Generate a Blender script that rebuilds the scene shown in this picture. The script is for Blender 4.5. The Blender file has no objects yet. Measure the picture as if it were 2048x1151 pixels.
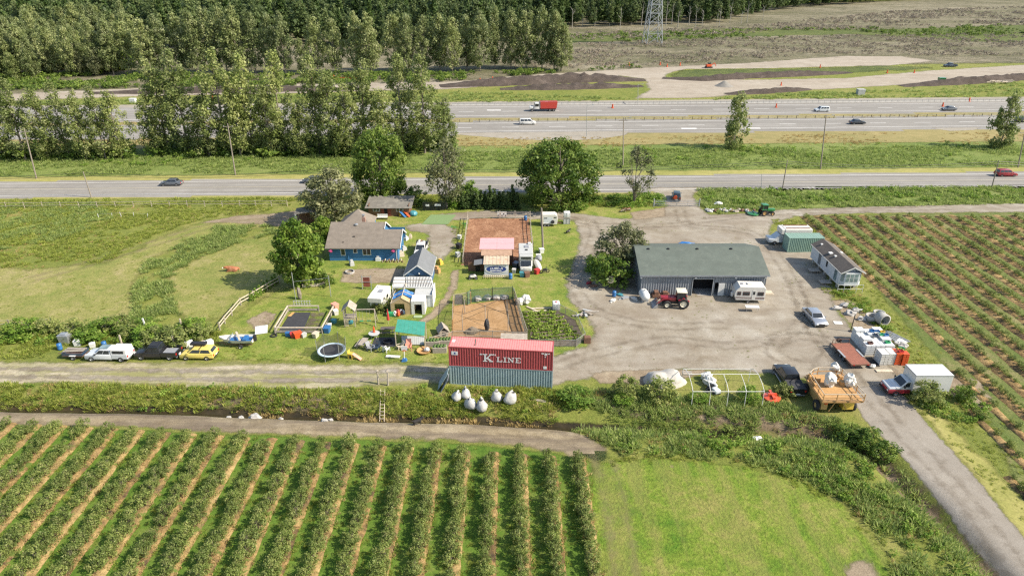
import bpy, bmesh, math, random
import numpy as np
from mathutils import Vector, Matrix
from mathutils import noise as mnoise
R = math.radians
sc = bpy.context.scene
C = sc.collection
random.seed(7); rng = np.random.default_rng(7)
# ------------------------------------------------------------------ camera
CAM_H, PITCH, FPX = 46.0, 26.0, 1365.0
cam = bpy.data.cameras.new('camera'); cam_o = bpy.data.objects.new('camera', cam); C.objects.link(cam_o)
cam.sensor_width = 36; cam.lens = 36 * FPX / 2048; cam.clip_end = 6000; cam.clip_start = 0.5
cam_o.location = (0, 0, CAM_H); cam_o.rotation_euler = (R(90 - PITCH), 0, 0); sc.camera = cam_o
# ------------------------------------------------------------------ sky and sun
SUN_EL, SUN_AZ = 40.0, -15.0          # azimuth measured from +X, towards the viewer's side when negative
w = bpy.data.worlds.new('World'); sc.world = w; w.use_nodes = True
nt = w.node_tree; bg = nt.nodes['Background']; sky = nt.nodes.new('ShaderNodeTexSky')
sky.sky_type = 'NISHITA'; sky.sun_disc = False; sky.sun_elevation = R(SUN_EL); sky.sun_rotation = R(90 - SUN_AZ)
sky.air_density = 1.2; sky.dust_density = 1.5; sky.ozone_density = 1.0
nt.links.new(sky.outputs[0], bg.inputs[0]); bg.inputs[1].default_value = 0.125
sl = bpy.data.lights.new('sun', 'SUN'); sl.energy = 5.0; sl.angle = R(0.53); sl.color = (1, 0.90, 0.75)
so = bpy.data.objects.new('sun', sl); C.objects.link(so)
sd = Vector((math.cos(R(SUN_EL)) * math.cos(R(SUN_AZ)), math.cos(R(SUN_EL)) * math.sin(R(SUN_AZ)), math.sin(R(SUN_EL))))
so.rotation_euler = sd.to_track_quat('Z', 'Y').to_euler(); so.location = sd * 200
sc.view_settings.view_transform = 'Standard'; sc.view_settings.look = 'None'
sc.view_settings.exposure = 0.68; sc.view_settings.gamma = 1
sc.render.engine = 'CYCLES'
sc.cycles.max_bounces = 6; sc.cycles.diffuse_bounces = 3; sc.cycles.glossy_bounces = 2
sc.cycles.transmission_bounces = 4; sc.cycles.transparent_max_bounces = 24
sc.cycles.use_denoising = False
sc.cycles.filter_width = 1.3
# ------------------------------------------------------------------ helpers
_cp, _sp = math.cos(R(PITCH)), math.sin(R(PITCH))
def P(px, py, z=0.0):
    """point of the plane at height z that the survey photograph shows at (px, py)"""
    u = (px - 1024) / FPX; v = (575.5 - py) / FPX
    d = Vector((u, _cp + v * _sp, -_sp + v * _cp))
    t = (z - CAM_H) / d.z
    return Vector((d.x * t, d.y * t, z))
def zat(py, Y):
    """height above ground of what shows at row py when it stands at distance Y"""
    v = (575.5 - py) / FPX
    return CAM_H + Y * (-_sp + v * _cp) / (_cp + v * _sp)
def xat(px, Y, z=0.0):
    return (px - 1024) / FPX * (Y * _cp + (CAM_H - z) * _sp)
DITCH_PX = [(-300, 801), (200, 806), (400, 811), (640, 821), (900, 826), (1100, 838), (1300, 850), (1500, 858), (1680, 868), (1760, 912), (1850, 1000), (1930, 1080), (2000, 1151), (2080, 1230)]
DITCH = np.array([P(*p).xy[:] for p in DITCH_PX])
def seg_dist(x, y, pts, closed=False):
    d = np.full(np.shape(x), 1e9)
    n = len(pts)
    for i in range(n if closed else n - 1):
        a = pts[i]; b = pts[(i + 1) % n]
        ab = b - a; L = max(ab @ ab, 1e-9)
        t = np.clip(((x - a[0]) * ab[0] + (y - a[1]) * ab[1]) / L, 0, 1)
        d = np.minimum(d, np.hypot(x - a[0] - t * ab[0], y - a[1] - t * ab[1]))
    return d
def inside(x, y, pts):
    r = np.zeros(np.shape(x), bool); n = len(pts)
    for i in range(n):
        x0, y0 = pts[i]; x1, y1 = pts[(i + 1) % n]
        if y0 == y1: continue
        c = ((y0 > y) != (y1 > y)) & (x < (x1 - x0) * (y - y0) / (y1 - y0) + x0)
        r ^= c
    return r
def sstep(a, b, t):
    t = np.clip((t - a) / (b - a), 0, 1); return t * t * (3 - 2 * t)
def height(x, y):
    x = np.asarray(x, float); y = np.asarray(y, float)
    h = 0.05 * np.sin(x * .31 + 1.3 * np.sin(y * .17)) * np.sin(y * .27 + 0.7) + 0.03 * np.sin(x * .83 + y * .6)
    d = seg_dist(x, y, DITCH)
    h = h - 1.15 * np.exp(-(d / 1.35) ** 2)
    f = sstep(112, 100, np.abs(x)) * sstep(134, 122, y) * sstep(22, 26, y)
    return h * f
def gz(x, y): return float(height(np.array([x]), np.array([y]))[0])
def PG(px, py):
    p = P(px, py); p.z = gz(p.x, p.y); return p

class MB:
    def __init__(s): s.v = []; s.f = []
    def add(s, vs, fs):
        o = len(s.v); s.v += [tuple(v) for v in vs]; s.f += [tuple(i + o for i in f) for f in fs]; return s
    def box(s, c, d, rz=0.0, ry=0.0, rx=0.0):
        hx, hy, hz = d[0] / 2, d[1] / 2, d[2] / 2
        M = Matrix.Rotation(rz, 3, 'Z') @ Matrix.Rotation(ry, 3, 'Y') @ Matrix.Rotation(rx, 3, 'X')
        vs = [M @ Vector((x, y, z)) + Vector(c) for x in (-hx, hx) for y in (-hy, hy) for z in (-hz, hz)]
        return s.add(vs, [(0, 1, 3, 2), (4, 6, 7, 5), (0, 4, 5, 1), (2, 3, 7, 6), (0, 2, 6, 4), (1, 5, 7, 3)])
    def b(s, x0, x1, y0, y1, z0, z1): return s.box(((x0 + x1) / 2, (y0 + y1) / 2, (z0 + z1) / 2), (x1 - x0, y1 - y0, z1 - z0))
    def bar(s, a, b, w, h=None):
        h = h or w; a = Vector(a); b = Vector(b); d = b - a; L = d.length
        if L < 1e-6: return s
        q = d.to_track_quat('X', 'Z').to_matrix()
        vs = [q @ Vector((x, y, z)) + a for x in (0, L) for y in (-w / 2, w / 2) for z in (-h / 2, h / 2)]
        return s.add(vs, [(0, 1, 3, 2), (4, 6, 7, 5), (0, 4, 5, 1), (2, 3, 7, 6), (0, 2, 6, 4), (1, 5, 7, 3)])
    def tube(s, a, b, r0, r1=None, n=8, cap=True):
        r1 = r0 if r1 is None else r1; a = Vector(a); b = Vector(b)
        q = (b - a).to_track_quat('Z', 'Y').to_matrix(); vs = []
        for p, r in ((a, r0), (b, r1)):
            for i in range(n):
                t = 2 * math.pi * i / n; vs.append(p + q @ Vector((r * math.cos(t), r * math.sin(t), 0)))
        fs = [(i, (i + 1) % n, n + (i + 1) % n, n + i) for i in range(n)]
        if cap: fs += [tuple(range(n - 1, -1, -1)), tuple(range(n, 2 * n))]
        return s.add(vs, fs)
    def path(s, pts, r, n=6):
        for a, b in zip(pts[:-1], pts[1:]): s.tube(a, b, r, r, n)
        return s
    def lathe(s, prof, c=(0, 0, 0), n=12, axis='Z'):
        vs = []; m = len(prof)
        for i in range(n):
            t = 2 * math.pi * i / n
            for r, z in prof:
                p = (r * math.cos(t), r * math.sin(t), z)
                if axis == 'Y': p = (p[0], p[2], p[1])
                if axis == 'X': p = (p[2], p[0], p[1])
                vs.append((p[0] + c[0], p[1] + c[1], p[2] + c[2]))
        fs = []
        for i in range(n):
            j = (i + 1) % n
            for k in range(m - 1): fs.append((i * m + k, j * m + k, j * m + k + 1, i * m + k + 1))
        return s.add(vs, fs)
    def prism(s, poly, y0, y1, top=1.0):
        """poly in (x, z) swept along y"""
        n = len(poly)
        vs = [(x, y0, z) for x, z in poly] + [(x, y1, z) for x, z in poly]
        fs = [tuple(range(n)), tuple(range(2 * n - 1, n - 1, -1))] + [(i, i + n, (i + 1) % n + n, (i + 1) % n) for i in range(n)]
        return s.add(vs, fs)
    def quad(s, a, b, c, d): return s.add([a, b, c, d], [(0, 1, 2, 3)])
    def slab(s, a, b, c, d, t):
        """a quad with thickness t below it"""
        a, b, c, d = map(Vector, (a, b, c, d)); n = (b - a).cross(d - a).normalized()
        if n.z < 0: n = -n
        vs = [a, b, c, d, a - n * t, b - n * t, c - n * t, d - n * t]
        return s.add(vs, [(0, 1, 2, 3), (7, 6, 5, 4), (0, 4, 5, 1), (1, 5, 6, 2), (2, 6, 7, 3), (3, 7, 4, 0)])
    def hull8(s, bot, top):
        """frustum: bot/top = (x0,x1,y0,y1,z)"""
        vs = []
        for x0, x1, y0, y1, z in (bot, top): vs += [(x0, y0, z), (x1, y0, z), (x1, y1, z), (x0, y1, z)]
        return s.add(vs, [(3, 2, 1, 0), (4, 5, 6, 7), (0, 1, 5, 4), (1, 2, 6, 5), (2, 3, 7, 6), (3, 0, 4, 7)])
    def blob(s, c, r, seed=0, amp=.2, n=10, m=7, flat=0.0):
        vs = []; fs = []; cx, cy, cz = c
        for j in range(m + 1):
            ph = math.pi * j / m
            for i in range(n):
                t = 2 * math.pi * i / n
                d = Vector((math.sin(ph) * math.cos(t), math.sin(ph) * math.sin(t), math.cos(ph)))
                k = 1 + amp * mnoise.noise(d * 1.7 + Vector((seed * 3.1, seed, 0)))
                p = Vector((d.x * r[0] * k, d.y * r[1] * k, d.z * r[2] * k))
                if flat and p.z < -r[2] * flat: p.z = -r[2] * flat
                vs.append((p.x + cx, p.y + cy, p.z + cz))
        for j in range(m):
            for i in range(n):
                fs.append((j * n + i, (j + 1) * n + i, (j + 1) * n + (i + 1) % n, j * n + (i + 1) % n))
        return s.add(vs, fs)
    def mesh(s, name, mat, smooth=False, bevel=0.0, seg=2):
        me = bpy.data.meshes.new(name); me.from_pydata(s.v, [], s.f)
        bm = bmesh.new(); bm.from_mesh(me)
        bmesh.ops.recalc_face_normals(bm, faces=bm.faces)
        if bevel > 0:
            es = [e for e in bm.edges if len(e.link_faces) == 2 and e.calc_face_angle(0) > 0.4]
            bmesh.ops.bevel(bm, geom=es, offset=bevel, segments=seg, affect='EDGES', profile=.5, clamp_overlap=True)
        bm.to_mesh(me); bm.free()
        if smooth:
            me.polygons.foreach_set('use_smooth', np.ones(len(me.polygons), bool))
            if bevel > 0: me.set_sharp_from_angle(angle=R(32))
        if mat: me.materials.append(mat if not isinstance(mat, str) else M[mat])
        return me
    def build(s, name, mat, parent=None, smooth=False, bevel=0.0, seg=2):
        o = bpy.data.objects.new(name, s.mesh(name, mat, smooth, bevel, seg)); C.objects.link(o)
        if parent: o.parent = parent
        return o
def tag(o, label, cat, group=None, kind=None):
    if label: o['label'] = label
    if cat: o['category'] = cat
    if group: o['group'] = group
    if kind: o['kind'] = kind
    return o
def thing(name, label, cat, loc=(0, 0, 0), rz=0.0, group=None, scale=1.0):
    o = bpy.data.objects.new(name, None); C.objects.link(o); o.empty_display_size = .3
    o.location = loc; o.rotation_euler = (0, 0, rz); o.scale = (scale,) * 3
    return tag(o, label, cat, group)
def copy_tree(o, parent=None):
    c = o.copy(); C.objects.link(c); c.parent = parent
    for ch in o.children: copy_tree(ch, c)
    return c
def dup(o, loc, rz=0.0, label=None, group=None, scale=None):
    c = copy_tree(o); c.location = loc; c.rotation_euler = (0, 0, rz)
    if label: c['label'] = label
    if group: c['group'] = group
    if scale: c.scale = scale if hasattr(scale, '__len__') else (scale,) * 3
    return c
def heading(a, b):
    return math.atan2(b[1] - a[1], b[0] - a[0])

# ------------------------------------------------------------------ materials
M = {}
def _nodes(name):
    m = bpy.data.materials.new(name); m.use_nodes = True
    nt = m.node_tree; p = nt.nodes['Principled BSDF']; return m, nt, p
def _noise(nt, scale, detail=4, rough=.6, vec=None, dist=0.0):
    n = nt.nodes.new('ShaderNodeTexNoise'); n.inputs['Scale'].default_value = scale
    n.inputs['Detail'].default_value = detail; n.inputs['Roughness'].default_value = rough; n.inputs['Distortion'].default_value = dist
    if vec: nt.links.new(vec, n.inputs['Vector'])
    return n.outputs['Fac']
def _ramp(nt, fac, stops):
    r = nt.nodes.new('ShaderNodeValToRGB'); e = r.color_ramp.elements
    while len(e) < len(stops): e.new(.5)
    for i, (p, c) in enumerate(stops):
        e[i].position = p; e[i].color = (c[0], c[1], c[2], 1) if hasattr(c, '__len__') else (c, c, c, 1)
    nt.links.new(fac, r.inputs[0]); return r.outputs[0]
def _mix(nt, fac, a, b, mode='MIX'):
    n = nt.nodes.new('ShaderNodeMix'); n.data_type = 'RGBA'; n.blend_type = mode
    for k, s in ((0, fac), (6, a), (7, b)):
        if hasattr(s, 'is_linked') or hasattr(s, 'links'): nt.links.new(s, n.inputs[k])
        elif hasattr(s, '__len__'): n.inputs[k].default_value = (s[0], s[1], s[2], 1)
        else: n.inputs[k].default_value = s
    return n.outputs[2]
def _math(nt, op, a, b=None, c=None):
    n = nt.nodes.new('ShaderNodeMath'); n.operation = op
    for k, s in enumerate((a, b, c)):
        if s is None: continue
        if hasattr(s, 'links'): nt.links.new(s, n.inputs[k])
        else: n.inputs[k].default_value = s
    return n.outputs[0]
def _bump(nt, p, h, strength, dist):
    b = nt.nodes.new('ShaderNodeBump'); b.inputs['Strength'].default_value = strength; b.inputs['Distance'].default_value = dist
    nt.links.new(h, b.inputs['Height']); nt.links.new(b.outputs[0], p.inputs['Normal'])
def pm(name, col, rough=.6, var=.18, scale=2.0, metal=0.0, dirt=None, dirt_amt=.35, bump=0.0, bscale=12, coat=0.0):
    """paint, wood, plastic, metal: base colour with blotchy wear and a little dirt"""
    m, nt, p = _nodes(name); tc = nt.nodes.new('ShaderNodeTexCoord').outputs['Object']
    lo = tuple(c * (1 - var) for c in col); hi = tuple(min(1, c * (1 + var)) for c in col)
    c = _ramp(nt, _noise(nt, scale, 5, .65, tc), [(.3, lo), (.7, hi)])
    if dirt:
        f = _ramp(nt, _noise(nt, scale * .7 + .4, 6, .7, tc, .5), [(.5, 0), (.72, dirt_amt)])
        c = _mix(nt, f, c, dirt)
    nt.links.new(c, p.inputs['Base Color'])
    p.inputs['Roughness'].default_value = rough; p.inputs['Metallic'].default_value = metal
    if coat: p.inputs['Coat Weight'].default_value = coat; p.inputs['Coat Roughness'].default_value = .08
    if bump: _bump(nt, p, _noise(nt, bscale, 4, .6, tc), bump, .03)
    M[name] = m; return m
def stripes(name, col, col2, axis, per, rough=.7, var=.12, bump=0.0, duty=.5):
    """boards, shingles and grooves too small to build one by one"""
    m, nt, p = _nodes(name); tc = nt.nodes.new('ShaderNodeTexCoord').outputs['Object']
    s = nt.nodes.new('ShaderNodeSeparateXYZ'); nt.links.new(tc, s.inputs[0])
    t = _math(nt, 'MULTIPLY', s.outputs[axis], 1.0 / per)
    fr = _math(nt, 'FRACT', t); edge = _math(nt, 'LESS_THAN', fr, duty)
    n = nt.nodes.new('ShaderNodeTexWhiteNoise'); n.noise_dimensions = '1D'; nt.links.new(_math(nt, 'FLOOR', t), n.inputs['W'])
    c = _mix(nt, edge, col, col2)
    v = _ramp(nt, _noise(nt, 1.6, 6, .7, tc), [(.3, (1 - var,) * 3), (.7, (1 + var,) * 3)])
    c = _mix(nt, 1.0, c, v, 'MULTIPLY')
    vb = _ramp(nt, n.outputs['Value'], [(0, (1 - var,) * 3), (1, (1 + var,) * 3)])
    c = _mix(nt, 1.0, c, vb, 'MULTIPLY')
    nt.links.new(c, p.inputs['Base Color']); p.inputs['Roughness'].default_value = rough
    if bump: _bump(nt, p, edge, bump, .02)
    M[name] = m; return m
def glass(name, col=(.02, .025, .03), rough=.08):
    m, nt, p = _nodes(name); tc = nt.nodes.new('ShaderNodeTexCoord').outputs['Object']
    nt.links.new(_ramp(nt, _noise(nt, 1.5, 2, .5, tc), [(.3, tuple(c * .6 for c in col)), (.7, tuple(c * 1.4 for c in col))]), p.inputs['Base Color'])
    p.inputs['Roughness'].default_value = rough; p.inputs['Specular IOR Level'].default_value = .7
    M[name] = m; return m
def gmat(name, cols, big=.06, mid=.6, fine=5.0, rough=.95, bump=.5, bdist=.06, edge=None, streak=None, speck=None, contrast=1.0, fv=(.62, 1.34)):
    """ground: three colours blended by noise of three sizes; edge=(soft, amp, scale) frays the border of a sheet"""
    m, nt, p = _nodes(name); geo = nt.nodes.new('ShaderNodeNewGeometry').outputs['Position']
    n1 = _noise(nt, big, 5, .6, geo, .8); n2 = _noise(nt, mid, 6, .68, geo, .3); n3 = _noise(nt, fine, 5, .75, geo)
    a, b, c = cols
    k = .22 / contrast
    col = _ramp(nt, _math(nt, 'ADD', _math(nt, 'MULTIPLY', n1, .45), _math(nt, 'MULTIPLY', n2, .55)), [(.5 - k * .8, a), (.5, b), (.5 + k * .8, c)])
    v = _ramp(nt, n3, [(.25, (fv[0],) * 3), (.5, (1.0,) * 3), (.75, (fv[1],) * 3)])
    col = _mix(nt, 1.0, col, v, 'MULTIPLY')
    if streak:
        (sx, sy), scol, amt = streak
        mp = nt.nodes.new('ShaderNodeMapping'); mp.inputs['Scale'].default_value = (sx, sy, 1); nt.links.new(geo, mp.inputs[0])
        f = _ramp(nt, _noise(nt, 1.0, 5, .6, mp.outputs[0], .2), [(.42, 0), (.62, amt)])
        col = _mix(nt, f, col, scol)
    if speck:
        sc_, scol, th = speck
        f = _ramp(nt, _noise(nt, sc_, 3, .6, geo), [(th, 0), (th + .06, 1)])
        col = _mix(nt, f, col, scol)
    nt.links.new(col, p.inputs['Base Color']); p.inputs['Roughness'].default_value = rough
    p.inputs['Specular IOR Level'].default_value = .2
    if bump: _bump(nt, p, _math(nt, 'ADD', n3, _math(nt, 'MULTIPLY', n2, 1.2)), bump, bdist)
    if edge:
        soft, amp, s = edge[:3]
        at = nt.nodes.new('ShaderNodeAttribute'); at.attribute_name = 'edge'
        e = _math(nt, 'ADD', at.outputs['Fac'], _math(nt, 'MULTIPLY', _math(nt, 'SUBTRACT', _noise(nt, s, 6, .7, geo), .5), amp))
        mr = nt.nodes.new('ShaderNodeMapRange'); mr.interpolation_type = 'SMOOTHSTEP'
        mr.inputs[1].default_value = -soft; mr.inputs[2].default_value = soft
        nt.links.new(e, mr.inputs[0])
        if len(edge) > 3: mr.inputs[4].default_value = edge[3]
        tr = nt.nodes.new('ShaderNodeBsdfTransparent'); mx = nt.nodes.new('ShaderNodeMixShader')
        nt.links.new(mr.outputs[0], mx.inputs[0]); nt.links.new(tr.outputs[0], mx.inputs[1]); nt.links.new(p.outputs[0], mx.inputs[2])
        nt.links.new(mx.outputs[0], nt.nodes['Material Output'].inputs[0])
    M[name] = m; return m
def leafmat(name, cols, rough=.5, trans=.25, spec=.2):
    """leaves and blades: colour varies leaf by leaf (attribute) and plant by plant"""
    m, nt, p = _nodes(name)
    at = nt.nodes.new('ShaderNodeAttribute'); at.attribute_name = 'tint'
    oi = nt.nodes.new('ShaderNodeObjectInfo')
    n = len(cols)
    c = _ramp(nt, at.outputs['Fac'], [(i / (n - 1), cols[i]) for i in range(n)])
    v = _ramp(nt, oi.outputs['Random'], [(0, (.78, .8, .8)), (1, (1.2, 1.16, 1.1))])
    c = _mix(nt, 1.0, c, v, 'MULTIPLY')
    nt.links.new(c, p.inputs['Base Color']); p.inputs['Roughness'].default_value = rough; p.inputs['Specular IOR Level'].default_value = spec
    tl = nt.nodes.new('ShaderNodeBsdfTranslucent'); nt.links.new(c, tl.inputs[0])
    mx = nt.nodes.new('ShaderNodeMixShader'); mx.inputs[0].default_value = trans
    nt.links.new(p.outputs[0], mx.inputs[1]); nt.links.new(tl.outputs[0], mx.inputs[2])
    nt.links.new(mx.outputs[0], nt.nodes['Material Output'].inputs[0])
    M[name] = m; return m
# ------------------------------------------------------------------ ground
G1, G2, G3 = (.085, .12, .022), (.14, .17, .032), (.21, .21, .055)
gmat('ground', ((.10, .135, .025), (.165, .185, .04), (.25, .23, .08)), .05, .5, 4.0, bump=.9, bdist=.12)
gmat('lawn', ((.10, .16, .024), (.175, .21, .04), (.265, .24, .085)), .16, .6, 4.0, bump=.9, bdist=.1, edge=(.4, 2.2, .7), contrast=1.35, fv=(.5, 1.45))
gmat('mown_field', ((.075, .155, .014), (.145, .205, .026), (.25, .235, .07)), .10, .45, 3.2, bump=1.0, bdist=.18, edge=(.3, 2.2, .6), streak=((.7, .06), (.225, .20, .07), .45), contrast=1.35, speck=(.35, (.24, .19, .11), .70), fv=(.42, 1.5))
gmat('paddock_grass', ((.145, .18, .04), (.215, .215, .065), (.30, .26, .12)), .08, .5, 4.0, bump=.9, bdist=.1, edge=(.8, 5.0, .3), contrast=1.3, fv=(.5, 1.4))
gmat('gravel', ((.20, .168, .122), (.28, .25, .20), (.355, .33, .28)), .06, .35, 7.0, bump=.5, bdist=.04, edge=(.5, 3.0, .5), streak=((.06, .25), (.185, .15, .115), .5), contrast=1.25)
gmat('gravel_road', ((.20, .175, .14), (.255, .23, .195), (.31, .285, .245)), .1, .7, 9.0, bump=.5, bdist=.03, edge=(.2, 1.2, .9), streak=((.5, .06), (.25, .225, .19), .4))
gmat('track', ((.19, .18, .08), (.36, .315, .225), (.46, .42, .335)), .10, .9, 6.0, bump=.7, bdist=.06, edge=(.5, 2.6, .5), streak=((.06, .9), (.2, .2, .07), .85))
gmat('dirt_track', ((.18, .14, .08), (.28, .23, .15), (.37, .315, .22)), .09, .7, 6.0, bump=.7, bdist=.06, edge=(.4, 2.2, .5), streak=((.07, .6), (.12, .095, .075), .7))
gmat('bare_dirt', ((.17, .13, .085), (.25, .2, .14), (.33, .28, .2)), .2, 1.0, 7.0, bump=.7, bdist=.06, edge=(.3, 1.6, .8))
gmat('sand_dirt', ((.25, .215, .165), (.33, .29, .235), (.40, .36, .30)), .04, .25, 2.0, bump=.4, bdist=.1, edge=(1.0, 6.0, .15), streak=((.02, .2), (.27, .225, .17), .5))
gmat('woodchips', ((.16, .075, .04), (.27, .14, .08), (.40, .24, .145)), .3, 2.0, 7.0, bump=.9, bdist=.08, edge=(.1, .4, 1.2), contrast=1.3)
gmat('ochre_soil', ((.25, .15, .07), (.33, .205, .10), (.39, .26, .15)), .4, 1.2, 6.0, bump=.5, bdist=.04, edge=(.1, .4, 1.2))
gmat('garden_soil', ((.09, .07, .05), (.13, .105, .08), (.18, .15, .115)), .4, 1.5, 7.0, bump=.9, bdist=.06, edge=(.15, .8, 1.0))
gmat('field_grass', ((.05, .11, .012), (.095, .16, .022), (.17, .185, .045)), .10, .9, 5.0, bump=.8, bdist=.08, edge=(.3, 1.5, .7))
gmat('field_tan', ((.07, .115, .024), (.125, .15, .042), (.21, .185, .085)), .08, .6, 4.0, bump=.8, bdist=.1, edge=(.5, 2.5, .5), contrast=1.2, fv=(.5, 1.4))
gmat('dry_verge', ((.17, .165, .06), (.245, .21, .088), (.315, .26, .12)), .05, .35, 3.0, bump=.5, bdist=.08, edge=(.5, 3.0, .3))
gmat('mown_verge', ((.20, .21, .055), (.28, .265, .085), (.36, .32, .13)), .05, .5, 4.0, bump=.4, bdist=.05, edge=(.5, 2.0, .4))
gmat('heath', ((.085, .085, .045), (.185, .165, .11), (.28, .25, .18)), .018, .16, 1.0, bump=1.0, bdist=.6, edge=(3, 14, .06), contrast=1.4, fv=(.45, 1.45), streak=((.004, .05), (.10, .105, .045), .6))
gmat('scrub_green', ((.05, .075, .025), (.10, .125, .035), (.16, .17, .06)), .03, .25, 1.5, bump=1.0, bdist=.5, edge=(2, 16, .06))
gmat('asphalt', ((.215, .203, .185), (.262, .25, .228), (.30, .288, .265)), .04, .4, 6.0, rough=.85, bump=.1, bdist=.02, streak=((.008, .8), (.165, .155, .14), .7))
gmat('asphalt_shoulder', ((.23, .205, .165), (.285, .26, .215), (.335, .305, .26)), .05, .4, 4.0, rough=.9, bump=.2, bdist=.03, edge=(.25, 1.0, .5))
gmat('ditch_water', ((.022, .02, .013), (.04, .032, .018), (.07, .055, .03)), .2, .6, 3.0, rough=.25, bump=.05, bdist=.02, edge=(.2, .7, .7))
gmat('dark_soil', ((.045, .036, .03), (.075, .06, .05), (.125, .10, .085)), .1, .4, 3.0, bump=1.0, bdist=.25)
gmat('bed_straw', ((.10, .075, .045), (.27, .19, .08), (.40, .29, .135)), .16, .8, 5.0, bump=1.0, bdist=.12, contrast=1.5, speck=(.7, (.11, .15, .03), .58))
gmat('bed_dry', ((.075, .055, .035), (.25, .165, .07), (.39, .275, .125)), .25, .8, 4.0, bump=1.0, bdist=.16, contrast=1.6, fv=(.45, 1.4), speck=(.55, (.10, .14, .03), .60))
pm('paint_white', (.6, .59, .56), .6, .1)
pm('paint_yellow', (.42, .38, .28), .6, .1)

xs = np.concatenate([[-4000, -2000, -1000, -500, -300, -200, -150], np.arange(-116, 116.01, .5), [150, 200, 300, 500, 1000, 2000, 4000]])
ys = np.concatenate([[-300, -100, -20, 5], np.arange(20, 136.01, .5), [160, 200, 260, 340, 460, 640, 900, 1400, 2400, 4500]])
def grid_mesh(name, xs, ys, mat, z0=0.0, keep=None, edge=None):
    X, Y = np.meshgrid(xs, ys); nx, ny = len(xs), len(ys)
    Z = height(X, Y) + z0
    v = np.stack([X, Y, Z], -1).reshape(-1, 3)
    i = np.arange((ny - 1) * (nx - 1)); r = i // (nx - 1); c = i % (nx - 1); a = r * nx + c
    f = np.stack([a, a + 1, a + nx + 1, a + nx], -1)
    if keep is not None:
        kf = keep.reshape(-1)[f].any(1); f = f[kf]
        used = np.unique(f); mp = np.full(len(v), -1); mp[used] = np.arange(len(used)); f = mp[f]; v = v[used]
        if edge is not None: edge = edge.reshape(-1)[used]
    me = bpy.data.meshes.new(name); me.vertices.add(len(v)); me.vertices.foreach_set('co', v.astype(np.float32).ravel())
    me.loops.add(f.size); me.loops.foreach_set('vertex_index', f.astype(np.int32).ravel())
    me.polygons.add(len(f)); me.polygons.foreach_set('loop_start', np.arange(0, f.size, 4, dtype=np.int32))
    me.polygons.foreach_set('use_smooth', np.ones(len(f), bool))
    if edge is not None:
        at = me.attributes.new('edge', 'FLOAT', 'POINT'); at.data.foreach_set('value', edge.astype(np.float32).ravel())
    me.update(calc_edges=True); me.materials.append(M[mat])
    o = bpy.data.objects.new(name, me); C.objects.link(o); o['kind'] = 'structure'
    return o
grid_mesh('ground', xs, ys, 'ground')
def W(px): return np.array([P(*p).xy[:] for p in px])
def sheet(name, poly, mat, lev, cell=.5, pad=1.5, world=False, label=None):
    pts = np.array(poly) if world else W(poly)
    lo = np.floor((pts.min(0) - pad) / cell) * cell; hi = np.ceil((pts.max(0) + pad) / cell) * cell
    gx = np.arange(lo[0], hi[0] + cell / 2, cell); gy = np.arange(lo[1], hi[1] + cell / 2, cell)
    X, Y = np.meshgrid(gx, gy)
    d = seg_dist(X, Y, pts, True); d = np.where(inside(X, Y, pts), d, -d)
    o = grid_mesh(name, gx, gy, mat, .004 * lev, d > -pad, d)
    if label: o['label'] = label
    return o
# -- far land beyond the highway
sheet('heath', [(-900, 190), (-900, 20), (600, 20), (900, 20), (1500, 8), (2700, -18), (2700, 150), (2100, 125), (1860, 128), (1500, 130), (1290, 140), (900, 170), (330, 180), (60, 190)], 'heath', 1, 5, 12)
sheet('scrub_strip', [(1130, 68), (1500, 56), (1750, 60), (2048, 50), (2300, 40), (2300, 78), (2000, 85), (1700, 68), (1400, 76), (1130, 86)], 'scrub_green', 2, 4, 12)
sheet('sand_track', [(-300, 200), (60, 186), (330, 174), (700, 166), (900, 164), (1060, 150), (1290, 136), (1500, 126), (1690, 112), (1800, 113), (1870, 122), (1780, 131), (1500, 137), (1370, 138), (1330, 148), (1330, 158), (1500, 160), (1700, 156), (1850, 142), (2048, 130), (2400, 118), (2400, 138), (2048, 150), (1900, 163), (1700, 176), (1500, 186), (1400, 196), (1270, 197), (1300, 180), (1290, 158), (1240, 151), (1060, 165), (900, 178), (600, 186), (300, 192), (60, 200), (-300, 215)], 'sand_dirt', 3, 2, 7)
sheet('scrub_strip', [(1345, 150), (1360, 140), (1560, 138), (1760, 132), (1860, 135), (1820, 140), (1650, 148), (1480, 156), (1370, 158)], 'scrub_green', 4, 2, 5)
# -- highway: shoulder, two carriageways, median
def band(name, l0, l1, r0, r1, mat, lev, cell=2, pad=2):
    """strip between two lines given by their rows at the left and right margin"""
    def row(a, b, x): return a + (b - a) * x / 2048
    xsn = (-900, 0, 1024, 2048, 2950)
    return sheet(name, [(x, row(l0, r0, x)) for x in xsn] + [(x, row(l1, r1, x)) for x in xsn[::-1]], mat, lev, cell, pad)
band('shoulder', 212, 217.5, 193.5, 203, 'asphalt_shoulder', 2)
band('highway', 217.5, 246, 203, 222.3, 'asphalt', 3, 2, .1)
band('median', 246, 255.5, 222.3, 231.5, 'dry_verge', 2)
band('highway', 255.5, 278.5, 231.5, 256.2, 'asphalt', 3, 2, .1)
sheet('lay_by', [(880, 266), (1000, 265), (1260, 262.5), (1250, 270), (1200, 278), (1130, 281), (1040, 279), (960, 273)], 'asphalt_shoulder', 4, 1, 1.5)
sheet('lay_by', [(1860, 256), (1960, 255), (1950, 260), (1900, 262)], 'asphalt_shoulder', 4, 1, 1.5)
band('dry_verge', 278.5, 300, 256.2, 283, 'dry_verge', 1, 2, 4)
band('mown_verge', 352, 366, 332, 346, 'mown_verge', 1, 1, 2)
band('road', 364.5, 394.5, 344.5, 375, 'asphalt', 2, 1, .1)
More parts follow.
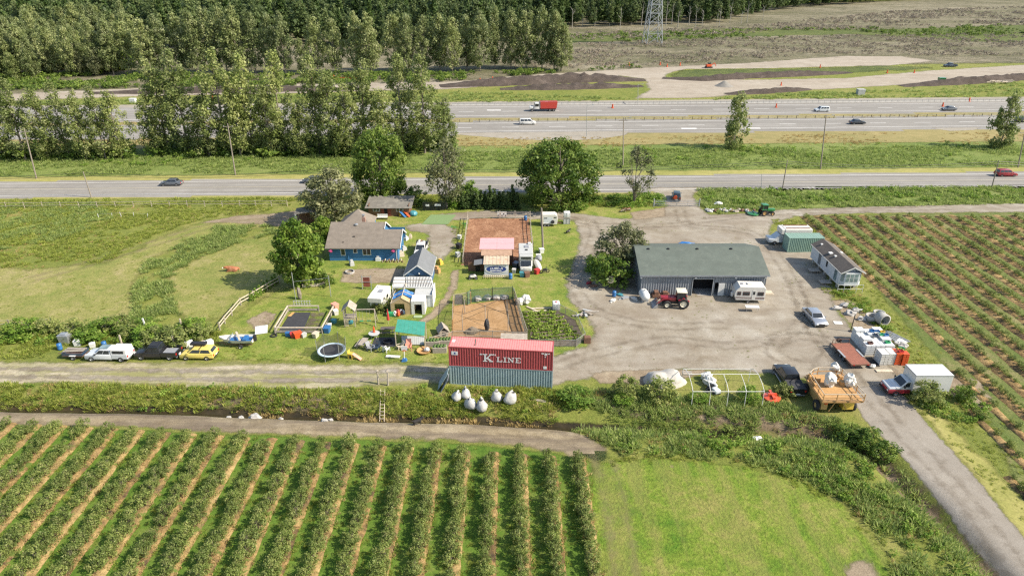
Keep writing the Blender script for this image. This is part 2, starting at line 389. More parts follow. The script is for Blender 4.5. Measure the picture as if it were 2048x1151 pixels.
band('mown_verge', 394.5, 399, 375, 380, 'mown_verge', 1, .5, 1.5)
def line_mark(y0, y1, wd, lev, mat='paint_white', dash=None, x0=-900, x1=2950, name='lane_line', off=0):
    a = P(x0, y0 + (y1 - y0) * x0 / 2048); b = P(x1, y0 + (y1 - y0) * x1 / 2048)
    L = (b - a).length; d = (b - a) / L; n = Vector((-d.y, d.x, 0)) * wd / 2; z = Vector((0, 0, .004 * lev))
    m = MB(); t = off
    while t < L:
        e = min(L, t + (dash[0] if dash else L))
        p, q = a + d * t, a + d * e; m.quad(p - n + z, q - n + z, q + n + z, p + n + z); t = e + (dash[1] if dash else 1)
    o = m.build(name, mat); o['kind'] = 'structure'; return o
for y0, y1, dsh in ((220.8, 206.3, None), (232.5, 212.8, (5, 9)), (242.6, 219.6, None), (257.8, 234.2, None), (266, 242.6, (5, 9)), (273.6, 250.5, None)):
    line_mark(y0, y1, .3, 5, dash=dsh)
for y0, y1, mt in ((367.2, 347.0, 'paint_white'), (378.6, 359.4, 'paint_yellow'), (391.2, 371.4, 'paint_white')):
    line_mark(y0, y1, .22, 4, mt)
# diamond marks of the reserved lane
for px, py in ((988, 220.5), (1378, 257), (1505, 256.5)):
    c = P(px, py); m = MB(); m.box((c.x, c.y, .02), (4.6, 1.3, .002)); o = m.build('lane_mark', 'paint_white'); o['kind'] = 'structure'
# -- farm ground
sheet('lawn', [(560, 560), (650, 520), (640, 440), (820, 415), (1140, 412), (1300, 412), (1330, 425), (1260, 440), (1150, 432), (1165, 480), (1140, 590), (1190, 650), (1185, 690), (1105, 712), (900, 725), (430, 720), (420, 680), (520, 600)], 'lawn', 1)
sheet('paddock', [(-200, 520), (60, 540), (220, 525), (330, 470), (420, 440), (520, 425), (590, 430), (600, 445), (480, 460), (380, 475), (300, 520), (270, 560), (262, 610), (265, 645), (150, 655), (0, 650), (-200, 660)], 'paddock_grass', 1)
sheet('paddock', [(330, 545), (420, 505), (520, 470), (580, 470), (590, 570), (520, 600), (430, 640), (370, 645), (340, 600)], 'paddock_grass', 2)
sheet('bare_dirt', [(400, 446), (470, 432), (540, 428), (600, 420), (620, 445), (600, 458), (540, 450), (470, 445)], 'bare_dirt', 2)
sheet('gravel_yard', [(1290, 376), (1400, 374), (1385, 392), (1395, 412), (1420, 430), (1480, 428), (1560, 420), (1700, 414), (2048, 407), (2400, 402), (2400, 416), (2048, 424), (1700, 426), (1590, 432), (1540, 448), (1540, 470), (1600, 485), (1640, 520), (1660, 575), (1660, 595), (1676, 625), (1700, 655), (1745, 700), (1790, 745), (1780, 790), (1700, 790), (1620, 755), (1520, 745), (1400, 737), (1290, 742), (1180, 752), (1100, 770), (1100, 715), (1175, 692), (1195, 665), (1180, 640), (1140, 600), (1132, 570), (1150, 520), (1163, 480), (1150, 440), (1080, 438), (980, 436), (905, 440), (890, 450), (915, 460), (905, 500), (880, 520), (860, 500), (855, 465), (820, 462), (810, 452), (860, 445), (880, 428), (980, 421), (1130, 424), (1240, 438), (1310, 430), (1335, 412), (1325, 392)], 'gravel', 3)
sheet('gravel_road', [(1690, 775), (1790, 770), (1840, 830), (1950, 955), (2060, 1090), (2200, 1260), (2100, 1260), (2000, 1140), (1900, 1020), (1800, 905), (1730, 840)], 'gravel_road', 4)
sheet('farm_track', [(-300, 722), (0, 724), (400, 726), (700, 730), (895, 728), (900, 765), (780, 768), (620, 778), (480, 775), (300, 768), (0, 764), (-300, 762)], 'track', 2)
sheet('footpath', [(905, 540), (918, 540), (912, 575), (896, 605), (870, 635), (848, 648), (838, 644), (865, 622), (888, 595), (900, 570)], 'bare_dirt', 3, .25, 1.0)
sheet('dirt_track', [(-300, 812), (0, 814), (400, 822), (650, 833), (900, 838), (1050, 838), (1130, 850), (1190, 880), (1225, 915), (1200, 925), (1130, 905), (1050, 890), (900, 878), (600, 868), (400, 860), (200, 850), (0, 848), (-300, 840)], 'dirt_track', 2)
sheet('arena', [(938, 437), (1058, 437), (1064, 505), (1060, 530), (922, 530), (926, 510)], 'woodchips', 4, .25, .6)
sheet('chicken_yard', [(906, 612), (1032, 596), (1052, 674), (1050, 690), (860, 690), (870, 668), (903, 664)], 'ochre_soil', 2, .25, .6)
sheet('garden_plot', [(1042, 622), (1110, 618), (1150, 640), (1168, 678), (1150, 692), (1058, 692)], 'garden_soil', 2, .25, .8)
sheet('fire_pit_yard', [(688, 541), (748, 536), (812, 538), (806, 562), (745, 566), (682, 563)], 'bare_dirt', 2, .25, .8)
sheet('bare_dirt', [(496, 640), (530, 622), (552, 628), (540, 648), (508, 658)], 'bare_dirt', 2, .25, 1)
sheet('bare_dirt', [(1180, 745), (1300, 738), (1420, 740), (1330, 770), (1200, 765)], 'bare_dirt', 4)
sheet('bare_dirt', [(1260, 425), (1330, 415), (1330, 432), (1270, 440)], 'bare_dirt', 4)
sheet('mown_field', [(1188, 928), (1260, 918), (1340, 915), (1480, 930), (1600, 962), (1690, 1010), (1750, 1075), (1800, 1160), (1830, 1260), (1180, 1260), (1180, 1000)], 'mown_field', 2)
sheet('crop_field', [(-500, 842), (0, 850), (400, 866), (900, 886), (1100, 905), (1185, 925), (1215, 1260), (-500, 1260)], 'field_grass', 1)
sheet('crop_field', [(1620, 434), (1800, 428), (2300, 420), (2900, 900), (2048, 1000), (1960, 800), (1850, 690), (1760, 585), (1690, 500)], 'field_tan', 1)
sheet('bare_dirt', [(1660, 600), (1700, 600), (1745, 640), (1800, 700), (1830, 745), (1790, 750), (1730, 680)], 'bare_dirt', 2, .5, 1.5)
sheet('bare_dirt', [(1840, 740), (1960, 760), (2000, 830), (1900, 790)], 'bare_dirt', 2, .5, 1.5)
sheet('dry_verge', [(1785, 800), (1850, 800), (2060, 1010), (2200, 1180), (2080, 1120), (1950, 950), (1850, 830)], 'mown_verge', 3)
# water at the foot of the ditch bank
pts = [P(x, y) for x, y in DITCH_PX[:8]]
poly = [(p.x, p.y + .75) for p in pts] + [(p.x, p.y - .75) for p in pts[::-1]]
sheet('ditch_water', poly, 'ditch_water', 8, .5, .6, True)
# spoil banks on the building site
def bank(name, px, hgt, wid, mat, seed=0, n=26):
    pts = [P(*p) for p in px]; m = MB(); L = [0]
    for a, b in zip(pts[:-1], pts[1:]): L.append(L[-1] + (b - a).length)
    prof = 9; ring = []
    for i in range(n + 1):
        s = L[-1] * i / n; k = max(j for j in range(len(L) - 1) if L[j] <= s + 1e-6); t = (s - L[k]) / (L[k + 1] - L[k])
        c = pts[k].lerp(pts[k + 1], t); d = (pts[k + 1] - pts[k]).normalized(); nn = Vector((-d.y, d.x, 0))
        taper = min(1, 3.2 * i / n + .1, 3.2 * (n - i) / n + .1)
        for j in range(prof):
            u = -1 + 2 * j / (prof - 1)
            hh = hgt * taper * (1 - u * u) * (1 + .5 * mnoise.noise(Vector((s * .35, u * 2.5, seed)))) - .05
            q = c + nn * u * wid * (.7 + .3 * taper) * (1 + .25 * mnoise.noise(Vector((s * .2, seed, u))))
            m.v.append((q.x, q.y, hh))
    for i in range(n):
        for j in range(prof - 1):
            a = i * prof + j; m.f.append((a, a + 1, a + prof + 1, a + prof))
    o = m.build(name, mat, smooth=True); o['kind'] = 'structure'; return o
bank('soil_bank', [(880, 172), (1000, 168), (1100, 163), (1200, 160), (1290, 160)], 2.6, 5.5, 'dark_soil', 1, 50)
bank('soil_bank', [(1000, 178), (1150, 176), (1285, 172)], 1.6, 4, 'dark_soil', 6, 40)
bank('soil_bank', [(1325, 156), (1400, 160), (1480, 155), (1600, 150), (1700, 145)], 1.8, 4, 'dark_soil', 2, 46)
bank('soil_bank', [(1450, 188), (1530, 185), (1620, 178)], 1.3, 3, 'dark_soil', 3, 30)
bank('soil_bank', [(1800, 172), (1920, 166), (2048, 157), (2150, 152)], 2.0, 4, 'dark_soil', 4, 46)
bank('soil_bank', [(180, 186), (330, 184), (520, 181), (720, 178)], 1.5, 4, 'dark_soil', 5, 40)

# wheel ruts and turning circles pressed into the ground
gmat('rut', ((.13, .10, .07), (.18, .145, .105), (.24, .20, .155)), .1, .8, 6.0, bump=.4, bdist=.03, edge=(.5, 3.0, .6, .3))
def ribbon(pts, w_):
    l, r = [], []
    for i, p in enumerate(pts):
        d = (pts[min(i + 1, len(pts) - 1)] - pts[max(i - 1, 0)]).normalized(); n = Vector((-d.y, d.x, 0)) * w_ / 2; l.append((p + n).xy[:]); r.append((p - n).xy[:])
    return l + r[::-1]
def rut(px, lev=6, w_=.28, gauge=1.7, mat='rut'):
    c = [P(*p) for p in px]; q = []
    for i in range(len(c) - 1):
        a = c[max(i - 1, 0)]; b = c[i]; d = c[i + 1]; e = c[min(i + 2, len(c) - 1)]
        for k in range(6):
            t = k / 6; q.append(.5 * ((2 * b) + (d - a) * t + (2 * a - 5 * b + 4 * d - e) * t * t + (3 * b - a - 3 * d + e) * t ** 3))
    q.append(c[-1])
    for s in (-1, 1):
        o = []
        for i, p in enumerate(q):
            d = (q[min(i + 1, len(q) - 1)] - q[max(i - 1, 0)]).normalized(); o.append(p + Vector((-d.y, d.x, 0)) * s * gauge / 2)
        sheet('wheel_rut', ribbon(o, w_), mat, lev, .25, .7, True)
rut([(1360, 420), (1380, 450), (1500, 465), (1560, 520), (1600, 600), (1640, 680), (1720, 770), (1800, 860), (1930, 1000), (2060, 1170)])
rut([(1105, 735), (1200, 705), (1330, 680), (1480, 690), (1600, 650), (1590, 560)], 7)
rut([(1640, 735), (1560, 715), (1548, 690), (1590, 672), (1650, 680), (1660, 705), (1640, 735)], 8)
rut([(1180, 440), (1190, 470), (1165, 530), (1150, 570), (1190, 620), (1300, 650), (1450, 650)], 9)
rut([(1120, 430), (1200, 450), (1330, 450), (1420, 440), (1600, 424), (1900, 416)], 11)
gmat('rut_grass', ((.19, .17, .08), (.25, .215, .115), (.31, .265, .15)), .1, .6, 5.0, bump=.5, bdist=.05, edge=(.6, 3.0, .5, .35))
rut([(1205, 920), (1225, 980), (1240, 1060), (1255, 1180)], 5, .5, 1.9, 'rut_grass')
sheet('bare_dirt', [(1690, 1130), (1730, 1120), (1760, 1150), (1750, 1200), (1700, 1190)], 'bare_dirt', 5, .5, 1.2)
rut([(-100, 836), (300, 838), (650, 850), (900, 858), (1080, 864), (1200, 905)], 6)
rut([(-100, 744), (300, 748), (600, 752), (880, 748)], 5, .5, 1.8, 'gravel')
rut([(60, 560), (200, 520), (330, 480), (430, 450), (560, 440)], 5, .6, 2.2, 'rut_grass')

gmat('brown_bank', ((.10, .075, .05), (.17, .13, .085), (.25, .20, .135)), .15, .7, 5.0, bump=1.0, bdist=.15, edge=(.6, 3.5, .5), contrast=1.2, speck=(.8, (.13, .16, .04), .57))
sheet('ditch_bank', [(1690, 855), (1760, 890), (1860, 990), (1950, 1085), (2030, 1170), (2080, 1230), (2040, 1240), (1940, 1120), (1850, 1020), (1740, 910)], 'brown_bank', 5)
sheet('ditch_bank', [(1180, 800), (1300, 790), (1400, 812), (1540, 815), (1640, 828), (1690, 850), (1650, 868), (1520, 850), (1400, 838), (1250, 828)], 'brown_bank', 5)
sheet('ditch_bank', [(420, 790), (520, 785), (640, 790), (700, 800), (690, 815), (560, 808), (440, 802)], 'brown_bank', 5)
gmat('verge_grass', ((.10, .15, .035), (.155, .20, .05), (.22, .24, .085)), .04, .35, 3.0, bump=1.0, bdist=.2, edge=(.8, 4.0, .3))
band('grass_verge', 300, 354, 283, 334, 'verge_grass', 3, 1, 2)
sheet('grass_verge', [(1400, 380), (2048, 375), (2600, 370), (2600, 402), (2048, 408), (1560, 418), (1440, 428), (1405, 412)], 'verge_grass', 2, .5, 1.5)
# ------------------------------------------------------------------ plants
leafmat('leaf_poplar', ((.12, .165, .045), (.22, .275, .085), (.33, .37, .145), (.46, .48, .25)), .45, .45)
leafmat('leaf_pale', ((.12, .16, .055), (.225, .275, .105), (.34, .38, .175), (.47, .48, .29)), .45, .45)
leafmat('leaf_dark', ((.05, .10, .018), (.105, .175, .032), (.20, .28, .055), (.34, .40, .11)), .45, .4)
leafmat('leaf_bright', ((.09, .165, .022), (.17, .27, .04), (.27, .36, .065), (.38, .44, .11)), .45, .42)
leafmat('leaf_grey', ((.095, .11, .05), (.16, .18, .085), (.235, .25, .13), (.32, .33, .19)), .45, .38)
leafmat('leaf_forest', ((.05, .085, .034), (.09, .135, .05), (.14, .185, .07), (.20, .24, .10)), .5, .38)
leafmat('leaf_berry', ((.11, .16, .04), (.19, .25, .066), (.30, .34, .115), (.42, .42, .18)), .45, .45)
leafmat('leaf_weed', ((.10, .20, .028), (.18, .30, .046), (.26, .37, .07), (.37, .43, .13)), .5, .48)
leafmat('blade_green', ((.17, .24, .036), (.26, .33, .058), (.35, .39, .09), (.46, .45, .16)), .5, .5)
leafmat('blade_cool', ((.16, .25, .06), (.25, .34, .09), (.33, .40, .135), (.43, .46, .2)), .5, .5)
leafmat('blade_dry', ((.27, .21, .075), (.38, .285, .115), (.48, .37, .175), (.54, .45, .26)), .6, .3)
leafmat('needle', ((.04, .075, .022), (.07, .12, .034), (.11, .165, .05), (.15, .20, .065)), .5, .35)
leafmat('twig_grey', ((.16, .135, .105), (.25, .215, .17), (.33, .29, .235), (.40, .37, .31)), .8, .1)
pm('bark', (.20, .17, .135), .9, .35, 3, bump=.4)
pm('bark_pale', (.30, .285, .25), .8, .35, 3)
pm('bark_dark', (.10, .085, .07), .9, .3, 3)

def quads(c, u, v, tint, mat, name):
    """leaf cards: centre c, half axes u and v"""
    n = len(c); fold = np.cross(u, v); fold /= (np.linalg.norm(fold, axis=1, keepdims=True) + 1e-9); fold *= np.linalg.norm(u, axis=1, keepdims=True) * .35
    V = np.empty((n, 4, 3)); V[:, 0] = c - v; V[:, 1] = c + u + fold * .6; V[:, 2] = c + v; V[:, 3] = c - u + fold * .6
    me = bpy.data.meshes.new(name); me.vertices.add(4 * n); me.vertices.foreach_set('co', V.astype(np.float32).ravel())
    me.loops.add(4 * n); me.loops.foreach_set('vertex_index', np.arange(4 * n, dtype=np.int32))
    me.polygons.add(n); me.polygons.foreach_set('loop_start', np.arange(0, 4 * n, 4, dtype=np.int32))
    at = me.attributes.new('tint', 'FLOAT', 'POINT'); at.data.foreach_set('value', np.repeat(np.clip(tint, 0, 1), 4).astype(np.float32))
    me.update(calc_edges=True); me.materials.append(M[mat]); return me
def rdir(r, n):
    d = r.normal(size=(n, 3)); return d / np.linalg.norm(d, axis=1, keepdims=True)
def cloud(centres, radii, per, size, r, up=.35, tvar=.10, ctint=None, squash=.8):
    """leaves in balls round the clump centres, denser towards each ball's skin"""
    k = len(centres); n = k * per
    C0 = np.repeat(centres, per, 0); R0 = np.repeat(radii, per)
    d = rdir(r, n); rad = R0 * r.random(n) ** .42
    off = d * rad[:, None]; off[:, 2] *= squash
    c = C0 + off
    nrm = d * .8 + rdir(r, n) * .8; nrm[:, 2] += up; nrm /= np.linalg.norm(nrm, axis=1, keepdims=True)
    t = rdir(r, n); u = np.cross(nrm, t); u /= np.linalg.norm(u, axis=1, keepdims=True); v = np.cross(nrm, u)
    s = size * (.6 + .8 * r.random(n)); 
    ct = np.repeat(ctint if ctint is not None else r.random(k), per)
    tint = .14 + .62 * ct + tvar * r.normal(size=n)
    return c, u * (s * .42)[:, None], v * (s * .62)[:, None], tint
def clumps(env, H, z0, n, r, shell=.5):
    """n clump centres in the envelope env(t) = radius at relative height t"""
    out = []
    while len(out) < n:
        t = r.random(); Rr = env(t)
        if r.random() > (Rr / 1.0 + .12): continue
        a = r.random() * 2 * math.pi; q = r.random() ** shell
        out.append((t, a, q * Rr))
    return out
def trunk_mb(H, r0, r, limbs, lean=.02, z0=0.0):
    m = MB(); p = Vector((0, 0, -.2)); n = 7; pts = []
    for i in range(n + 1):
        t = i / n; pts.append(Vector((lean * H * math.sin(t * 2 + r.random()) * t, lean * H * (r.random() - .5) * t, H * t - (.2 if i == 0 else 0))))
    for i in range(n): m.tube(pts[i], pts[i + 1], r0 * (1 - .85 * i / n), r0 * (1 - .85 * (i + 1) / n), 7, False)
    for a, b, rr in limbs: m.tube(a, b, rr, rr * .35, 5, False)
    return m
def tree_proto(kind, seed, mat, H, W_, crown0, nclump, per, leaf, crad, env, bark='bark', tr=.28, shell=.5, squash=.8, multi=1):
    r = np.random.default_rng(seed)
    cl = clumps(env, H, crown0, nclump, r, shell)
    ctr = np.array([(W_ * q * math.cos(a), W_ * q * math.sin(a), crown0 + t * (H - crown0)) for t, a, q in cl])
    rad = crad * (.65 + .7 * r.random(nclump))
    c, u, v, ti = cloud(ctr, rad, per, leaf, r, squash=squash)
    crown = quads(c, u, v, ti, mat, 'crown')
    limbs = []
    idx = r.choice(nclump, min(nclump, 26), replace=False)
    for i in idx:
        e = Vector(ctr[i]); z = max(crown0 * .5, e.z - (.25 + .35 * r.random()) * math.hypot(e.x, e.y) * 2.0 - .5)
        limbs.append((Vector((0, 0, z)), e, tr * .32))
    m = trunk_mb(H * .93, tr, r, limbs)
    for k in range(1, multi):
        a = r.random() * 6.28; b = Vector((math.cos(a) * W_ * .45, math.sin(a) * W_ * .45, H * .75)); m.tube((0, 0, 0), b, tr * .7, tr * .2, 6, False)
    return m.mesh('trunk', bark, True), crown
def poplar_env(t): return (.62 + 1.1 * t) if t < .33 else max(.12, 1 - ((t - .33) / .72) ** 1.5)
def round_env(t): return max(.02, math.sqrt(max(0, 1 - (2 * t - .86) ** 2 / 1.32)))
def loose_env(t): return max(.05, math.sin(math.pi * (t * .86 + .1)) ** .9)
def cone_env(t): return (1 - t) ** .85 * .98 + .03
PROT = {}
def proto(key, *a, **k): PROT[key] = tree_proto(key, *a, **k)
for i in range(4):
    proto(f'poplar{i}', 100 + i, 'leaf_poplar', 25, 4.5 + .35 * i, 2.0, 112, 48, .44, 1.08, poplar_env, tr=.3, shell=.6, squash=1.3)
    proto(f'farpop{i}', 120 + i, 'leaf_pale', 25, 5.6 + .4 * i, 3.0, 130, 44, .58, 1.4, poplar_env, tr=.32, shell=.55, squash=1.15)
for i in range(2):
    proto(f'chestnut{i}', 140 + i, 'leaf_dark', 14.3, 6.6 if i == 0 else 8.6, .8, 190 if i == 0 else 260, 70, .42, 1.25, round_env, 'bark_dark', .5, .28)
    proto(f'willow{i}', 150 + i, 'leaf_grey', 11, 4.6, 1.6, 110, 52, .36, 1.0, loose_env, 'bark', .25, .5, 1.0, 3)
proto('maple', 161, 'leaf_bright', 10, 4.2, .6, 120, 60, .42, 1.0, loose_env, 'bark', .25, .4)
proto('aspen', 162, 'leaf_grey', 14, 4.0, 2.0, 75, 46, .36, 1.0, loose_env, 'bark', .22, .5, 1.1, 2)
proto('thin', 163, 'leaf_grey', 10, 4.0, 1.8, 46, 40, .3, .85, loose_env, 'bark', .16, .6, 1.0, 4)
proto('lone', 164, 'leaf_poplar', 14, 4.2, .8, 70, 50, .45, 1.15, poplar_env, 'bark', .2, .55, 1.1)
for i in range(3): proto(f'shrub{i}', 170 + i, ('leaf_weed', 'leaf_dark', 'leaf_berry')[i], 3.0, 1.7, .1, 40, 46, .2, .5, round_env, 'bark', .06, .4)
for i in range(4): proto(f'berry{i}', 180 + i, 'leaf_berry', 1.25, .66, .08, 26, 30, .095, .24, loose_env, 'bark', .025, .45, 1.0, 3)
proto('cedar', 190, 'needle', 4.4, .85, .1, 60, 40, .22, .34, cone_env, 'bark_dark', .07, .35)
proto('smallcedar', 191, 'leaf_weed', 1.7, .42, .05, 24, 30, .14, .2, cone_env, 'bark_dark', .03, .35)
def tree(key, px, py, label, hgt=None, wid=None, name='tree', cat='tree', group=None, rz=None, crown='crown', z=None, loc=None):
    tm, cm = PROT[key]; p = loc if loc is not None else PG(px, py)
    t = thing(name, label, cat, p, random.random() * 6.28 if rz is None else rz, group)
    base = tree_h[key]; sz = (hgt / base) if hgt else 1; sx = wid if wid else sz
    t.scale = (sx, sx, sz)
    for nm, me in (('trunk', tm), (crown, cm)):
        o = bpy.data.objects.new(nm, me); C.objects.link(o); o.parent = t
    return t
tree_h = {k: (25 if k[:6] in ('poplar', 'farpop') else {'chestn': 14.3, 'willow': 11, 'maple': 10, 'aspen': 14, 'thin': 10, 'lone': 14, 'shrub0': 3, 'shrub1': 3, 'shrub2': 3, 'cedar': 4.4, 'smallc': 1.7}.get(k[:6], 1.25)) for k in PROT}
ORD = ['first', 'second', 'third', 'fourth', 'fifth', 'sixth', 'seventh', 'eighth', 'ninth', 'tenth', 'eleventh', 'twelfth', 'thirteenth', 'fourteenth', 'fifteenth', 'sixteenth', 'seventeenth', 'eighteenth', 'nineteenth', 'twentieth', 'twenty-first', 'twenty-second', 'twenty-third', 'twenty-fourth', 'twenty-fifth', 'twenty-sixth', 'twenty-seventh', 'twenty-eighth', 'twenty-ninth', 'thirtieth', 'thirty-first', 'thirty-second', 'thirty-third', 'thirty-fourth']
def top_h(px, py, ty):
    Y = P(px, py).y; return zat(ty, Y)
# poplars between the highway and the near road
near_pop = [(8, 318, 120), (52, 320, 160), (98, 318, 178), (140, 316, 168), (175, 320, 175), (212, 318, 172), (246, 316, 182),
            (312, 310, 190), (338, 306, 108), (380, 308, 103), (420, 312, 190), (456, 308, 103), (482, 312, 140), (508, 308, 110), (545, 312, 170), (570, 306, 108), (604, 312, 200), (640, 306, 108), (668, 310, 140), (700, 312, 170), (735, 306, 110), (770, 312, 180), (808, 304, 108), (850, 306, 114), (890, 300, 190)]
for i, (px, py, ty) in enumerate(near_pop):
    h = top_h(px, py, ty); k = f'poplar{i % 4}'
    tree(k, px, py, f'{ORD[i]} from the left in the nearer row of green poplars along the highway', h, (h / 25) ** .6 * (.92 + .28 * random.random()), 'poplar_tree', 'tree', 'nearer poplar row', crown='crown')
far_pop = [(60, 150, 60), (110, 150, 52), (150, 152, 50), (196, 150, 38), (228, 150, 42), (262, 148, 40), (300, 150, 32), (330, 148, 30), (368, 146, 28), (395, 148, 18), (425, 146, 8), (455, 146, 16), (480, 148, 14), (512, 146, 18), (548, 146, 22), (572, 148, 24), (606, 148, 78), (636, 146, 30), (672, 146, 32), (718, 146, 24), (742, 148, 28), (790, 142, 26), (818, 144, 24), (850, 142, 32), (880, 142, 30), (905, 144, 32), (934, 140, 26), (960, 142, 24), (990, 138, 16), (1022, 138, 16), (1052, 138, 16), (1084, 138, 14), (1108, 140, 24), (1122, 142, 44)]
for i, (px, py, ty) in enumerate(far_pop):
    h = top_h(px, py, ty); k = f'farpop{i % 4}'
    tree(k, px, py, f'{ORD[i]} from the left in the farther row of pale poplars beyond the dirt track', h, (h / 25) ** .6 * (.78 + .25 * random.random()), 'poplar_tree', 'tree', 'farther poplar row')
tree('chestnut0', 765, 402, 'tall dense dark green tree behind the wooden playhouse', 14.8, .82)
tree('chestnut1', 1117, 408, 'large round dark green tree beside the near road, right of the cedar hedge', 12.9, .97)
tree('aspen', 893, 416, 'loose grey-green tree beside the black gate near the road', 14.2, 1.05)
tree('thin', 1268, 408, 'thin airy tree left of the farm gate', 11.5, 1.0)
tree('willow0', 672, 446, 'grey-green feathery tree behind the blue house', 10.5, 1.25)
tree('maple', 606, 572, 'bright green broadleaf tree left of the blue house', 10.6, .88)
tree('maple', 648, 478, 'small bright green tree against the left end of the blue house', 4.2, .45)
tree('willow1', 1240, 540, 'bushy grey-green tree against the left end of the metal barn', 8.0, .88)
tree('shrub1', 1222, 566, 'dark shrub under the bushy tree by the metal barn', 4.6, 1.9, 'shrub', 'shrub')
tree('shrub0', 1200, 545, 'bright shrub left of the bushy tree by the metal barn', 3.4, 1.5, 'shrub', 'shrub')
tree('lone', 1466, 297, 'young poplar standing alone right of centre beside the highway', 14.2, .86)
tree('lone', 1998, 297, 'young poplar at the right edge beside the highway', 14.2, .84)
tree('shrub1', 832, 410, 'dark shrub between the wooden playhouse and the black gate', 3.8, 1.5, 'shrub', 'shrub')
for i, x in enumerate(np.linspace(926, 1034, 13)):
    tree('cedar', x, 418 - (i % 3) * 1.2, f'{ORD[i]} cedar from the left in the clipped hedge behind the riding arena', 3.2 + 1.6 * random.random(), .95, 'cedar_tree', 'tree', 'cedar hedge')
for i, (x, y) in enumerate([(908, 414), (920, 409), (941, 404)]):
    tree('shrub0', x, y, f'{("left", "middle", "right")[i]} of the three leafy shrubs beside the cedar hedge', 3.0 + .8 * i, 1.2, 'shrub', 'shrub', 'shrubs beside the hedge')
hedge = [(45, 668), (95, 664), (150, 668), (185, 676), (215, 668), (240, 660), (262, 672), (285, 662), (300, 680), (318, 690), (345, 676), (368, 672), (388, 668), (405, 678), (352, 692), (300, 692)]
for i, (x, y) in enumerate(hedge):
    tree(f'shrub{(0, 2, 2, 0)[i % 4] if i != 11 else 1}', x, y, f'{ORD[i]} bush counted from the left in the rough hedge behind the parked cars' if i < 14 else f'low bush in front of the rough hedge, {("right", "left")[i - 14]} of the pair', 1.5 + .9 * random.random(), 1.0 + .4 * random.random(), 'shrub', 'shrub', 'bushes of the rough hedge')
for x, y, h, w_, k, lb in [(1252, 792, 2.6, .9, 'shrub2', 'spindly young tree left of the sand heap'), (1318, 798, 2.6, 1.1, 'shrub2', 'rounded bush in front of the sand heap'), (1150, 802, 1.6, 1.2, 'shrub0', 'low bright bush right of the stacked containers'),
    (1850, 806, 2.8, 1.05, 'shrub2', 'bush in front of the box truck'), (1925, 800, 2.0, .6, 'shrub1', 'small dark bush behind the box truck'), (1496, 800, 2.0, .75, 'shrub0', 'bush inside the right end of the greenhouse frame'),
    (1566, 790, 1.5, .7, 'shrub2', 'scraggly bush between the red mower and the black pickup'), (1395, 803, 1.1, .7, 'shrub0', 'low weedy bush at the front of the greenhouse frame'),
    (1245, 806, 1.2, .7, 'shrub0', 'broad-leaved plant at the foot of the spindly young tree'), (1700, 870, 1.8, 1.0, 'shrub1', 'dark bush in the ditch below the gravel road'), (1740, 885, 1.9, 1.0, 'shrub1', 'dark bush at the bend of the ditch'), (1770, 905, 1.8, .9, 'shrub1', 'lowest dark bush in the ditch bend'),
    (652, 566, 2.0, 1.1, 'shrub1', 'low dark shrub under the bright green broadleaf tree'), (1160, 420, 1.8, .9, 'shrub0', 'bush under the right side of the large round tree')]:
    tree(k, x, y, lb, h, w_, 'shrub', 'shrub')
sc_ = [(552, 566), (545, 571), (536, 577), (529, 582), (521, 588), (513, 594), (505, 600)]
for i, (x, y) in enumerate(sc_):
    tree('smallcedar', x, y, f'{ORD[i]} small conical cedar from the top along the rail fence', 1.7, 1.0, 'cedar_tree', 'tree', 'small cedars by the rail fence')
# ------------------------------------------------------------------ crop rows
ROW = 2.93
def bed(x, y0, y1, mat='bed_straw', wk=1.0):
    m = MB(); n = int((y1 - y0) / .8) + 1; prof = [(-.68, -.02), (-.45, .13), (0, .2), (.45, .13), (.68, -.02)]
    for i in range(n + 1):
        y = y0 + (y1 - y0) * i / n
        for u, z in prof:
            j = .18 * mnoise.noise(Vector((x, y * .9, u * 3)))
            m.v.append((x + u * wk + j, y, gz(x, y) + z + (.05 * mnoise.noise(Vector((x * 3, y * 1.7, u))) if z > 0 else 0)))
    for i in range(n):
        for j in range(4): a = i * 5 + j; m.f.append((a, a + 1, a + 6, a + 5))
    o = m.build('crop_bed', mat, smooth=True); o['kind'] = 'structure'; return o
bush_near, bush_rest = [], []
for k in range(23):
    x = 6.75 - ROW * k
    yend = 54.6 + (7 - x) * (60.4 - 54.6) / 62
    bed(x + .14, 30, yend + .2, 'bed_dry' if k % 2 else 'bed_straw', .85)
    y = yend - random.random() * .4
    while y > 37.5:
        if random.random() > .05: bush_near.append((y, x + random.uniform(-.22, .02), k))
        y -= random.uniform(.72, .98)
for k in range(-1, 30):
    x = 60.2 + ROW * k
    y0 = 50 if k < 2 else 52; bed(x - .35, y0, 126.5 - .25 * (k % 3) + .02 * k, 'bed_dry', 1.2)
    y = 126 - random.random()
    while y > y0:
        if random.random() > .06: bush_rest.append((x + random.uniform(-.1, .1), y))
        y -= random.uniform(.7, 1.0)
for k, (x, y0, y1) in enumerate([(54.3, 40, 71), (51.4, 38, 63), (48.6, 36, 52)]): bed(x, y0, y1, 'bed_dry', .8); bush_rest += [(x + .3, y0 + (y1 - y0) * random.random()) for _ in range(22)]
vis = [b for b in bush_near if abs(b[1]) < (b[0] * _cp + CAM_H * _sp) * .765 and b[0] > 39.2]
vis.sort(key=lambda b: b[0]); sel = vis[:300]; ss = set(sel)
cnt = {}
for y, x, k in sel:
    cnt[k] = cnt.get(k, 0) + 1
    tree(f'berry{random.randrange(4)}', 0, 0, f'{ORD[cnt[k] - 1]} berry bush from the bottom, {ORD[k]} crop row from the mown field', random.uniform(.9, 1.5), random.uniform(.9, 1.35), 'berry_bush', 'bush', 'berry bushes of the foreground field', loc=Vector((x, y, gz(x, y) + .12)))
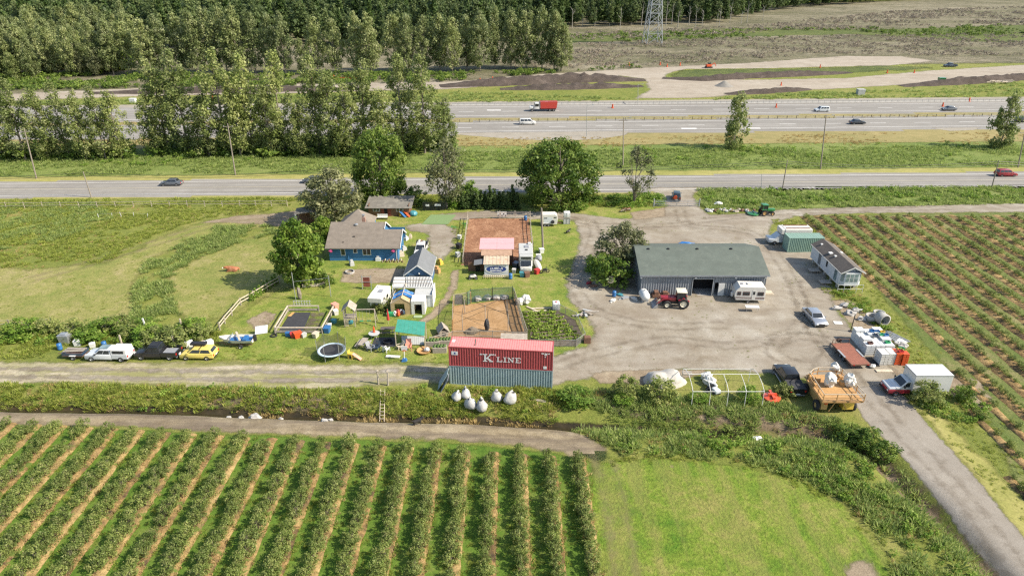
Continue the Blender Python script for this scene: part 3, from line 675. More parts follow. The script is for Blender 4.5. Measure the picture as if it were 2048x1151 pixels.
bush_rest += [(x, y) for y, x, k in bush_near if (y, x, k) not in ss]
# ------------------------------------------------------------------ scattered masses (stuff)
SRC = {}
def source(key, meshes):
    col = bpy.data.collections.new('src_' + key)
    for i, me in enumerate(meshes):
        o = bpy.data.objects.new(f'src_{key}_{i}', me); col.objects.link(o)
    SRC[key] = (col, len(meshes))
def gn_group(key):
    col, n = SRC[key]
    g = bpy.data.node_groups.new('scatter_' + key, 'GeometryNodeTree')
    g.interface.new_socket('Geometry', in_out='INPUT', socket_type='NodeSocketGeometry'); g.interface.new_socket('Geometry', in_out='OUTPUT', socket_type='NodeSocketGeometry')
    N = g.nodes.new; gi = N('NodeGroupInput'); go = N('NodeGroupOutput'); ip = N('GeometryNodeInstanceOnPoints'); ci = N('GeometryNodeCollectionInfo')
    ci.inputs['Collection'].default_value = col; ci.inputs['Separate Children'].default_value = True; ci.inputs['Reset Children'].default_value = True
    def attr(nm, ty):
        a = N('GeometryNodeInputNamedAttribute'); a.data_type = ty; a.inputs['Name'].default_value = nm; return a.outputs[0]
    L = g.links.new
    L(gi.outputs[0], ip.inputs['Points']); L(ci.outputs[0], ip.inputs['Instance']); ip.inputs['Pick Instance'].default_value = True
    L(attr('vi', 'INT'), ip.inputs['Instance Index']); L(attr('rot', 'FLOAT_VECTOR'), ip.inputs['Rotation']); L(attr('scl', 'FLOAT_VECTOR'), ip.inputs['Scale'])
    L(ip.outputs[0], go.inputs[0]); return g
GN = {}
def scatter(name, label, cat, pts, key, s0, s1, tilt=.12, sxy=(.8, 1.3), z=None, kind='stuff'):
    pts = np.asarray(pts, float); n = len(pts)
    if n == 0: return
    if key not in GN: GN[key] = gn_group(key)
    zz = height(pts[:, 0], pts[:, 1]) if z is None else np.full(n, z)
    me = bpy.data.meshes.new(name); me.vertices.add(n); me.vertices.foreach_set('co', np.column_stack([pts[:, :2], zz]).astype(np.float32).ravel())
    a = me.attributes.new('vi', 'INT', 'POINT'); a.data.foreach_set('value', rng.integers(0, SRC[key][1], n).astype(np.int32))
    rot = np.column_stack([rng.normal(0, tilt, n), rng.normal(0, tilt, n), rng.random(n) * 6.283])
    a = me.attributes.new('rot', 'FLOAT_VECTOR', 'POINT'); a.data.foreach_set('vector', rot.astype(np.float32).ravel())
    s = s0 + (s1 - s0) * rng.random(n) ** 1.4; w_ = s * (sxy[0] + (sxy[1] - sxy[0]) * rng.random(n))
    a = me.attributes.new('scl', 'FLOAT_VECTOR', 'POINT'); a.data.foreach_set('vector', np.column_stack([w_, w_, s]).astype(np.float32).ravel())
    o = bpy.data.objects.new(name, me); C.objects.link(o); md = o.modifiers.new('scatter', 'NODES'); md.node_group = GN[key]
    return tag(o, label, cat, None, kind)
def fill(poly, dens, clump=0.0, cs=.25, holes=(), world=False, seed=0):
    pts = np.array(poly) if world else W(poly)
    lo, hi = pts.min(0), pts.max(0); n = int((hi[0] - lo[0]) * (hi[1] - lo[1]) * dens)
    q = lo + rng.random((n, 2)) * (hi - lo); q = q[inside(q[:, 0], q[:, 1], pts)]
    for h_ in holes: hp = W(h_); q = q[~inside(q[:, 0], q[:, 1], hp)]
    if clump:
        f = np.array([mnoise.noise(Vector((x * cs, y * cs, seed))) + .5 * mnoise.noise(Vector((x * cs * 3, y * cs * 3, seed + 5))) for x, y in q]) if len(q) else np.zeros(0)
        q = q[f + rng.normal(0, .12, len(q)) > (clump - .5)]
    return q
def tuft(seed, n, h, spread, wd, mat, lean=.45):
    r = np.random.default_rng(seed); c = np.zeros((n, 3)); a = r.random(n) * 6.283; q = spread * np.sqrt(r.random(n))
    hh = h * (.5 + .6 * r.random(n)); ln = lean * (.3 + r.random(n))
    d = np.column_stack([np.cos(a) * ln, np.sin(a) * ln, np.ones(n)]); d /= np.linalg.norm(d, axis=1, keepdims=True)
    base = np.column_stack([np.cos(a) * q, np.sin(a) * q, np.zeros(n)])
    v = d * (hh / 2)[:, None]; b2 = r.random(n) * 6.283; u = np.column_stack([np.cos(b2), np.sin(b2), np.zeros(n)]) * (wd * (.6 + .8 * r.random(n)))[:, None]
    return quads(base + v * .95, u, v, r.random(n) * .8 + .1, mat, 'tuft')
def heap_plant(seed, n, h, rad, leaf, mat, k=9):
    r = np.random.default_rng(seed); a = r.random(k) * 6.283; q = rad * np.sqrt(r.random(k))
    ctr = np.column_stack([np.cos(a) * q, np.sin(a) * q, h * (.25 + .5 * r.random(k))])
    c, u, v, t = cloud(ctr, np.full(k, rad * .55), n // k, leaf, r, .5)
    c[:, 2] = np.abs(c[:, 2]); return quads(c, u, v, t, mat, 'plant')
source('grass', [tuft(300 + i, 40, .5, .36, .035, 'blade_green', .85) for i in range(4)])
source('cool', [tuft(310 + i, 44, .6, .42, .038, 'blade_cool', .9) for i in range(4)])
source('dry', [tuft(320 + i, 30, .45, .3, .03, 'blade_dry', .6) for i in range(3)])
source('weed', [heap_plant(330 + i, 70, .8, .5, .17, 'leaf_weed') for i in range(4)])
source('scrub', [heap_plant(340 + i, 90, 1.5, .9, .32, 'twig_grey') for i in range(3)])
source('gscrub', [heap_plant(350 + i, 90, 1.6, 1.0, .34, 'leaf_dark') for i in range(3)])
source('berry', [PROT[f'berry{i}'][1] for i in range(4)])
source('veg', [heap_plant(360 + i, 40, .25, .22, .14, 'leaf_bright', 5) for i in range(3)])
def forest_tree(seed, conifer):
    r = np.random.default_rng(seed)
    if conifer: H, W_, n, per, leaf, env, mt, cr = 22, 3.0, 90, 14, .9, cone_env, 'needle', 1.0
    else: H, W_, n, per, leaf, env, mt, cr = 19, 4.2, 70, 18, .9, poplar_env, 'leaf_forest', 1.5
    cl = clumps(env, H, 2, n, r, .5)
    ctr = np.array([(W_ * q * math.cos(a), W_ * q * math.sin(a), 3 + t * (H - 3)) for t, a, q in cl])
    c, u, v, t = cloud(ctr, cr * (.6 + .7 * r.random(n)), per, leaf, r)
    return quads(c, u, v, t, mt, 'ftree')
source('forest', [forest_tree(400 + i, i in (1, 4)) for i in range(6)])
source('wood', [PROT[f'farpop{i}'][1] for i in range(2)] + [PROT['maple'][1], PROT['lone'][1], PROT['aspen'][1]])
# berry bushes beyond the three hundred nearest
far_b = [b for b in bush_rest if b[0] > 30]; near_b = [b for b in bush_rest if b[0] <= 30]
scatter('berry_rows', 'rows of young berry bushes in the field right of the farmyard', 'bushes', far_b, 'berry', .42, .78, .08, (.95, 1.3))
scatter('berry_rows', 'upper ends of the foreground berry rows', 'bushes', near_b, 'berry', .8, 1.2, .08, (.85, 1.15))
# alleys between the rows
al = fill([(-300, 852), (400, 870), (900, 888), (1150, 925), (1190, 1200), (-300, 1200)], 3.0, .45, .3)
scatter('row_grass', 'grass growing in the alleys between the foreground crop rows', 'grass', al, 'grass', .25, .6)
al = fill([(1600, 436), (2200, 425), (2500, 900), (2048, 900), (1880, 760), (1700, 560)], .9, .65, .3)
scatter('row_grass', 'grass between the crop rows right of the farmyard', 'grass', al, 'grass', .25, .55)
st_ = []; gr_ = []
for k in range(23):
    x = 6.75 - ROW * k + .22; yend = 54.6 + (7 - x) * 5.8 / 62
    for y in np.arange(37, yend, .11):
        f = mnoise.noise(Vector((x, y * .35, 3.0)))
        if f > -.15: st_.append((x + random.uniform(-.55, .6), y))
        elif random.random() < .5: gr_.append((x + random.uniform(-.7, .8), y))
scatter('bed_straw', 'dry yellow straw along the foreground crop beds', 'straw', st_, 'dry', .35, .8, .3)
scatter('bed_weeds', 'green weeds on bare stretches of the foreground crop beds', 'weeds', gr_, 'grass', .25, .6, .3)
st_ = []
for k in range(-1, 24):
    x = 60.2 + ROW * k - .35
    for y in np.arange(52, 126, .3):
        if mnoise.noise(Vector((x, y * .2, 8.0))) > -.25: st_.append((x + random.uniform(-.6, .6), y))
scatter('bed_straw', 'dry straw along the crop beds right of the farmyard', 'straw', st_, 'dry', .3, .7, .3)
# tall rough grass
hgl = 'tall rough grass of the left paddock'
pk = [(-200, 412), (560, 404), (600, 418), (520, 424), (400, 440), (310, 470), (220, 522), (60, 538), (-200, 520)]
scatter('tall_grass', 'tall rough grass at the back of the left paddock', 'grass', fill(pk, 3.2, .3, .15), 'grass', .5, 1.2)
scatter('tall_grass', 'bluish rough grass at the left edge of the paddock', 'grass', fill([(-200, 412), (200, 405), (230, 440), (120, 480), (0, 500), (-200, 500)], 2.6, .3, .2), 'cool', .6, 1.2)
scatter('tall_grass', 'tuft of tall grass in the middle of the left paddock', 'grass', fill([(300, 520), (380, 478), (430, 452), (540, 450), (560, 465), (500, 480), (420, 508), (345, 545), (345, 600), (375, 645), (265, 645), (262, 600), (275, 555)], 4.0, .25, .2), 'cool', .6, 1.3)
scatter('tall_grass', 'short tufts over the grazed paddock', 'grass', fill([(-200, 520), (220, 525), (420, 445), (590, 470), (590, 570), (430, 640), (0, 660), (-200, 660)], 1.0, .55, .2), 'grass', .18, .4)
scatter('tall_grass', 'rough grass along the foot of the left hedge', 'grass', fill([(-200, 655), (150, 655), (270, 648), (440, 660), (430, 700), (120, 690), (100, 715), (-200, 720)], 4.0, .25, .25), 'grass', .5, 1.2)
scatter('weeds', 'green weeds among the left hedge', 'weeds', fill([(-200, 668), (150, 660), (270, 655), (420, 665), (420, 690), (120, 684), (-200, 705)], .9, .3, .3), 'weed', .8, 1.6)
# verges of the near road
scatter('tall_grass', 'tall green grass between the near road and the highway', 'grass', fill([(-600, 316), (0, 316), (1024, 302), (2048, 290), (2700, 284), (2700, 325), (2048, 332), (1024, 341), (0, 352), (-600, 358)], 1.6, .2, .08), 'cool', .6, 1.4, .25)
scatter('weeds', 'dark weedy clumps between the near road and the highway', 'weeds', fill([(-600, 305), (0, 305), (1024, 296), (2048, 286), (2700, 282), (2700, 306), (2048, 312), (1024, 325), (0, 335), (-600, 340)], .15, .55, .06), 'weed', .8, 1.6)
scatter('tall_grass', 'dry orange grass on the highway verge', 'grass', fill([(-600, 285), (1024, 276), (2700, 256), (2700, 284), (1024, 297), (-600, 308)], .5, .4, .06), 'dry', .6, 1.3)
scatter('tall_grass', 'dry grass along the highway median', 'grass', fill([(-600, 252), (1024, 237.5), (2700, 221), (2700, 226), (1024, 242), (-600, 258)], .5, .3, .1), 'dry', .5, .9)
scatter('tall_grass', 'tall grass along the farm side of the near road', 'grass', fill([(-400, 402), (560, 396), (720, 394), (1040, 388), (1300, 386), (1320, 400), (1320, 412), (1200, 414), (1030, 405), (600, 405), (-400, 415)], 2.2, .3, .12), 'grass', .6, 1.4)
scatter('weeds', 'tall weeds along the road right of the farm gate', 'weeds', fill([(1400, 382), (1500, 381), (2048, 376), (2500, 372), (2500, 394), (2048, 400), (1650, 405), (1480, 412), (1410, 405)], .7, .5, .12), 'weed', .7, 1.4)
scatter('tall_grass', 'grass round the weeds right of the farm gate', 'grass', fill([(1395, 379), (2048, 374), (2500, 370), (2500, 402), (2048, 407), (1560, 417), (1440, 426), (1405, 415)], 3.0, .25, .15), 'cool', .5, 1.4)
scatter('weeds', 'weeds under the tree left of the farm gate', 'weeds', fill([(1190, 396), (1310, 388), (1325, 400), (1325, 412), (1240, 418), (1180, 412)], 1.6, .25, .2), 'weed', .8, 1.6)
scatter('undergrowth', 'dark undergrowth at the foot of the nearer poplars', 'undergrowth', fill([(-400, 298), (60, 300), (265, 300), (265, 318), (-400, 325)], .3) .tolist() + fill([(300, 292), (900, 284), (905, 304), (600, 314), (305, 318)], .3).tolist(), 'gscrub', 1.0, 2.2)
# beyond the highway
scatter('tall_grass', 'green grass strip between the highway and the building site', 'grass', fill([(-600, 202), (60, 203), (600, 190), (900, 182), (1270, 198), (1200, 203), (-600, 214)], .35, .3, .04), 'cool', .9, 1.8)
scatter('tall_grass', 'green grass strip at the right between the highway and the building site', 'grass', fill([(1400, 198), (1600, 186), (1800, 178), (2048, 165), (2600, 150), (2600, 186), (2048, 193), (1400, 201)], .35, .3, .04), 'cool', .9, 1.8)
scatter('weeds', 'green undergrowth at the foot of the farther poplars', 'weeds', fill([(-400, 150), (500, 150), (900, 148), (1130, 140), (1290, 133), (1280, 138), (1060, 150), (900, 163), (600, 172), (0, 182), (-400, 186)], .22, .35, .05), 'gscrub', .7, 1.5)
scatter('scrub', 'grey-brown leafless scrub beyond the building site', 'scrub', fill([(900, 130), (1100, 90), (1500, 75), (2400, 60), (2400, 112), (1860, 112), (1690, 108), (1300, 130), (1140, 138)], .16, .4, .04), 'scrub', .3, .9)
scatter('scrub', 'dark brown scrub in front of the far forest', 'scrub', fill([(1130, 66), (1500, 52), (1800, 22), (2500, 0), (2500, 45), (1800, 55), (1130, 84)], .08, .4, .02), 'scrub', .5, 1.2)
scatter('scrub', 'green scrub belt before the far forest', 'scrub', fill([(1130, 70), (1500, 60), (2400, 44), (2400, 70), (1700, 72), (1130, 88)], .05, .45, .02), 'gscrub', .6, 1.5)
# ditch bank, weeds and garden
bk = [(-300, 766), (300, 770), (620, 780), (900, 775), (1110, 778), (1180, 800), (1110, 832), (900, 822), (640, 817), (400, 808), (-300, 798)]
scatter('tall_grass', 'rough grass on the bank of the ditch', 'grass', fill(bk, 6.0, .22, .2), 'grass', .5, 1.3)
scatter('tall_grass', 'dry yellow grass at the foot of the ditch bank', 'grass', fill([(500, 805), (640, 812), (900, 820), (1110, 832), (1100, 842), (900, 836), (640, 832), (500, 824)], 4.0, .45, .25), 'dry', .6, 1.4)
scatter('weeds', 'green weeds on the bank of the ditch', 'weeds', fill(bk, .7, .5, .25, seed=3), 'weed', .4, .9)
scatter('tall_grass', 'grass strip between the parked cars and the farm track', 'grass', fill([(100, 690), (440, 690), (620, 715), (880, 715), (890, 728), (0, 724), (0, 712)], 2.5, .45, .3), 'grass', .2, .45)
wd = [(1110, 790), (1200, 780), (1380, 790), (1540, 800), (1640, 830), (1720, 850), (1760, 880), (1830, 960), (1900, 1040), (1990, 1151), (2050, 1260), (1840, 1260), (1760, 1075), (1700, 1008), (1600, 958), (1480, 925), (1340, 910), (1250, 912), (1190, 880), (1140, 848), (1250, 836), (1200, 820)]
scatter('weeds', 'lush green weeds bordering the mown field', 'weeds', fill([(1190, 880), (1260, 850), (1400, 840), (1520, 850), (1640, 870), (1740, 920), (1830, 1010), (1960, 1160), (2000, 1260), (1850, 1260), (1770, 1075), (1700, 1005), (1600, 955), (1480, 922), (1340, 906), (1250, 908)], 1.3, .4, .18), 'weed', .5, 1.1)
scatter('tall_grass', 'rough grass among the weeds bordering the mown field', 'grass', fill(wd, 5.0, .3, .2, seed=4), 'cool', .5, 1.25)
scatter('tall_grass', 'dry stalks among the weeds right of centre', 'grass', fill(wd, .8, .6, .2, seed=9), 'dry', .6, 1.3)
scatter('weeds', 'weeds below the box truck', 'weeds', fill([(1810, 790), (1930, 780), (1990, 830), (1950, 850), (1860, 830)], 2.4, .3, .3), 'weed', .5, 1.0)
scatter('tall_grass', 'grass right of the gravel road', 'grass', fill([(1800, 800), (1900, 780), (2048, 900), (2200, 1150), (2070, 1080), (1950, 940), (1850, 830)], 2.4, .4, .3), 'grass', .25, .6)
scatter('tall_grass', 'grass and weeds behind the concrete pipes', 'grass', fill([(1630, 575), (1700, 585), (1800, 680), (1900, 770), (1850, 770), (1780, 690), (1700, 620)], 3.0, .4, .3), 'grass', .4, .9)
scatter('weeds', 'leafy weeds by the mobile home and the pipes', 'weeds', fill([(1640, 575), (1730, 590), (1790, 670), (1740, 650), (1690, 610)], 1.2, .4, .3), 'weed', .5, 1.0)
scatter('tall_grass', 'grass at the corner of the berry field by the parked camper', 'grass', fill([(1540, 440), (1620, 436), (1650, 470), (1560, 455)], 3.0, .3, .3), 'grass', .4, .9)
scatter('tall_grass', 'short tufts over the farmyard lawn', 'grass', fill([(560, 560), (650, 520), (820, 520), (900, 460), (1140, 440), (1140, 590), (1180, 690), (900, 720), (430, 715), (420, 680), (520, 600)], .8, .6, .3, holes=([(938, 437), (1058, 437), (1064, 532), (920, 532)], [(900, 600), (1170, 600), (1170, 700), (860, 690)])), 'grass', .12, .3)
scatter('tall_grass', 'longer grass along the left side of the riding arena', 'grass', fill([(905, 455), (935, 440), (925, 540), (905, 545), (900, 500)], 3.0, .3, .4), 'grass', .3, .6)
vg = []
for i in range(9):
    a = P(1052 + 2 * i, 628 + 7 * i); b = P(1112 + 6.5 * i, 624 + 6.5 * i)
    for t in np.arange(0, 1, .035): vg.append((a.x + (b.x - a.x) * t + random.uniform(-.08, .08), a.y + (b.y - a.y) * t + random.uniform(-.1, .1)))
scatter('vegetables', 'rows of leafy vegetables in the garden plot', 'vegetables', vg, 'veg', .7, 1.7)
scatter('tall_grass', 'dead straw stems over the ditch bank and weeds', 'grass', fill(bk, 1.6, .5, .3, seed=21), 'dry', .5, 1.1)
scatter('tall_grass', 'dry tufts spread over the left paddock', 'grass', fill(pk, .9, .5, .2, seed=22), 'dry', .4, .8)
scatter('tall_grass', 'grass along the right berry field margin', 'grass', fill([(1640, 560), (1740, 560), (1900, 760), (2048, 900), (2048, 1000), (1900, 830), (1800, 700)], 2.4, .35, .3, seed=23), 'grass', .25, .6)
scatter('tall_grass', 'weedy fringe between the mown field and the weeds', 'grass', fill([(1190, 915), (1340, 904), (1480, 920), (1600, 952), (1700, 1003), (1780, 1085), (1760, 1100), (1685, 1025), (1590, 972), (1480, 940), (1340, 924), (1200, 935)], 4.0, .4, .5, seed=24), 'grass', .25, .7)
scatter('tall_grass', 'dry grass on the bare margin of the right berry field', 'grass', fill([(1655, 580), (1740, 590), (1800, 650), (1900, 745), (1980, 830), (1930, 840), (1830, 760), (1740, 690), (1690, 630)], 1.6, .45, .3, seed=31), 'dry', .3, .7)
scatter('gravel_weeds', 'low weeds creeping over the edges of the gravel yard', 'weeds', fill([(1120, 430), (1560, 430), (1700, 640), (1790, 760), (1500, 760), (1100, 760), (1180, 650), (1130, 570)], .5, .72, .12, seed=25), 'grass', .12, .3)
# far forest
ff = fill([(-900, 96), (0, 96), (600, 96), (900, 92), (1040, 84), (1100, 66), (1130, 56), (1450, 46), (1560, 20), (1800, 2), (2048, -9), (2700, -18), (3000, -28), (-900, -28)], .012)
scatter('forest', 'dark mixed forest filling the far background', 'forest', ff, 'forest', .75, 1.3, .03, (.9, 1.2), 0.0)
wf = fill([(-700, 90), (250, 90), (300, 130), (240, 150), (100, 160), (-700, 176)], .03)
scatter('forest', 'lighter young wood at the far left', 'forest', wf, 'wood', .5, .95, .04, (.9, 1.2), 0.0)
fr = np.random.default_rng(55)
# pale bare trunks standing before the forest
def snag(px, py, h, i):
    p = P(px, py); t = thing('dead_birch', f'{ORD[i]} pale leafless trunk from the left before the far forest', 'tree', p, fr.random() * 6, 'pale leafless trunks')
    m = MB(); m.tube((0, 0, -.2), (fr.normal() * .6, .1, h), .18 + .1 * fr.random(), .05, 6)
    m.build('trunk', 'bark_pale', t)
    b = MB()
    for k in range(6):
        z = h * (.4 + .55 * fr.random()); a = fr.random() * 6.28; l = h * .16; b.tube((0, 0, z), (math.cos(a) * l, math.sin(a) * l, z + l * 1.2), .1, .03, 4, False)
    b.build('branches', 'bark_pale', t)
sn = sorted([(72, 92), (84, 98), (118, 84), (140, 90), (152, 95), (1146, 58), (1170, 57), (1192, 56), (1212, 55), (1236, 58), (1262, 53), (1282, 54), (1330, 56), (1344, 52), (1362, 56), (1384, 50), (1392, 54), (1408, 52), (1430, 50), (1444, 53), (1462, 48), (1480, 49), (1500, 46), (1530, 44)])
for i, (x, y) in enumerate(sn): snag(x + fr.uniform(-8, 8), y - fr.uniform(0, 4), fr.uniform(7, 18), i)
# ------------------------------------------------------------------ building materials
pm('steel_red', (.38, .075, .08), .55, .14, 1.2, dirt=(.12, .05, .035), dirt_amt=.4)
pm('steel_red_roof', (.66, .23, .22), .6, .12, 1.5, dirt=(.25, .08, .06), dirt_amt=.35)
pm('steel_blue', (.26, .34, .355), .6, .14, 1.2, dirt=(.07, .09, .09), dirt_amt=.4)
pm('steel_green', (.22, .34, .28), .6, .14, 1.2, dirt=(.10, .14, .11), dirt_amt=.4)
pm('letter_white', (.66, .67, .67), .6, .08, 4)
pm('steel_grey', (.21, .23, .255), .5, .12, 1.0, dirt=(.10, .10, .095), dirt_amt=.4)
pm('roof_green', (.092, .112, .096), .85, .13, .7, dirt=(.145, .165, .14), dirt_amt=.5, bump=.2, bscale=20)
pm('roof_tan', (.20, .172, .142), .95, .16, 1.0, dirt=(.16, .135, .11), dirt_amt=.55, bump=.5, bscale=14)
pm('roof_slate', (.15, .16, .17), .9, .14, 1.2, dirt=(.09, .10, .105), dirt_amt=.5, bump=.3, bscale=14)
pm('roof_brown', (.10, .086, .075), .9, .15, 1.2, dirt=(.15, .13, .11), dirt_amt=.5, bump=.4, bscale=16)
pm('roof_pink', (.68, .34, .35), .5, .06, 1.5, dirt=(.58, .27, .27), dirt_amt=.4)
pm('roof_rust', (.52, .42, .31), .7, .22, 1.6, dirt=(.33, .15, .06), dirt_amt=.9)
pm('roof_brownish', (.36, .235, .16), .8, .2, 1.8, dirt=(.22, .13, .08), dirt_amt=.6)
pm('roof_mossy', (.16, .15, .13), .9, .2, 1.0, dirt=(.28, .26, .22), dirt_amt=.7, bump=.4)
pm('wall_blue', (.035, .145, .31), .7, .12, 1.0, dirt=(.05, .11, .20), dirt_amt=.3)
pm('wall_shed_blue', (.07, .14, .25), .7, .12, 1.0)
pm('trim_white', (.62, .62, .60), .6, .08, 2, dirt=(.5, .48, .43), dirt_amt=.3)
pm('wall_pale', (.54, .57, .60), .65, .07, 1.2, dirt=(.45, .46, .46), dirt_amt=.3)
pm('wood_brown', (.16, .085, .05), .8, .25, 2.5)
pm('wood_red', (.20, .055, .035), .8, .25, 2.5)
pm('wood_weathered', (.33, .29, .24), .9, .25, 3, dirt=(.18, .15, .12), dirt_amt=.5)
pm('wood_pale', (.50, .43, .33), .85, .2, 3, dirt=(.32, .27, .2), dirt_amt=.4)
pm('wood_new', (.43, .25, .10), .75, .16, 3, dirt=(.36, .2, .08), dirt_amt=.4)
pm('wood_deck_red', (.26, .10, .065), .8, .2, 3, dirt=(.18, .075, .05), dirt_amt=.5)
pm('black_plastic', (.018, .018, .02), .55, .25, 3)
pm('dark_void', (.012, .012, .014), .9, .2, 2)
pm('concrete', (.36, .35, .33), .9, .14, 1.5, dirt=(.22, .21, .19), dirt_amt=.5, bump=.2)
pm('galv', (.42, .44, .46), .42, .12, 2, .6)
pm('galv_dull', (.33, .35, .37), .6, .15, 2, .3)
pm('pole_wood', (.23, .20, .165), .9, .2, 2.5)
pm('chim_brick', (.28, .17, .13), .9, .2, 4)
pm('tarp_blue', (.03, .16, .42), .5, .15, 2)
pm('tarp_green', (.05, .27, .20), .55, .12, 2, dirt=(.10, .34, .27), dirt_amt=.5)
pm('tarp_tan', (.40, .30, .16), .7, .18, 2)
pm('tarp_white', (.58, .58, .555), .6, .1, 2, dirt=(.44, .41, .34), dirt_amt=.6, bump=.8, bscale=5)
pm('mesh_green', (.08, .14, .10), .8, .2, 3)
pm('cloth_dark', (.035, .036, .04), .85, .25, 2)
pm('sign_blue', (.02, .05, .22), .5, .08, 2)
glass('pane'); glass('pane_pale', (.16, .22, .23), .15)
def text_part(body, mat, parent, name, size, loc, rot, font_extrude=.006, align='CENTER', sx=1.0, shear=0.0):
    cu = bpy.data.curves.new('t', 'FONT'); cu.body = body; cu.size = size; cu.align_x = align; cu.align_y = 'CENTER'; cu.extrude = font_extrude; cu.shear = shear; cu.offset = size * .018
    o = bpy.data.objects.new('t', cu); C.objects.link(o); bpy.context.view_layer.update()
    me = bpy.data.meshes.new_from_object(o.evaluated_get(bpy.context.evaluated_depsgraph_get()))
    C.objects.unlink(o); bpy.data.objects.remove(o)
    me.materials.clear(); me.materials.append(M[mat])
    t = bpy.data.objects.new(name, me); C.objects.link(t); t.parent = parent; t.location = loc; t.rotation_euler = rot; t.scale = (sx, 1, 1)
    return t
def serif(chars, parent, mat, x, z, h, y):
    """thick slab-serif capitals laid on the -y face; returns the advance"""
    st = h * .2; se = h * .1; names = {'K': 'letter_k', 'L': 'letter_l', 'I': 'letter_i', 'N': 'letter_n', 'E': 'letter_e'}
    for ch in chars:
        m = MB(); k = [0]
        def r(x0, x1, z0, z1): m.b(x + x0, x + x1, y - .02 - .0015 * k[0], y, z + z0, z + z1); k[0] += 1
        def dg(x0, z0, x1, z1, wd):
            d = Vector((x1 - x0, 0, z1 - z0)); n = Vector((-d.z, 0, d.x)).normalized() * wd / 2; k[0] += 1; yy = y - .02 - .0015 * k[0]
            a = Vector((x + x0, yy, z + z0)); b_ = Vector((x + x1, yy, z + z1)); m.slab(a - n, b_ - n, b_ + n, a + n, .012)
        if ch == 'K': w_ = h * 1.15; r(.15 * h, .15 * h + st, 0, h); r(0, .5 * h, 0, se); r(0, .5 * h, h - se, h); dg(.35 * h, .38 * h, w_ * .82, h * .97, st * .6); dg(.45 * h, .52 * h, w_ * .86, .03 * h, st); r(w_ * .62, w_, h - se, h); r(w_ * .62, w_ * 1.03, 0, se)
        if ch == 'L': w_ = h * 1.0; r(.15 * h, .15 * h + st, 0, h); r(0, .5 * h, h - se, h); r(0, w_, 0, se * 1.3); r(w_ - se * 1.2, w_, 0, .38 * h)
        if ch == 'I': w_ = h * .55; r(w_ / 2 - st / 2, w_ / 2 + st / 2, 0, h); r(0, w_, 0, se); r(0, w_, h - se, h)
        if ch == 'N': w_ = h * 1.15; r(.14 * h, .14 * h + st * .6, 0, h); r(w_ - .14 * h - st * .6, w_ - .14 * h, 0, h); dg(.2 * h, h * .95, w_ - .2 * h, .05 * h, st); r(0, .4 * h, 0, se); r(w_ - .42 * h, w_, h - se, h); r(0, .25 * h, h - se, h)
        if ch == 'E': w_ = h * .95; r(.15 * h, .15 * h + st, 0, h); r(0, w_, 0, se); r(0, w_, h - se, h); r(.15 * h, .62 * h, h * .45, h * .45 + se); r(w_ - se, w_, 0, .32 * h); r(w_ - se, w_, h * .68, h)
        m.build(names[ch], mat, parent); x += w_ + h * .2
    return x
# ------------------------------------------------------------------ corrugated containers
def corrugated(m, x0, x1, y, z0, z1, per, dep, sgn):
    """trapezoid-profile wall panel along x at depth y (outward sgn)"""
    n = int(round((x1 - x0) / per)); per = (x1 - x0) / n; pts = []
    for i in range(n):
        a = x0 + i * per; pts += [(a, 0), (a + per * .28, 0), (a + per * .5, -dep), (a + per * .78, -dep)]
    pts.append((x1, 0)); vs = []; fs = []
    for x, d in pts: vs += [(x, y + sgn * d, z0), (x, y + sgn * d, z1)]
    for i in range(len(pts) - 1): fs.append((2 * i, 2 * i + 2, 2 * i + 3, 2 * i + 1))
    m.add(vs, fs)
def container(label, loc, rz, L, mat, roofmat, lettering=False):
    t = thing('shipping_container', label, 'container', loc, rz); W_, H = 2.44, 2.59
    f = MB()
    for x in (-L / 2, L / 2 - .12):
        for y in (-W_ / 2, W_ / 2 - .12): f.b(x, x + .12, y, y + .12, 0, H)
    for z in (.0, H - .1):
        for y in (-W_ / 2 + .003, W_ / 2 - .103): f.b(-L / 2 + .12, L / 2 - .12, y, y + .1, z + .002, z + .098)
        for x in (-L / 2 + .003, L / 2 - .103): f.b(x, x + .1, -W_ / 2 + .12, W_ / 2 - .12, z + .002, z + .098)
    f.build('frame', mat, t)
    for sgn, y in ((-1, -W_ / 2 + .012), (1, W_ / 2 - .012)):
        m = MB(); corrugated(m, -L / 2 + .12, L / 2 - .12, y, .1, H - .1, .3, .09, sgn); m.build('side_panel', mat, t)
    m = MB(); n = int(L / .28)
    for i in range(n):
        a = -L / 2 + .12 + (L - .24) * i / n; b = (L - .24) / n
        m.b(a, a + b * .55, -W_ / 2 + .1, W_ / 2 - .1, H - .07, H - .012); m.b(a + b * .55, a + b, -W_ / 2 + .1, W_ / 2 - .1, H - .07, H - .035)
    m.build('roof', roofmat, t)
    e = MB(); 
    for i in range(8): e.b(-L / 2 + .03, -L / 2 + .05 + .03 * (i % 2), -W_ / 2 + .12 + .275 * i, -W_ / 2 + .12 + .275 * (i + 1), .1, H - .1)
    e.build('end_wall', mat, t)
    d = MB()
    for s in (-1, 1): d.b(L / 2 - .07, L / 2 - .03, min(0.01 * s, s * 1.09), max(.01 * s, s * 1.09), .1, H - .1)
    dd = d.build('door', mat, t)
    rb = MB()
    for y in (-.8, -.3, .3, .8): rb.tube((L / 2, y, .15), (L / 2, y, H - .15), .025, .025, 6)
    rb.build('lock_rod', 'galv', dd)
    return t
p0 = P(901, 767); p1 = P(1103, 778)
crz = heading(p0, p1); cc = (p0 + p1) / 2; nn = Vector((-math.sin(crz), math.cos(crz), 0)) * 1.22
c1 = container('grey-blue corrugated shipping container at the bottom of the stack', (cc.x + nn.x, cc.y + nn.y, -.03), crz, 12.19, 'steel_blue', 'steel_blue')
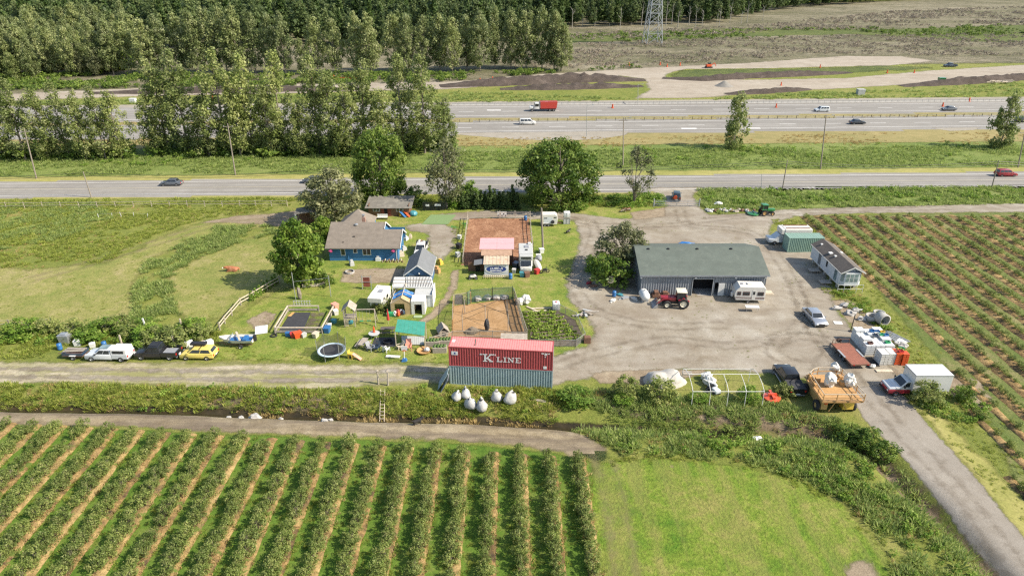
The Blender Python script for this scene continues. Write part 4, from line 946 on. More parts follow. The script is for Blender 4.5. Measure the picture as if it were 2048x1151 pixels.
c2 = container('red corrugated shipping container with white lettering on top of the stack', (cc.x + nn.x, cc.y + nn.y, 2.565), crz, 12.19, 'steel_red', 'steel_red_roof')
xx = serif('K', c2, 'letter_white', -2.05, .82, 1.02, -1.215)
serif('LINE', c2, 'letter_white', -.45, .86, .66, -1.215)
for x in (-2.4, -2.22, -.84, -.66):
    m = MB(); m.b(x, x + .1, -1.232, -1.2, 1.68, 1.86); m.build('quote_mark', 'letter_white', c2)
m = MB(); m.b(-5.75, -5.0, -1.225, -1.2, 1.5, 1.98); o = m.build('label_plate', 'letter_white', c2); m = MB(); m.b(-5.46, -5.26, -1.23, -1.22, 1.62, 1.86); m.build('logo', 'sign_blue', o)
m = MB(); m.b(5.0, 5.4, -1.225, -1.2, .2, .56); m.build('label_plate', 'letter_white', c2)
for i, (x0, x1, z) in enumerate([(4.75, 5.05, 2.2), (5.12, 5.45, 2.2), (5.52, 5.7, 2.2), (5.1, 5.4, 2.02), (5.15, 5.26, 1.76)]):
    m = MB(); m.b(x0, x1, -1.222, -1.2, z, z + .12); m.build('stencil_mark', 'letter_white', c2)
m = MB(); m.b(-5.85, -5.5, -.1, .45, 2.58, 2.592); m.build('roof_plate', 'letter_white', c2)
m = MB(); m.box((-3.1, .3, 2.594), (.12, 1.0, .02), .12); m.box((-3.05, -.5, 2.596), (.16, .35, .02), -.2); m.build('rust_patch', 'roof_brown', c2)
g = P(1574, 503.8)
container('green corrugated shipping container beside the mobile home', (g.x + 3.03, g.y + 1.22, .0), 0, 6.06, 'steel_green', 'steel_green')
# sheets leaning on the stack
m = MB(); q = P(888, 772)
t = thing('leaning_panel', 'grey panels leaning on the left end of the container stack', 'panel', q)
MB().slab((-.7, -.8, 0), (.55, -.8, 2.2), (.55, 1.0, 2.2), (-.7, 1.0, 0), .06).build('sheet', 'steel_blue', t)
MB().slab((-.3, -1.3, 0), (.6, -1.3, 1.7), (.6, .2, 1.7), (-.3, .2, 0), .06).build('sheet', 'steel_grey', t)
# ------------------------------------------------------------------ metal barn
bp = P(1280, 591); BX0, BY0 = bp.x, bp.y; BX1 = xat(1527, BY0); BY1 = BY0 + 11.8; BH, BR = 3.55, 5.55
barn = thing('metal_barn', 'long grey corrugated metal barn with a green low-pitched roof', 'barn', (BX0, BY0, 0)); L = BX1 - BX0; D = BY1 - BY0
def cwall(name, segs, mat='steel_grey'):
    m = MB()
    for x0, x1, z0, z1 in segs: corrugated(m, x0, x1, 0, z0, z1, .36, .08, -1)
    return m.build(name, mat, barn)
dx0, dx1 = L * .415, L * .575; ex0, ex1 = L * .593, L * .622
cwall('front_wall', [(0, dx0, 0, BH), (dx0, dx1, 2.75, BH), (dx1, ex0, 0, BH), (ex0, ex1, 2.15, BH), (ex1, L, 0, BH)])
for nm, x in (('end_wall', 0), ('end_wall', L)):
    MB().add([(x, 0, 0), (x, D, 0), (x, D, BH), (x, D / 2, BR - .05), (x, 0, BH)], [(0, 1, 2, 3, 4)]).build(nm, 'steel_grey', barn)
MB().quad((0, D, 0), (L, D, 0), (L, D, BH), (0, D, BH)).build('back_wall', 'steel_grey', barn)
MB().b(0.05, L - .05, .1, D - .1, -.02, .03).build('floor', 'concrete', barn)
ov = .35
rf = MB(); rf.slab((-ov, -ov, BH - .05), (L + ov, -ov, BH - .05), (L + ov, D / 2, BR), (-ov, D / 2, BR), .12).build('roof_slope', 'roof_green', barn)
MB().slab((-ov, D / 2, BR), (L + ov, D / 2, BR), (L + ov, D + ov, BH - .05), (-ov, D + ov, BH - .05), .12).build('roof_slope', 'roof_green', barn)
for i, f_ in enumerate((.085, .25, .49, .77)):
    y = D / 2 - .75; z = BH - .05 + (BR - BH + .05) * (y + ov) / (D / 2 + ov)
    MB().b(L * f_, L * f_ + .32, y, y + .3, z - .05, z + .2).build('roof_vent', 'black_plastic', barn)
MB().b(-ov, L + ov, -ov - .03, -ov + .02, BH - .26, BH - .04).build('gutter', 'steel_grey', barn)
MB().b(dx0 - .08, dx1 + .08, -.09, .02, 2.76, 2.92).b(dx0 - .1, dx0, -.085, .02, 0, 2.75).b(dx1, dx1 + .1, -.085, .02, 0, 2.75).build('door_frame', 'galv_dull', barn)
MB().b(ex1 + .05, ex1 + .95, -.11, -.06, .05, 2.1).build('door', 'trim_white', barn)
MB().b(0.4, L - .4, 2.5, 2.6, 0.03, 2.9).build('dark_backing', 'dark_void', barn)  # near-black sheet painted to stand in for the shade inside the barn
for f_ in (-.005, .43, .75, .99): MB().b(L * f_ - .12, L * f_ + .12, -.25, -.09, BH - .6, BH - .42).build('floodlight', 'trim_white', barn)
m = MB(); m.blob((0, 0, .0), (1.2, .6, .28), 2, .6, 12, 8)
tg = m.build('blue_tarp', 'tarp_blue', smooth=True); q = P(1374, 489, 3.6); tg.location = (q.x, BY1 + .2, BH - .1); tag(tg, 'crumpled blue tarp behind the ridge of the metal barn', 'tarp')
# ------------------------------------------------------------------ blue house
HX0 = xat(660, 104.7); HX1 = xat(797, 104.7); HY = 104.7
house = thing('blue_house', 'blue wooden house with a tan shingle roof and white trim', 'house', (HX0, HY, 0)); L = HX1 - HX0; EH, RH, RD = 2.55, 5.0, 5.0; XS = L - 2.9
MB().b(0, L, 0, .12, 0, EH).build('front_wall', 'wall_blue', house)
MB().add([(0, .12, 0), (0, 9, 0), (0, 9, EH), (0, RD, RH - .1), (0, .12, EH)], [(0, 1, 2, 3, 4)]).build('end_wall', 'wall_blue', house)
MB().add([(XS, .2, EH), (XS, 9, 0), (XS, 9, EH), (XS, RD, RH - .1)], [(0, 1, 2, 3)]).build('end_wall', 'wall_blue', house)
MB().add([(L, .12, 0), (L, 6.3, 0), (L, 6.3, EH), (L, 3.4, 4.1), (L, .12, EH)], [(0, 1, 2, 3, 4)]).build('end_wall', 'wall_blue', house)
MB().b(0, L, 8.9, 9.0, 0, EH).build('back_wall', 'wall_blue', house)
s_ = (RH - EH + .1) / (RD + .5)
def rz_(y): return EH - .1 + s_ * (y + .5)
def shingles(m, x0, x1, y0, y1, zf, n, t=.035):
    for i in range(n):
        a = y0 + (y1 - y0) * i / n; b = y0 + (y1 - y0) * (i + 1) / n; up = .012
        m.slab((x0, a, zf(a) + t + up), (x1, a, zf(a) + t + up), (x1, b + .02, zf(b) + t - up), (x0, b + .02, zf(b) + t - up), t)
m = MB(); shingles(m, -.45, XS + .3, -.5, RD, rz_, 22); m.build('roof_slope', 'roof_tan', house)
m = MB(); shingles(m, XS + .31, L + .5, -.5, 3.4, rz_, 15); m.build('roof_slope', 'roof_tan', house)
MB().slab((-.45, RD, RH), (XS + .3, RD, RH), (XS + .3, 9.6, EH - .2), (-.45, 9.6, EH - .2), .1).build('roof_slope', 'roof_tan', house)
MB().slab((XS + .31, 3.4, rz_(3.4)), (L + .5, 3.4, rz_(3.4)), (L + .5, 6.8, EH - .2), (XS + .31, 6.8, EH - .2), .1).build('roof_slope', 'roof_tan', house)
for a, b in (((L + .52, -.52, rz_(-.5)), (L + .52, 3.4, rz_(3.4) + .03)), ((L + .52, 3.4, rz_(3.4) + .03), (L + .52, 6.8, EH - .2)), ((XS + .33, 3.45, rz_(3.4) + .1), (XS + .33, RD, RH)), ((XS + .33, RD, RH), (XS + .33, 9.6, EH - .2))):
    MB().bar(a, b, .06, .2).build('bargeboard', 'trim_white', house)
MB().b(-.45, L + .5, -.56, -.5, EH - .22, EH - .08).build('fascia', 'roof_tan', house)
for x0, x1, z0, z1 in ((1.95, 2.75, .95, 2.3), (4.05, 4.75, 1.35, 2.4), (5.6, 7.0, 1.0, 2.4)):
    w_ = MB().b(x0, x1, -.03, .02, z0, z1).build('window', 'trim_white', house)
    k = 2 if x1 - x0 > 1.2 else 1
    for j in range(k):
        a = x0 + .1 + (x1 - x0 - .1) * j / k; MB().b(a, a + (x1 - x0 - .1) / k - .1, -.045, -.02, z0 + .1, z1 - .1).build('pane', 'pane', w_)
MB().b(L - .3, L - .18, -.04, .0, 0, EH).build('corner_trim', 'trim_white', house)
MB().tube((3.2, -.1, 0), (3.2, -.1, EH - .2), .05).build('downpipe', 'wall_blue', house)
ap = Vector((3.0, 10.8, 5.3)); bs = [(-.3, 8.2, 2.9), (5.8, 8.2, 2.9), (5.8, 13.4, 2.9), (-.3, 13.4, 2.9)]
MB().add([ap] + bs, [(0, 1, 2), (0, 2, 3), (0, 3, 4), (0, 4, 1)]).build('hip_roof', 'roof_tan', house)
MB().b(-.05, 5.5, 8.5, 13.1, 0, 2.9).build('rear_wing', 'wall_blue', house)
ch = MB().b(4.5, 5.05, 6.6, 7.15, 3.2, 5.2).build('chimney', 'chim_brick', house); MB().lathe([(.0, 5.75), (.28, 5.7), (.22, 5.5), (.12, 5.35), (.12, 5.19), (0, 5.19)], (4.78, 6.88, 0), 10).build('cowl', 'galv', ch)
MB().lathe([(0, rz_(4.3) + .35), (.3, rz_(4.3) + .25), (.3, rz_(4.3) + .05), (0, rz_(4.3))], (4.0, 4.3, 0), 10).build('roof_vent', 'galv', house)
MB().b(3.9, 4.2, 1.7, 1.9, rz_(1.7), rz_(1.7) + .3).build('roof_vent', 'roof_brown', house); MB().b(2.3, 2.5, .6, .75, rz_(.6), rz_(.6) + .2).build('roof_vent', 'roof_brown', house)
for x, zz in ((.4, 1.9), (L - .7, 1.9)): MB().blob((x, -.35, zz), (.3, .25, .3), 3, .5).build('flower_basket', pm('flower_pink', (.45, .06, .18), .8, .5, 12) if 'flower_pink' not in M else 'flower_pink', house)
# ------------------------------------------------------------------ grey gable shed
q = P(809, 546, 2.4); SX0, SY0 = q.x + .15, q.y; shed = thing('gable_shed', 'small shed with a grey gable roof and blue gable end right of the house', 'shed', (SX0, SY0, 0)); w_ = 3.75; d_ = 6.6
for x in (0, w_): MB().b(x - .05, x + .05, 0, d_, 0, 2.35).build('side_wall', 'wall_shed_blue', shed)
MB().add([(0, 0, 0), (w_, 0, 0), (w_, 0, 2.35), (w_ / 2, 0, 3.75), (0, 0, 2.35)], [(0, 1, 2, 3, 4)]).build('gable_wall', 'wall_shed_blue', shed)
MB().add([(0, d_, 0), (w_, d_, 0), (w_, d_, 2.35), (w_ / 2, d_, 3.75), (0, d_, 2.35)], [(0, 1, 2, 3, 4)]).build('gable_wall', 'wall_shed_blue', shed)
for s, x in ((-1, -.3), (1, w_ + .3)):
    MB().slab((x, -.3, 2.15), (w_ / 2, -.3, 3.85), (w_ / 2, d_ + .3, 3.85), (x, d_ + .3, 2.15), .08).build('roof_slope', 'roof_slate', shed)
    MB().bar((x, -.33, 2.1), (w_ / 2, -.33, 3.8), .05, .16).build('bargeboard', 'trim_white', shed)
    MB().bar((x, -.3, 2.08), (x, d_ + .3, 2.08), .06, .1).build('gutter', 'trim_white', shed)
MB().b(.2, w_ - .2, -.02, .04, 2.05, 2.3).build('lintel', 'wall_shed_blue', shed)
MB().b(.5, w_ - .5, -.04, .02, 0, 2.0).build('door', 'roof_slate', shed)
lamp = MB().tube((w_ / 2 + .2, -.1, 1.2), (w_ / 2 + .2, -.1, 2.3), .06).build('post', 'black_plastic', shed); MB().blob((w_ / 2 + .2, -.1, 2.4), (.16, .16, .16), 1, .05).build('globe', 'trim_white', lamp)
# ------------------------------------------------------------------ wooden playhouse cabin
q0 = P(738, 432); cab = thing('playhouse', 'low brown wooden cabin with white-framed windows behind the blue house', 'cabin', q0); L = 7.9
MB().b(0, L, 0, .1, 0, 1.85).build('front_wall', 'wood_brown', cab); MB().b(-.02, .1, .1, 4, 0, 2.2).build('side_wall', 'wood_brown', cab); MB().b(L - .1, L + .02, .1, 4, 0, 2.2).build('side_wall', 'wood_brown', cab)
MB().slab((-.6, -.5, 1.8), (L + .6, -.5, 1.8), (L + .7, 4.4, 2.75), (-.5, 4.4, 2.75), .1).build('roof', 'roof_mossy', cab)
for x0, x1 in ((.9, 2.2), (5.4, 6.8)):
    w_ = MB().b(x0, x1, -.05, .02, .95, 1.75).build('window', 'trim_white', cab); MB().b(x0 + .1, (x0 + x1) / 2 - .05, -.07, -.04, 1.05, 1.65).b((x0 + x1) / 2 + .05, x1 - .1, -.07, -.04, 1.05, 1.65).build('pane', 'pane', w_)
MB().b(3.1, 3.7, -.03, .02, 0, 1.75).build('door', 'dark_void', cab); MB().b(2.5, 3.05, -.05, .02, .05, 1.7).build('door_panel', 'wood_red', cab); MB().b(3.75, 4.4, -.05, .02, .05, 1.7).build('door_panel', 'wood_red', cab)
# ------------------------------------------------------------------ lean-to at the paddock
q = P(625, 456); lt = thing('lean_to_shelter', 'open lean-to shelter with a weathered flat roof at the paddock edge', 'shelter', q)
a, b, c_, d_ = P(588, 427.6, 3.0) - q, P(631, 422.5, 3.0) - q, P(636.4, 409, 3.3) - q, P(593, 416, 3.3) - q
MB().slab(a, b, c_, d_, .12).build('roof', 'roof_mossy', lt)
for p_ in (a, b, c_, d_): MB().b(p_.x * .94 - .09, p_.x * .94 + .09, p_.y - .09, p_.y + .09, -.1, p_.z - .1).build('post', 'galv_dull', lt)
MB().slab(Vector((d_.x, d_.y - .2, 0)), Vector((c_.x, c_.y - .2, 0)), Vector((c_.x, c_.y - .2, 2.8)), Vector((d_.x, d_.y - .2, 2.8)), .06).build('back_wall', 'wood_brown', lt)
# ------------------------------------------------------------------ stable with the oval sign
q = P(969, 551.4); X0, Y0 = q.x, q.y; st = thing('stable', 'ramshackle stable with pink, brown and rusty roofs and a blue oval sign', 'stable', (X0, Y0, 0)); w_ = xat(1017, Y0) - X0
MB().b(0, w_, 0, .1, 0, 2.1).build('front_wall', 'wall_pale', st)
for x in (0, w_): MB().b(x - .04, x + .04, .1, 2.9, 0, 2.15).build('side_wall', 'wood_weathered', st)
m = MB()
for i in range(14): a = -.15 + (w_ + .3) * i / 14; m.slab((a, -.25, 2.12 + .03 * (i % 2)), (a + (w_ + .3) / 14, -.25, 2.12 + .03 * (i % 2)), (a + (w_ + .3) / 14, 3.0, 2.28 + .03 * (i % 2)), (a, 3.0, 2.28 + .03 * (i % 2)), .05)
m.build('rusty_roof', 'roof_rust', st)
xa, xb = P(962, 511, 2.35).x - X0, P(1024, 511, 2.35).x - X0
MB().slab((xa, 2.75, 2.36), (xb, 2.75, 2.36), (xb, 4.5, 2.75), (xa, 4.5, 2.75), .06).build('brown_roof', 'roof_brownish', st)
xa, xb = xa - .35, xb + .35
m = MB()
for i in range(2):
    for j in range(2):
        u0, u1 = xa + (xb - xa) * i / 2 + .01, xa + (xb - xa) * (i + 1) / 2 - .01; v0, v1 = 4.35 + 2.15 * j, 4.35 + 2.15 * (j + 1) - .02
        z0, z1 = 2.8 + .12 * j, 2.8 + .12 * (j + 1); m = MB(); m.slab((u0, v0, z0 + .02 * j), (u1, v0, z0 + .02 * j), (u1, v1, z1), (u0, v1, z1), .05); m.build('roof_panel', 'roof_pink', st)
MB().b(xa + .3, xb - .3, 4.45, 4.5, 0, 2.7).build('stall_wall', 'wood_brown', st)
for x in (xa + .2, xb - .2):
    MB().b(x - .06, x + .06, 8.3, 8.42, 0, 2.95).build('post', 'pole_wood', st); MB().b(x - .05, x + .05, 4.5, 8.3, .0, 1.2).build('stall_side', 'wood_brown', st)
def oval(rx, rz2, y, th, mat, name, par):
    m = MB(); n = 32
    vs = [(w_ / 2 - .02 + rx * math.cos(6.2832 * i / n), yy, 1.22 + rz2 * math.sin(6.2832 * i / n)) for yy in (y, y + th) for i in range(n)]
    m.add(vs, [tuple(range(n)), tuple(range(2 * n - 1, n - 1, -1))] + [(i, (i + 1) % n, n + (i + 1) % n, n + i) for i in range(n)]); return m.build(name, mat, par)
sg = oval(1.82, .80, -.06, .05, 'trim_white', 'sign', st); oval(1.58, .57, -.075, .02, 'sign_blue', 'sign_face', sg)
text_part('LUBE-X', 'letter_white', sg, 'lettering', .62, (w_ / 2 + .0, -.082, 1.34), (R(90), 0, 0), .004, 'CENTER', 1.0, .25)
m = MB().b(w_ / 2 - 1.02, w_ / 2 - .1, -.084, -.076, .84, 1.0).b(w_ / 2 - .02, w_ / 2 + .8, -.084, -.076, .84, 1.0).build('small_lettering', 'letter_white', sg)
# side lean-to left of the sign wall
MB().slab((-1.7, .3, 1.75), (-.05, .3, 2.0), (-.05, 2.2, 2.05), (-1.7, 2.2, 1.8), .05).build('side_roof', 'roof_slate', st)
MB().b(-2.7, -.1, 1.9, 2.0, 0, 1.5).build('side_shed_wall', 'wood_brown', st)
# ------------------------------------------------------------------ mobile home
mx0, mx1, my0, my1 = 49.75, 53.0, 93.6, 104.6; mh = thing('mobile_home', 'pale mobile home on piers with a dark brown roof and bay window', 'mobile home', (mx0, my0, 0)); w_ = mx1 - mx0; d_ = my1 - my0
MB().b(0, .1, .3, d_, .9, 3.05).build('side_wall', 'wall_pale', mh); MB().b(w_ - .1, w_, .3, d_, .9, 3.05).build('side_wall', 'wall_pale', mh)
MB().add([(0, d_, .9), (w_, d_, .9), (w_, d_, 3.05), (w_ / 2, d_, 3.85), (0, d_, 3.05)], [(0, 1, 2, 3, 4)]).build('end_wall', 'wall_pale', mh)
MB().add([(0, .3, 3.0), (w_, .3, 3.0), (w_, .3, 3.05), (w_ / 2, .3, 3.85), (0, .3, 3.05)], [(0, 1, 2, 3, 4)]).build('gable', 'wall_pale', mh)
bayp = [(0, .3), (.55, -.35), (w_ - .55, -.35), (w_, .3)]
m = MB()
for (xa, ya), (xb, yb) in zip(bayp[:-1], bayp[1:]): m.quad((xa, ya, .9), (xb, yb, .9), (xb, yb, 3.05), (xa, ya, 3.05))
m.quad((0, .3, 3.04), (.55, -.35, 3.04), (w_ - .55, -.35, 3.04), (w_, .3, 3.04)); bay = m.build('bay_wall', 'wall_pale', mh)
for i in range(3):
    a = .65 + i * (w_ - 1.3) / 3; f = MB().b(a, a + (w_ - 1.3) / 3 - .06, -.385, -.34, 1.5, 2.85).build('window', 'trim_white', mh)
    for j in range(2): MB().b(a + .05, a + (w_ - 1.3) / 3 - .11, -.40, -.375, 1.56 + .66 * j, 2.14 + .66 * j).build('pane', 'pane_pale', f)
for s in (0, 1):
    xa, xb = (.12, .45) if s == 0 else (w_ - .12, w_ - .45); ya = .3 - (.12 / .55) * .65 - .02; yb = .3 - (.45 / .55) * .65 - .02
    MB().slab((xa, ya, 1.5), (xb, yb, 1.5), (xb, yb, 2.85), (xa, ya, 2.85), .02).build('window', 'pane_pale', mh)
for s, x in ((-1, -.25), (1, w_ + .25)):
    MB().slab((x, -.45, 2.98), (w_ / 2, -.45, 3.95), (w_ / 2, d_ + .2, 3.95), (x, d_ + .2, 2.98), .08).build('roof_slope', 'roof_brown', mh)
    MB().bar((x, -.47, 2.94), (w_ / 2, -.47, 3.9), .05, .14).build('bargeboard', 'trim_white', mh)
    MB().bar((x, -.45, 2.93), (x, d_ + .2, 2.93), .06, .1).build('gutter', 'trim_white', mh)
MB().b(-.02, w_ + .02, .3, d_ + .02, .72, .9).build('floor_frame', 'trim_white', mh)
for y in (1.0, 3.3, 5.6, 7.9, 10.2):
    for x in (.35, w_ - .35): MB().b(x - .2, x + .2, y - .2, y + .2, -.1, .72).build('pier', 'concrete', mh)
for y0, y1, z0, z1, mt in ((1.2, 2.1, .95, 2.95, 'pane_pale'), (4.7, 5.2, 1.7, 2.75, 'pane'), (7.2, 8.1, .95, 2.95, 'roof_slate')):
    MB().b(-.04, .02, y0, y1, z0, z1).build('door' if y1 - y0 > .6 else 'window', mt, mh)
for x, y, s in ((.9, 4.6, .32), (.75, 6.0, .55), (.8, 9.6, .3), (w_ - .7, 6.2, .4)):
    z = 3.0 + .97 * (1 - abs(x - w_ / 2) / (w_ / 2 + .25)); MB().b(x - s / 2, x + s / 2, y - s * .6, y + s * .6, z - .05, z + .14).build('skylight', 'trim_white', mh)
q = thing('deck_railing', 'thin white railing in front of the mobile home bay window', 'railing', (mx0 - .5, my0 - .9, 0))
for x in np.linspace(0, 3.8, 5): MB().tube((x, 0, -.05), (x, 0, 1.35), .03).build('post', 'trim_white', q)
for z in (.6, 1.3): MB().tube((0, .004, z), (3.8, .004, z), .025).build('rail', 'trim_white', q)
for i, (y, l_) in enumerate([(2.2, 'nearer'), (6.6, 'farther')]):
    o = MB().b(-1.9, -.2, y - .6, y + .6, .3, .4).b(-1.9, -1.1, y - .5, y + .5, .0, .1).build('wooden_step', 'wood_weathered'); o.location = (mx0, my0, 0); tag(o, f'{l_} of the two wooden landings beside the mobile home', 'steps', 'landings of the mobile home')
# ------------------------------------------------------------------ vehicles (local +X is forward)
def paint(name, col, metal=0.0): return pm(name, col, .3, .06, 1.5, metal, coat=.6)
paint('car_silver', (.42, .44, .47), .6); paint('car_black', (.016, .017, .02)); paint('car_white', (.60, .60, .585)); paint('car_yellow', (.62, .50, .13)); paint('car_grey', (.12, .135, .16), .3)
paint('car_red', (.26, .02, .03)); paint('car_dark', (.03, .035, .045)); paint('car_navy', (.03, .05, .085)); paint('car_palegrey', (.50, .53, .55))
paint('tractor_red', (.30, .025, .04)); paint('tractor_green', (.03, .17, .05)); paint('truck_red', (.42, .04, .03)); paint('mower_orange', (.62, .09, .04)); paint('jeep_dark', (.03, .045, .05))
pm('tyre', (.022, .022, .023), .9, .2, 4); pm('rim', (.26, .27, .28), .4, .12, 3, .5); pm('rim_cream', (.62, .58, .46), .5, .1, 3); pm('rim_rust', (.45, .28, .10), .6, .15, 3)
pm('lamp_red', (.42, .015, .012), .3, .1); pm('lamp_white', (.75, .76, .74), .2, .06); pm('lamp_amber', (.75, .3, .03), .3, .1); pm('trim_black', (.02, .02, .022), .5, .15); pm('plate', (.7, .7, .68), .5, .05)
pm('rv_white', (.60, .585, .54), .45, .06, 1.2, dirt=(.5, .46, .38), dirt_amt=.35); pm('rv_grey', (.42, .43, .42), .7, .1, 1.5, dirt=(.28, .27, .24), dirt_amt=.6); pm('rv_brown', (.12, .06, .05), .6, .1)
pm('steel_rusty', (.16, .085, .055), .8, .25, 2); pm('plastic_blue', (.03, .13, .32), .45, .12, 2); pm('plastic_white', (.60, .61, .60), .5, .07, 2); pm('plastic_orange', (.55, .085, .025), .45, .1, 2); pm('plastic_yellow', (.58, .40, .07), .45, .1, 2); pm('plastic_red', (.42, .04, .04), .45, .1, 2); pm('plastic_green', (.03, .30, .13), .45, .1, 2); pm('plastic_teal', (.06, .24, .29), .45, .1, 2); pm('plastic_pink', (.68, .30, .22), .55, .1, 2); pm('plastic_grey', (.25, .26, .28), .5, .12, 2)
_wc = {}
def wheel(par, x, y, r, w_=.22, rim='rim', side=1):
    key = (round(r, 3), w_, rim)
    if key not in _wc:
        a = MB().lathe([(r * .55, -w_ / 2), (r * .93, -w_ / 2), (r, -w_ * .3), (r, w_ * .3), (r * .93, w_ / 2), (r * .55, w_ / 2)], (0, 0, 0), 16, 'Y').mesh('tyre', 'tyre', False)
        b = MB().lathe([(0, -w_ * .38), (r * .2, -w_ * .44), (r * .22, -w_ * .3), (r * .48, -w_ * .3), (r * .55, -w_ * .48), (r * .55, w_ * .48), (r * .48, w_ * .3), (r * .22, w_ * .3), (r * .2, w_ * .44), (0, w_ * .38)], (0, 0, 0), 14, 'Y').mesh('rim', rim, False)
        _wc[key] = (a, b)
    t = bpy.data.objects.new('wheel', None); C.objects.link(t); t.parent = par; t.location = (x, y, r)
    for nm, me in zip(('tyre', 'rim'), _wc[key]):
        o = bpy.data.objects.new(nm, me); C.objects.link(o); o.parent = t
def face_win(par, q, u0, u1, v0, v1, mat='pane', name='window', off=.012):
    """pane on a quad face q (bl, br, tr, tl) in its own unit coordinates"""
    a, b, c, d = map(Vector, q)
    f = lambda u, v: (a.lerp(b, u)).lerp(d.lerp(c, u), v)
    n = (b - a).cross(d - a).normalized() * off
    return MB().slab(f(u0, v0) + n, f(u1, v0) + n, f(u1, v1) + n, f(u0, v1) + n, .004).build(name, mat, par) if abs(n.z) < 0 else MB().quad(f(u0, v0) + n, f(u1, v0) + n, f(u1, v1) + n, f(u0, v1) + n).build(name, mat, par)
def car(name, label, cat, loc, rz, mat, L=4.6, W_=1.82, H=1.45, hb=.92, hood=.82, kind='sedan', r=.33, group=None, rim='rim', roofmat=None):
    t = thing(name, label, cat, loc, rz, group); h = L / 2
    if kind == 'sedan': cx = (-h + .55, h - 1.15, -h + 1.15, h - 1.95); tail = hb - .02
    elif kind == 'hatch': cx = (-h + .06, h - .95, -h + .42, h - 1.75); tail = hb
    elif kind == 'suv': cx = (-h + .05, h - 1.05, -h + .3, h - 1.75); tail = hb
    elif kind == 'van': cx = (-h + .04, h - .75, -h + .2, h - 1.6); tail = hb
    elif kind == 'pickup': cx = (-h + 2.05, h - 1.25, -h + 2.15, h - 2.0); tail = hb
    x0, x1, t0, t1 = cx; wi = W_ / 2
    if kind == 'pickup':
        prof = [(x0 - .06, .32), (x0 - .06, hb), (x1, hb), (h - .25, hood), (h - .03, hood - .18), (h, .45), (h - .05, .32)]
    else:
        prof = [(-h + .05, .3), (-h, .55), (-h + .06, tail), (x0, hb), (x1, hb), (h - .35, hood), (h - .05, hood - .2), (h, .45), (h - .08, .25)]
    MB().prism(prof, -wi, wi).build('body', mat, t, True, .07, 2)
    cab = MB().hull8((x0, x1, -wi + .05, wi - .05, hb - .03), (t0, t1, -wi + .24, wi - .24, H)); c_o = cab.build('cabin', mat, t, True, .05, 2)
    B = [(x0, -wi + .05, hb - .03), (x1, -wi + .05, hb - .03), (x1, wi - .05, hb - .03), (x0, wi - .05, hb - .03)]; T = [(t0, -wi + .24, H), (t1, -wi + .24, H), (t1, wi - .24, H), (t0, wi - .24, H)]
    face_win(t, (B[1], B[2], T[2], T[1]), .06, .94, .14, .9, name='windscreen'); face_win(t, (B[3], B[0], T[0], T[3]), .08, .92, .25 if kind != 'pickup' else .35, .88, name='rear_window')
    for q in ((B[0], B[1], T[1], T[0]), (B[2], B[3], T[3], T[2])):
        ns = 3 if kind in ('suv', 'van') else 2
        for i in range(ns): face_win(t, q, .06 + .88 * i / ns + .015, .06 + .88 * (i + 1) / ns - .015, .18, .86, name='side_window')
    if kind == 'pickup':
        b0 = -h; b1 = x0 - .08
        MB().b(b0, b1, -wi, -wi + .09, .45, hb + .04).build('bed_side', mat, t, False, .02, 1); MB().b(b0, b1, wi - .09, wi, .45, hb + .04).build('bed_side', mat, t, False, .02, 1)
        MB().b(b0, b0 + .08, -wi + .09, wi - .09, .45, hb + .03).build('tailgate', mat, t); MB().b(b0 + .08, b1, -wi + .09, wi - .09, .42, .55).build('bed_floor', 'trim_black', t)
    for x in (-h + .9, h - .85):
        for s in (-1, 1): wheel(t, x, s * (wi - .09), r, .22, rim)
    for s in (-1, 1):
        MB().b(h - .12, h + .012, s * (wi - .35) - .17, s * (wi - .35) + .17, hood - .3, hood - .14).build('headlight', 'lamp_white', t)
        MB().b(-h - .012, -h + .06, s * (wi - .18) - .1, s * (wi - .18) + .1, tail - .35, tail - .08).build('taillight', 'lamp_red', t)
        MB().b(x1 - .35, x1 - .15, s * (wi + .07) - .07, s * (wi + .07) + .07, hb + .02, hb + .16).build('mirror', 'trim_black' if kind == 'pickup' else mat, t)
    MB().b(h - .06, h + .03, -wi + .12, wi - .12, .28, .46).build('bumper', 'trim_black' if kind != 'pickup' else 'rim', t, False, .02, 1)
    MB().b(-h - .03, -h + .06, -wi + .12, wi - .12, .3, .48).build('bumper', 'trim_black' if kind != 'pickup' else 'rim', t, False, .02, 1)
    MB().b(-h - .036, -h - .028, -.26, .26, .5, .63).build('plate', 'plate', t)
    MB().b(h - .03, h + .02, -wi + .5, wi - .5, hood - .32, hood - .16).build('grille', 'trim_black', t)
    return t
PI = math.pi
# moving cars on the near road
def on(px, py, z=.012): q = P(px, py); return Vector((q.x, q.y, z))
rr = heading(P(0, 378), P(2048, 359)); hr = heading(P(0, 240), P(2048, 217))
car('car', 'dark grey sedan on the near road left of the poplars', 'car', on(344, 370), rr + PI, 'car_grey')
car('car', 'dark grey sedan half hidden behind the grey-green tree on the near road', 'car', on(626, 365), rr + PI, 'car_grey', kind='hatch')
car('car', 'dark red estate car at the right end of the near road', 'car', on(2010, 351.5), rr, 'car_red', kind='suv', H=1.6)
car('car', 'white minivan on the nearer highway carriageway', 'van', on(1055, 248.5), hr, 'car_white', 5.0, 1.95, 1.75, 1.0, .9, 'van')
car('car', 'white sport utility car on the farther highway carriageway', 'car', on(1643, 223), hr + PI, 'car_palegrey', 4.7, 1.9, 1.65, kind='suv')
car('car', 'silver-grey sedan at the right on the farther highway carriageway', 'car', on(1897, 221), hr + PI, 'car_grey', kind='sedan')
car('car', 'dark sedan on the nearer highway carriageway at right', 'car', on(1714, 248), hr, 'car_dark')
car('car', 'dark car at the right edge of the nearer carriageway behind the young poplar', 'car', on(2044, 244), hr, 'car_dark', kind='suv', H=1.6)
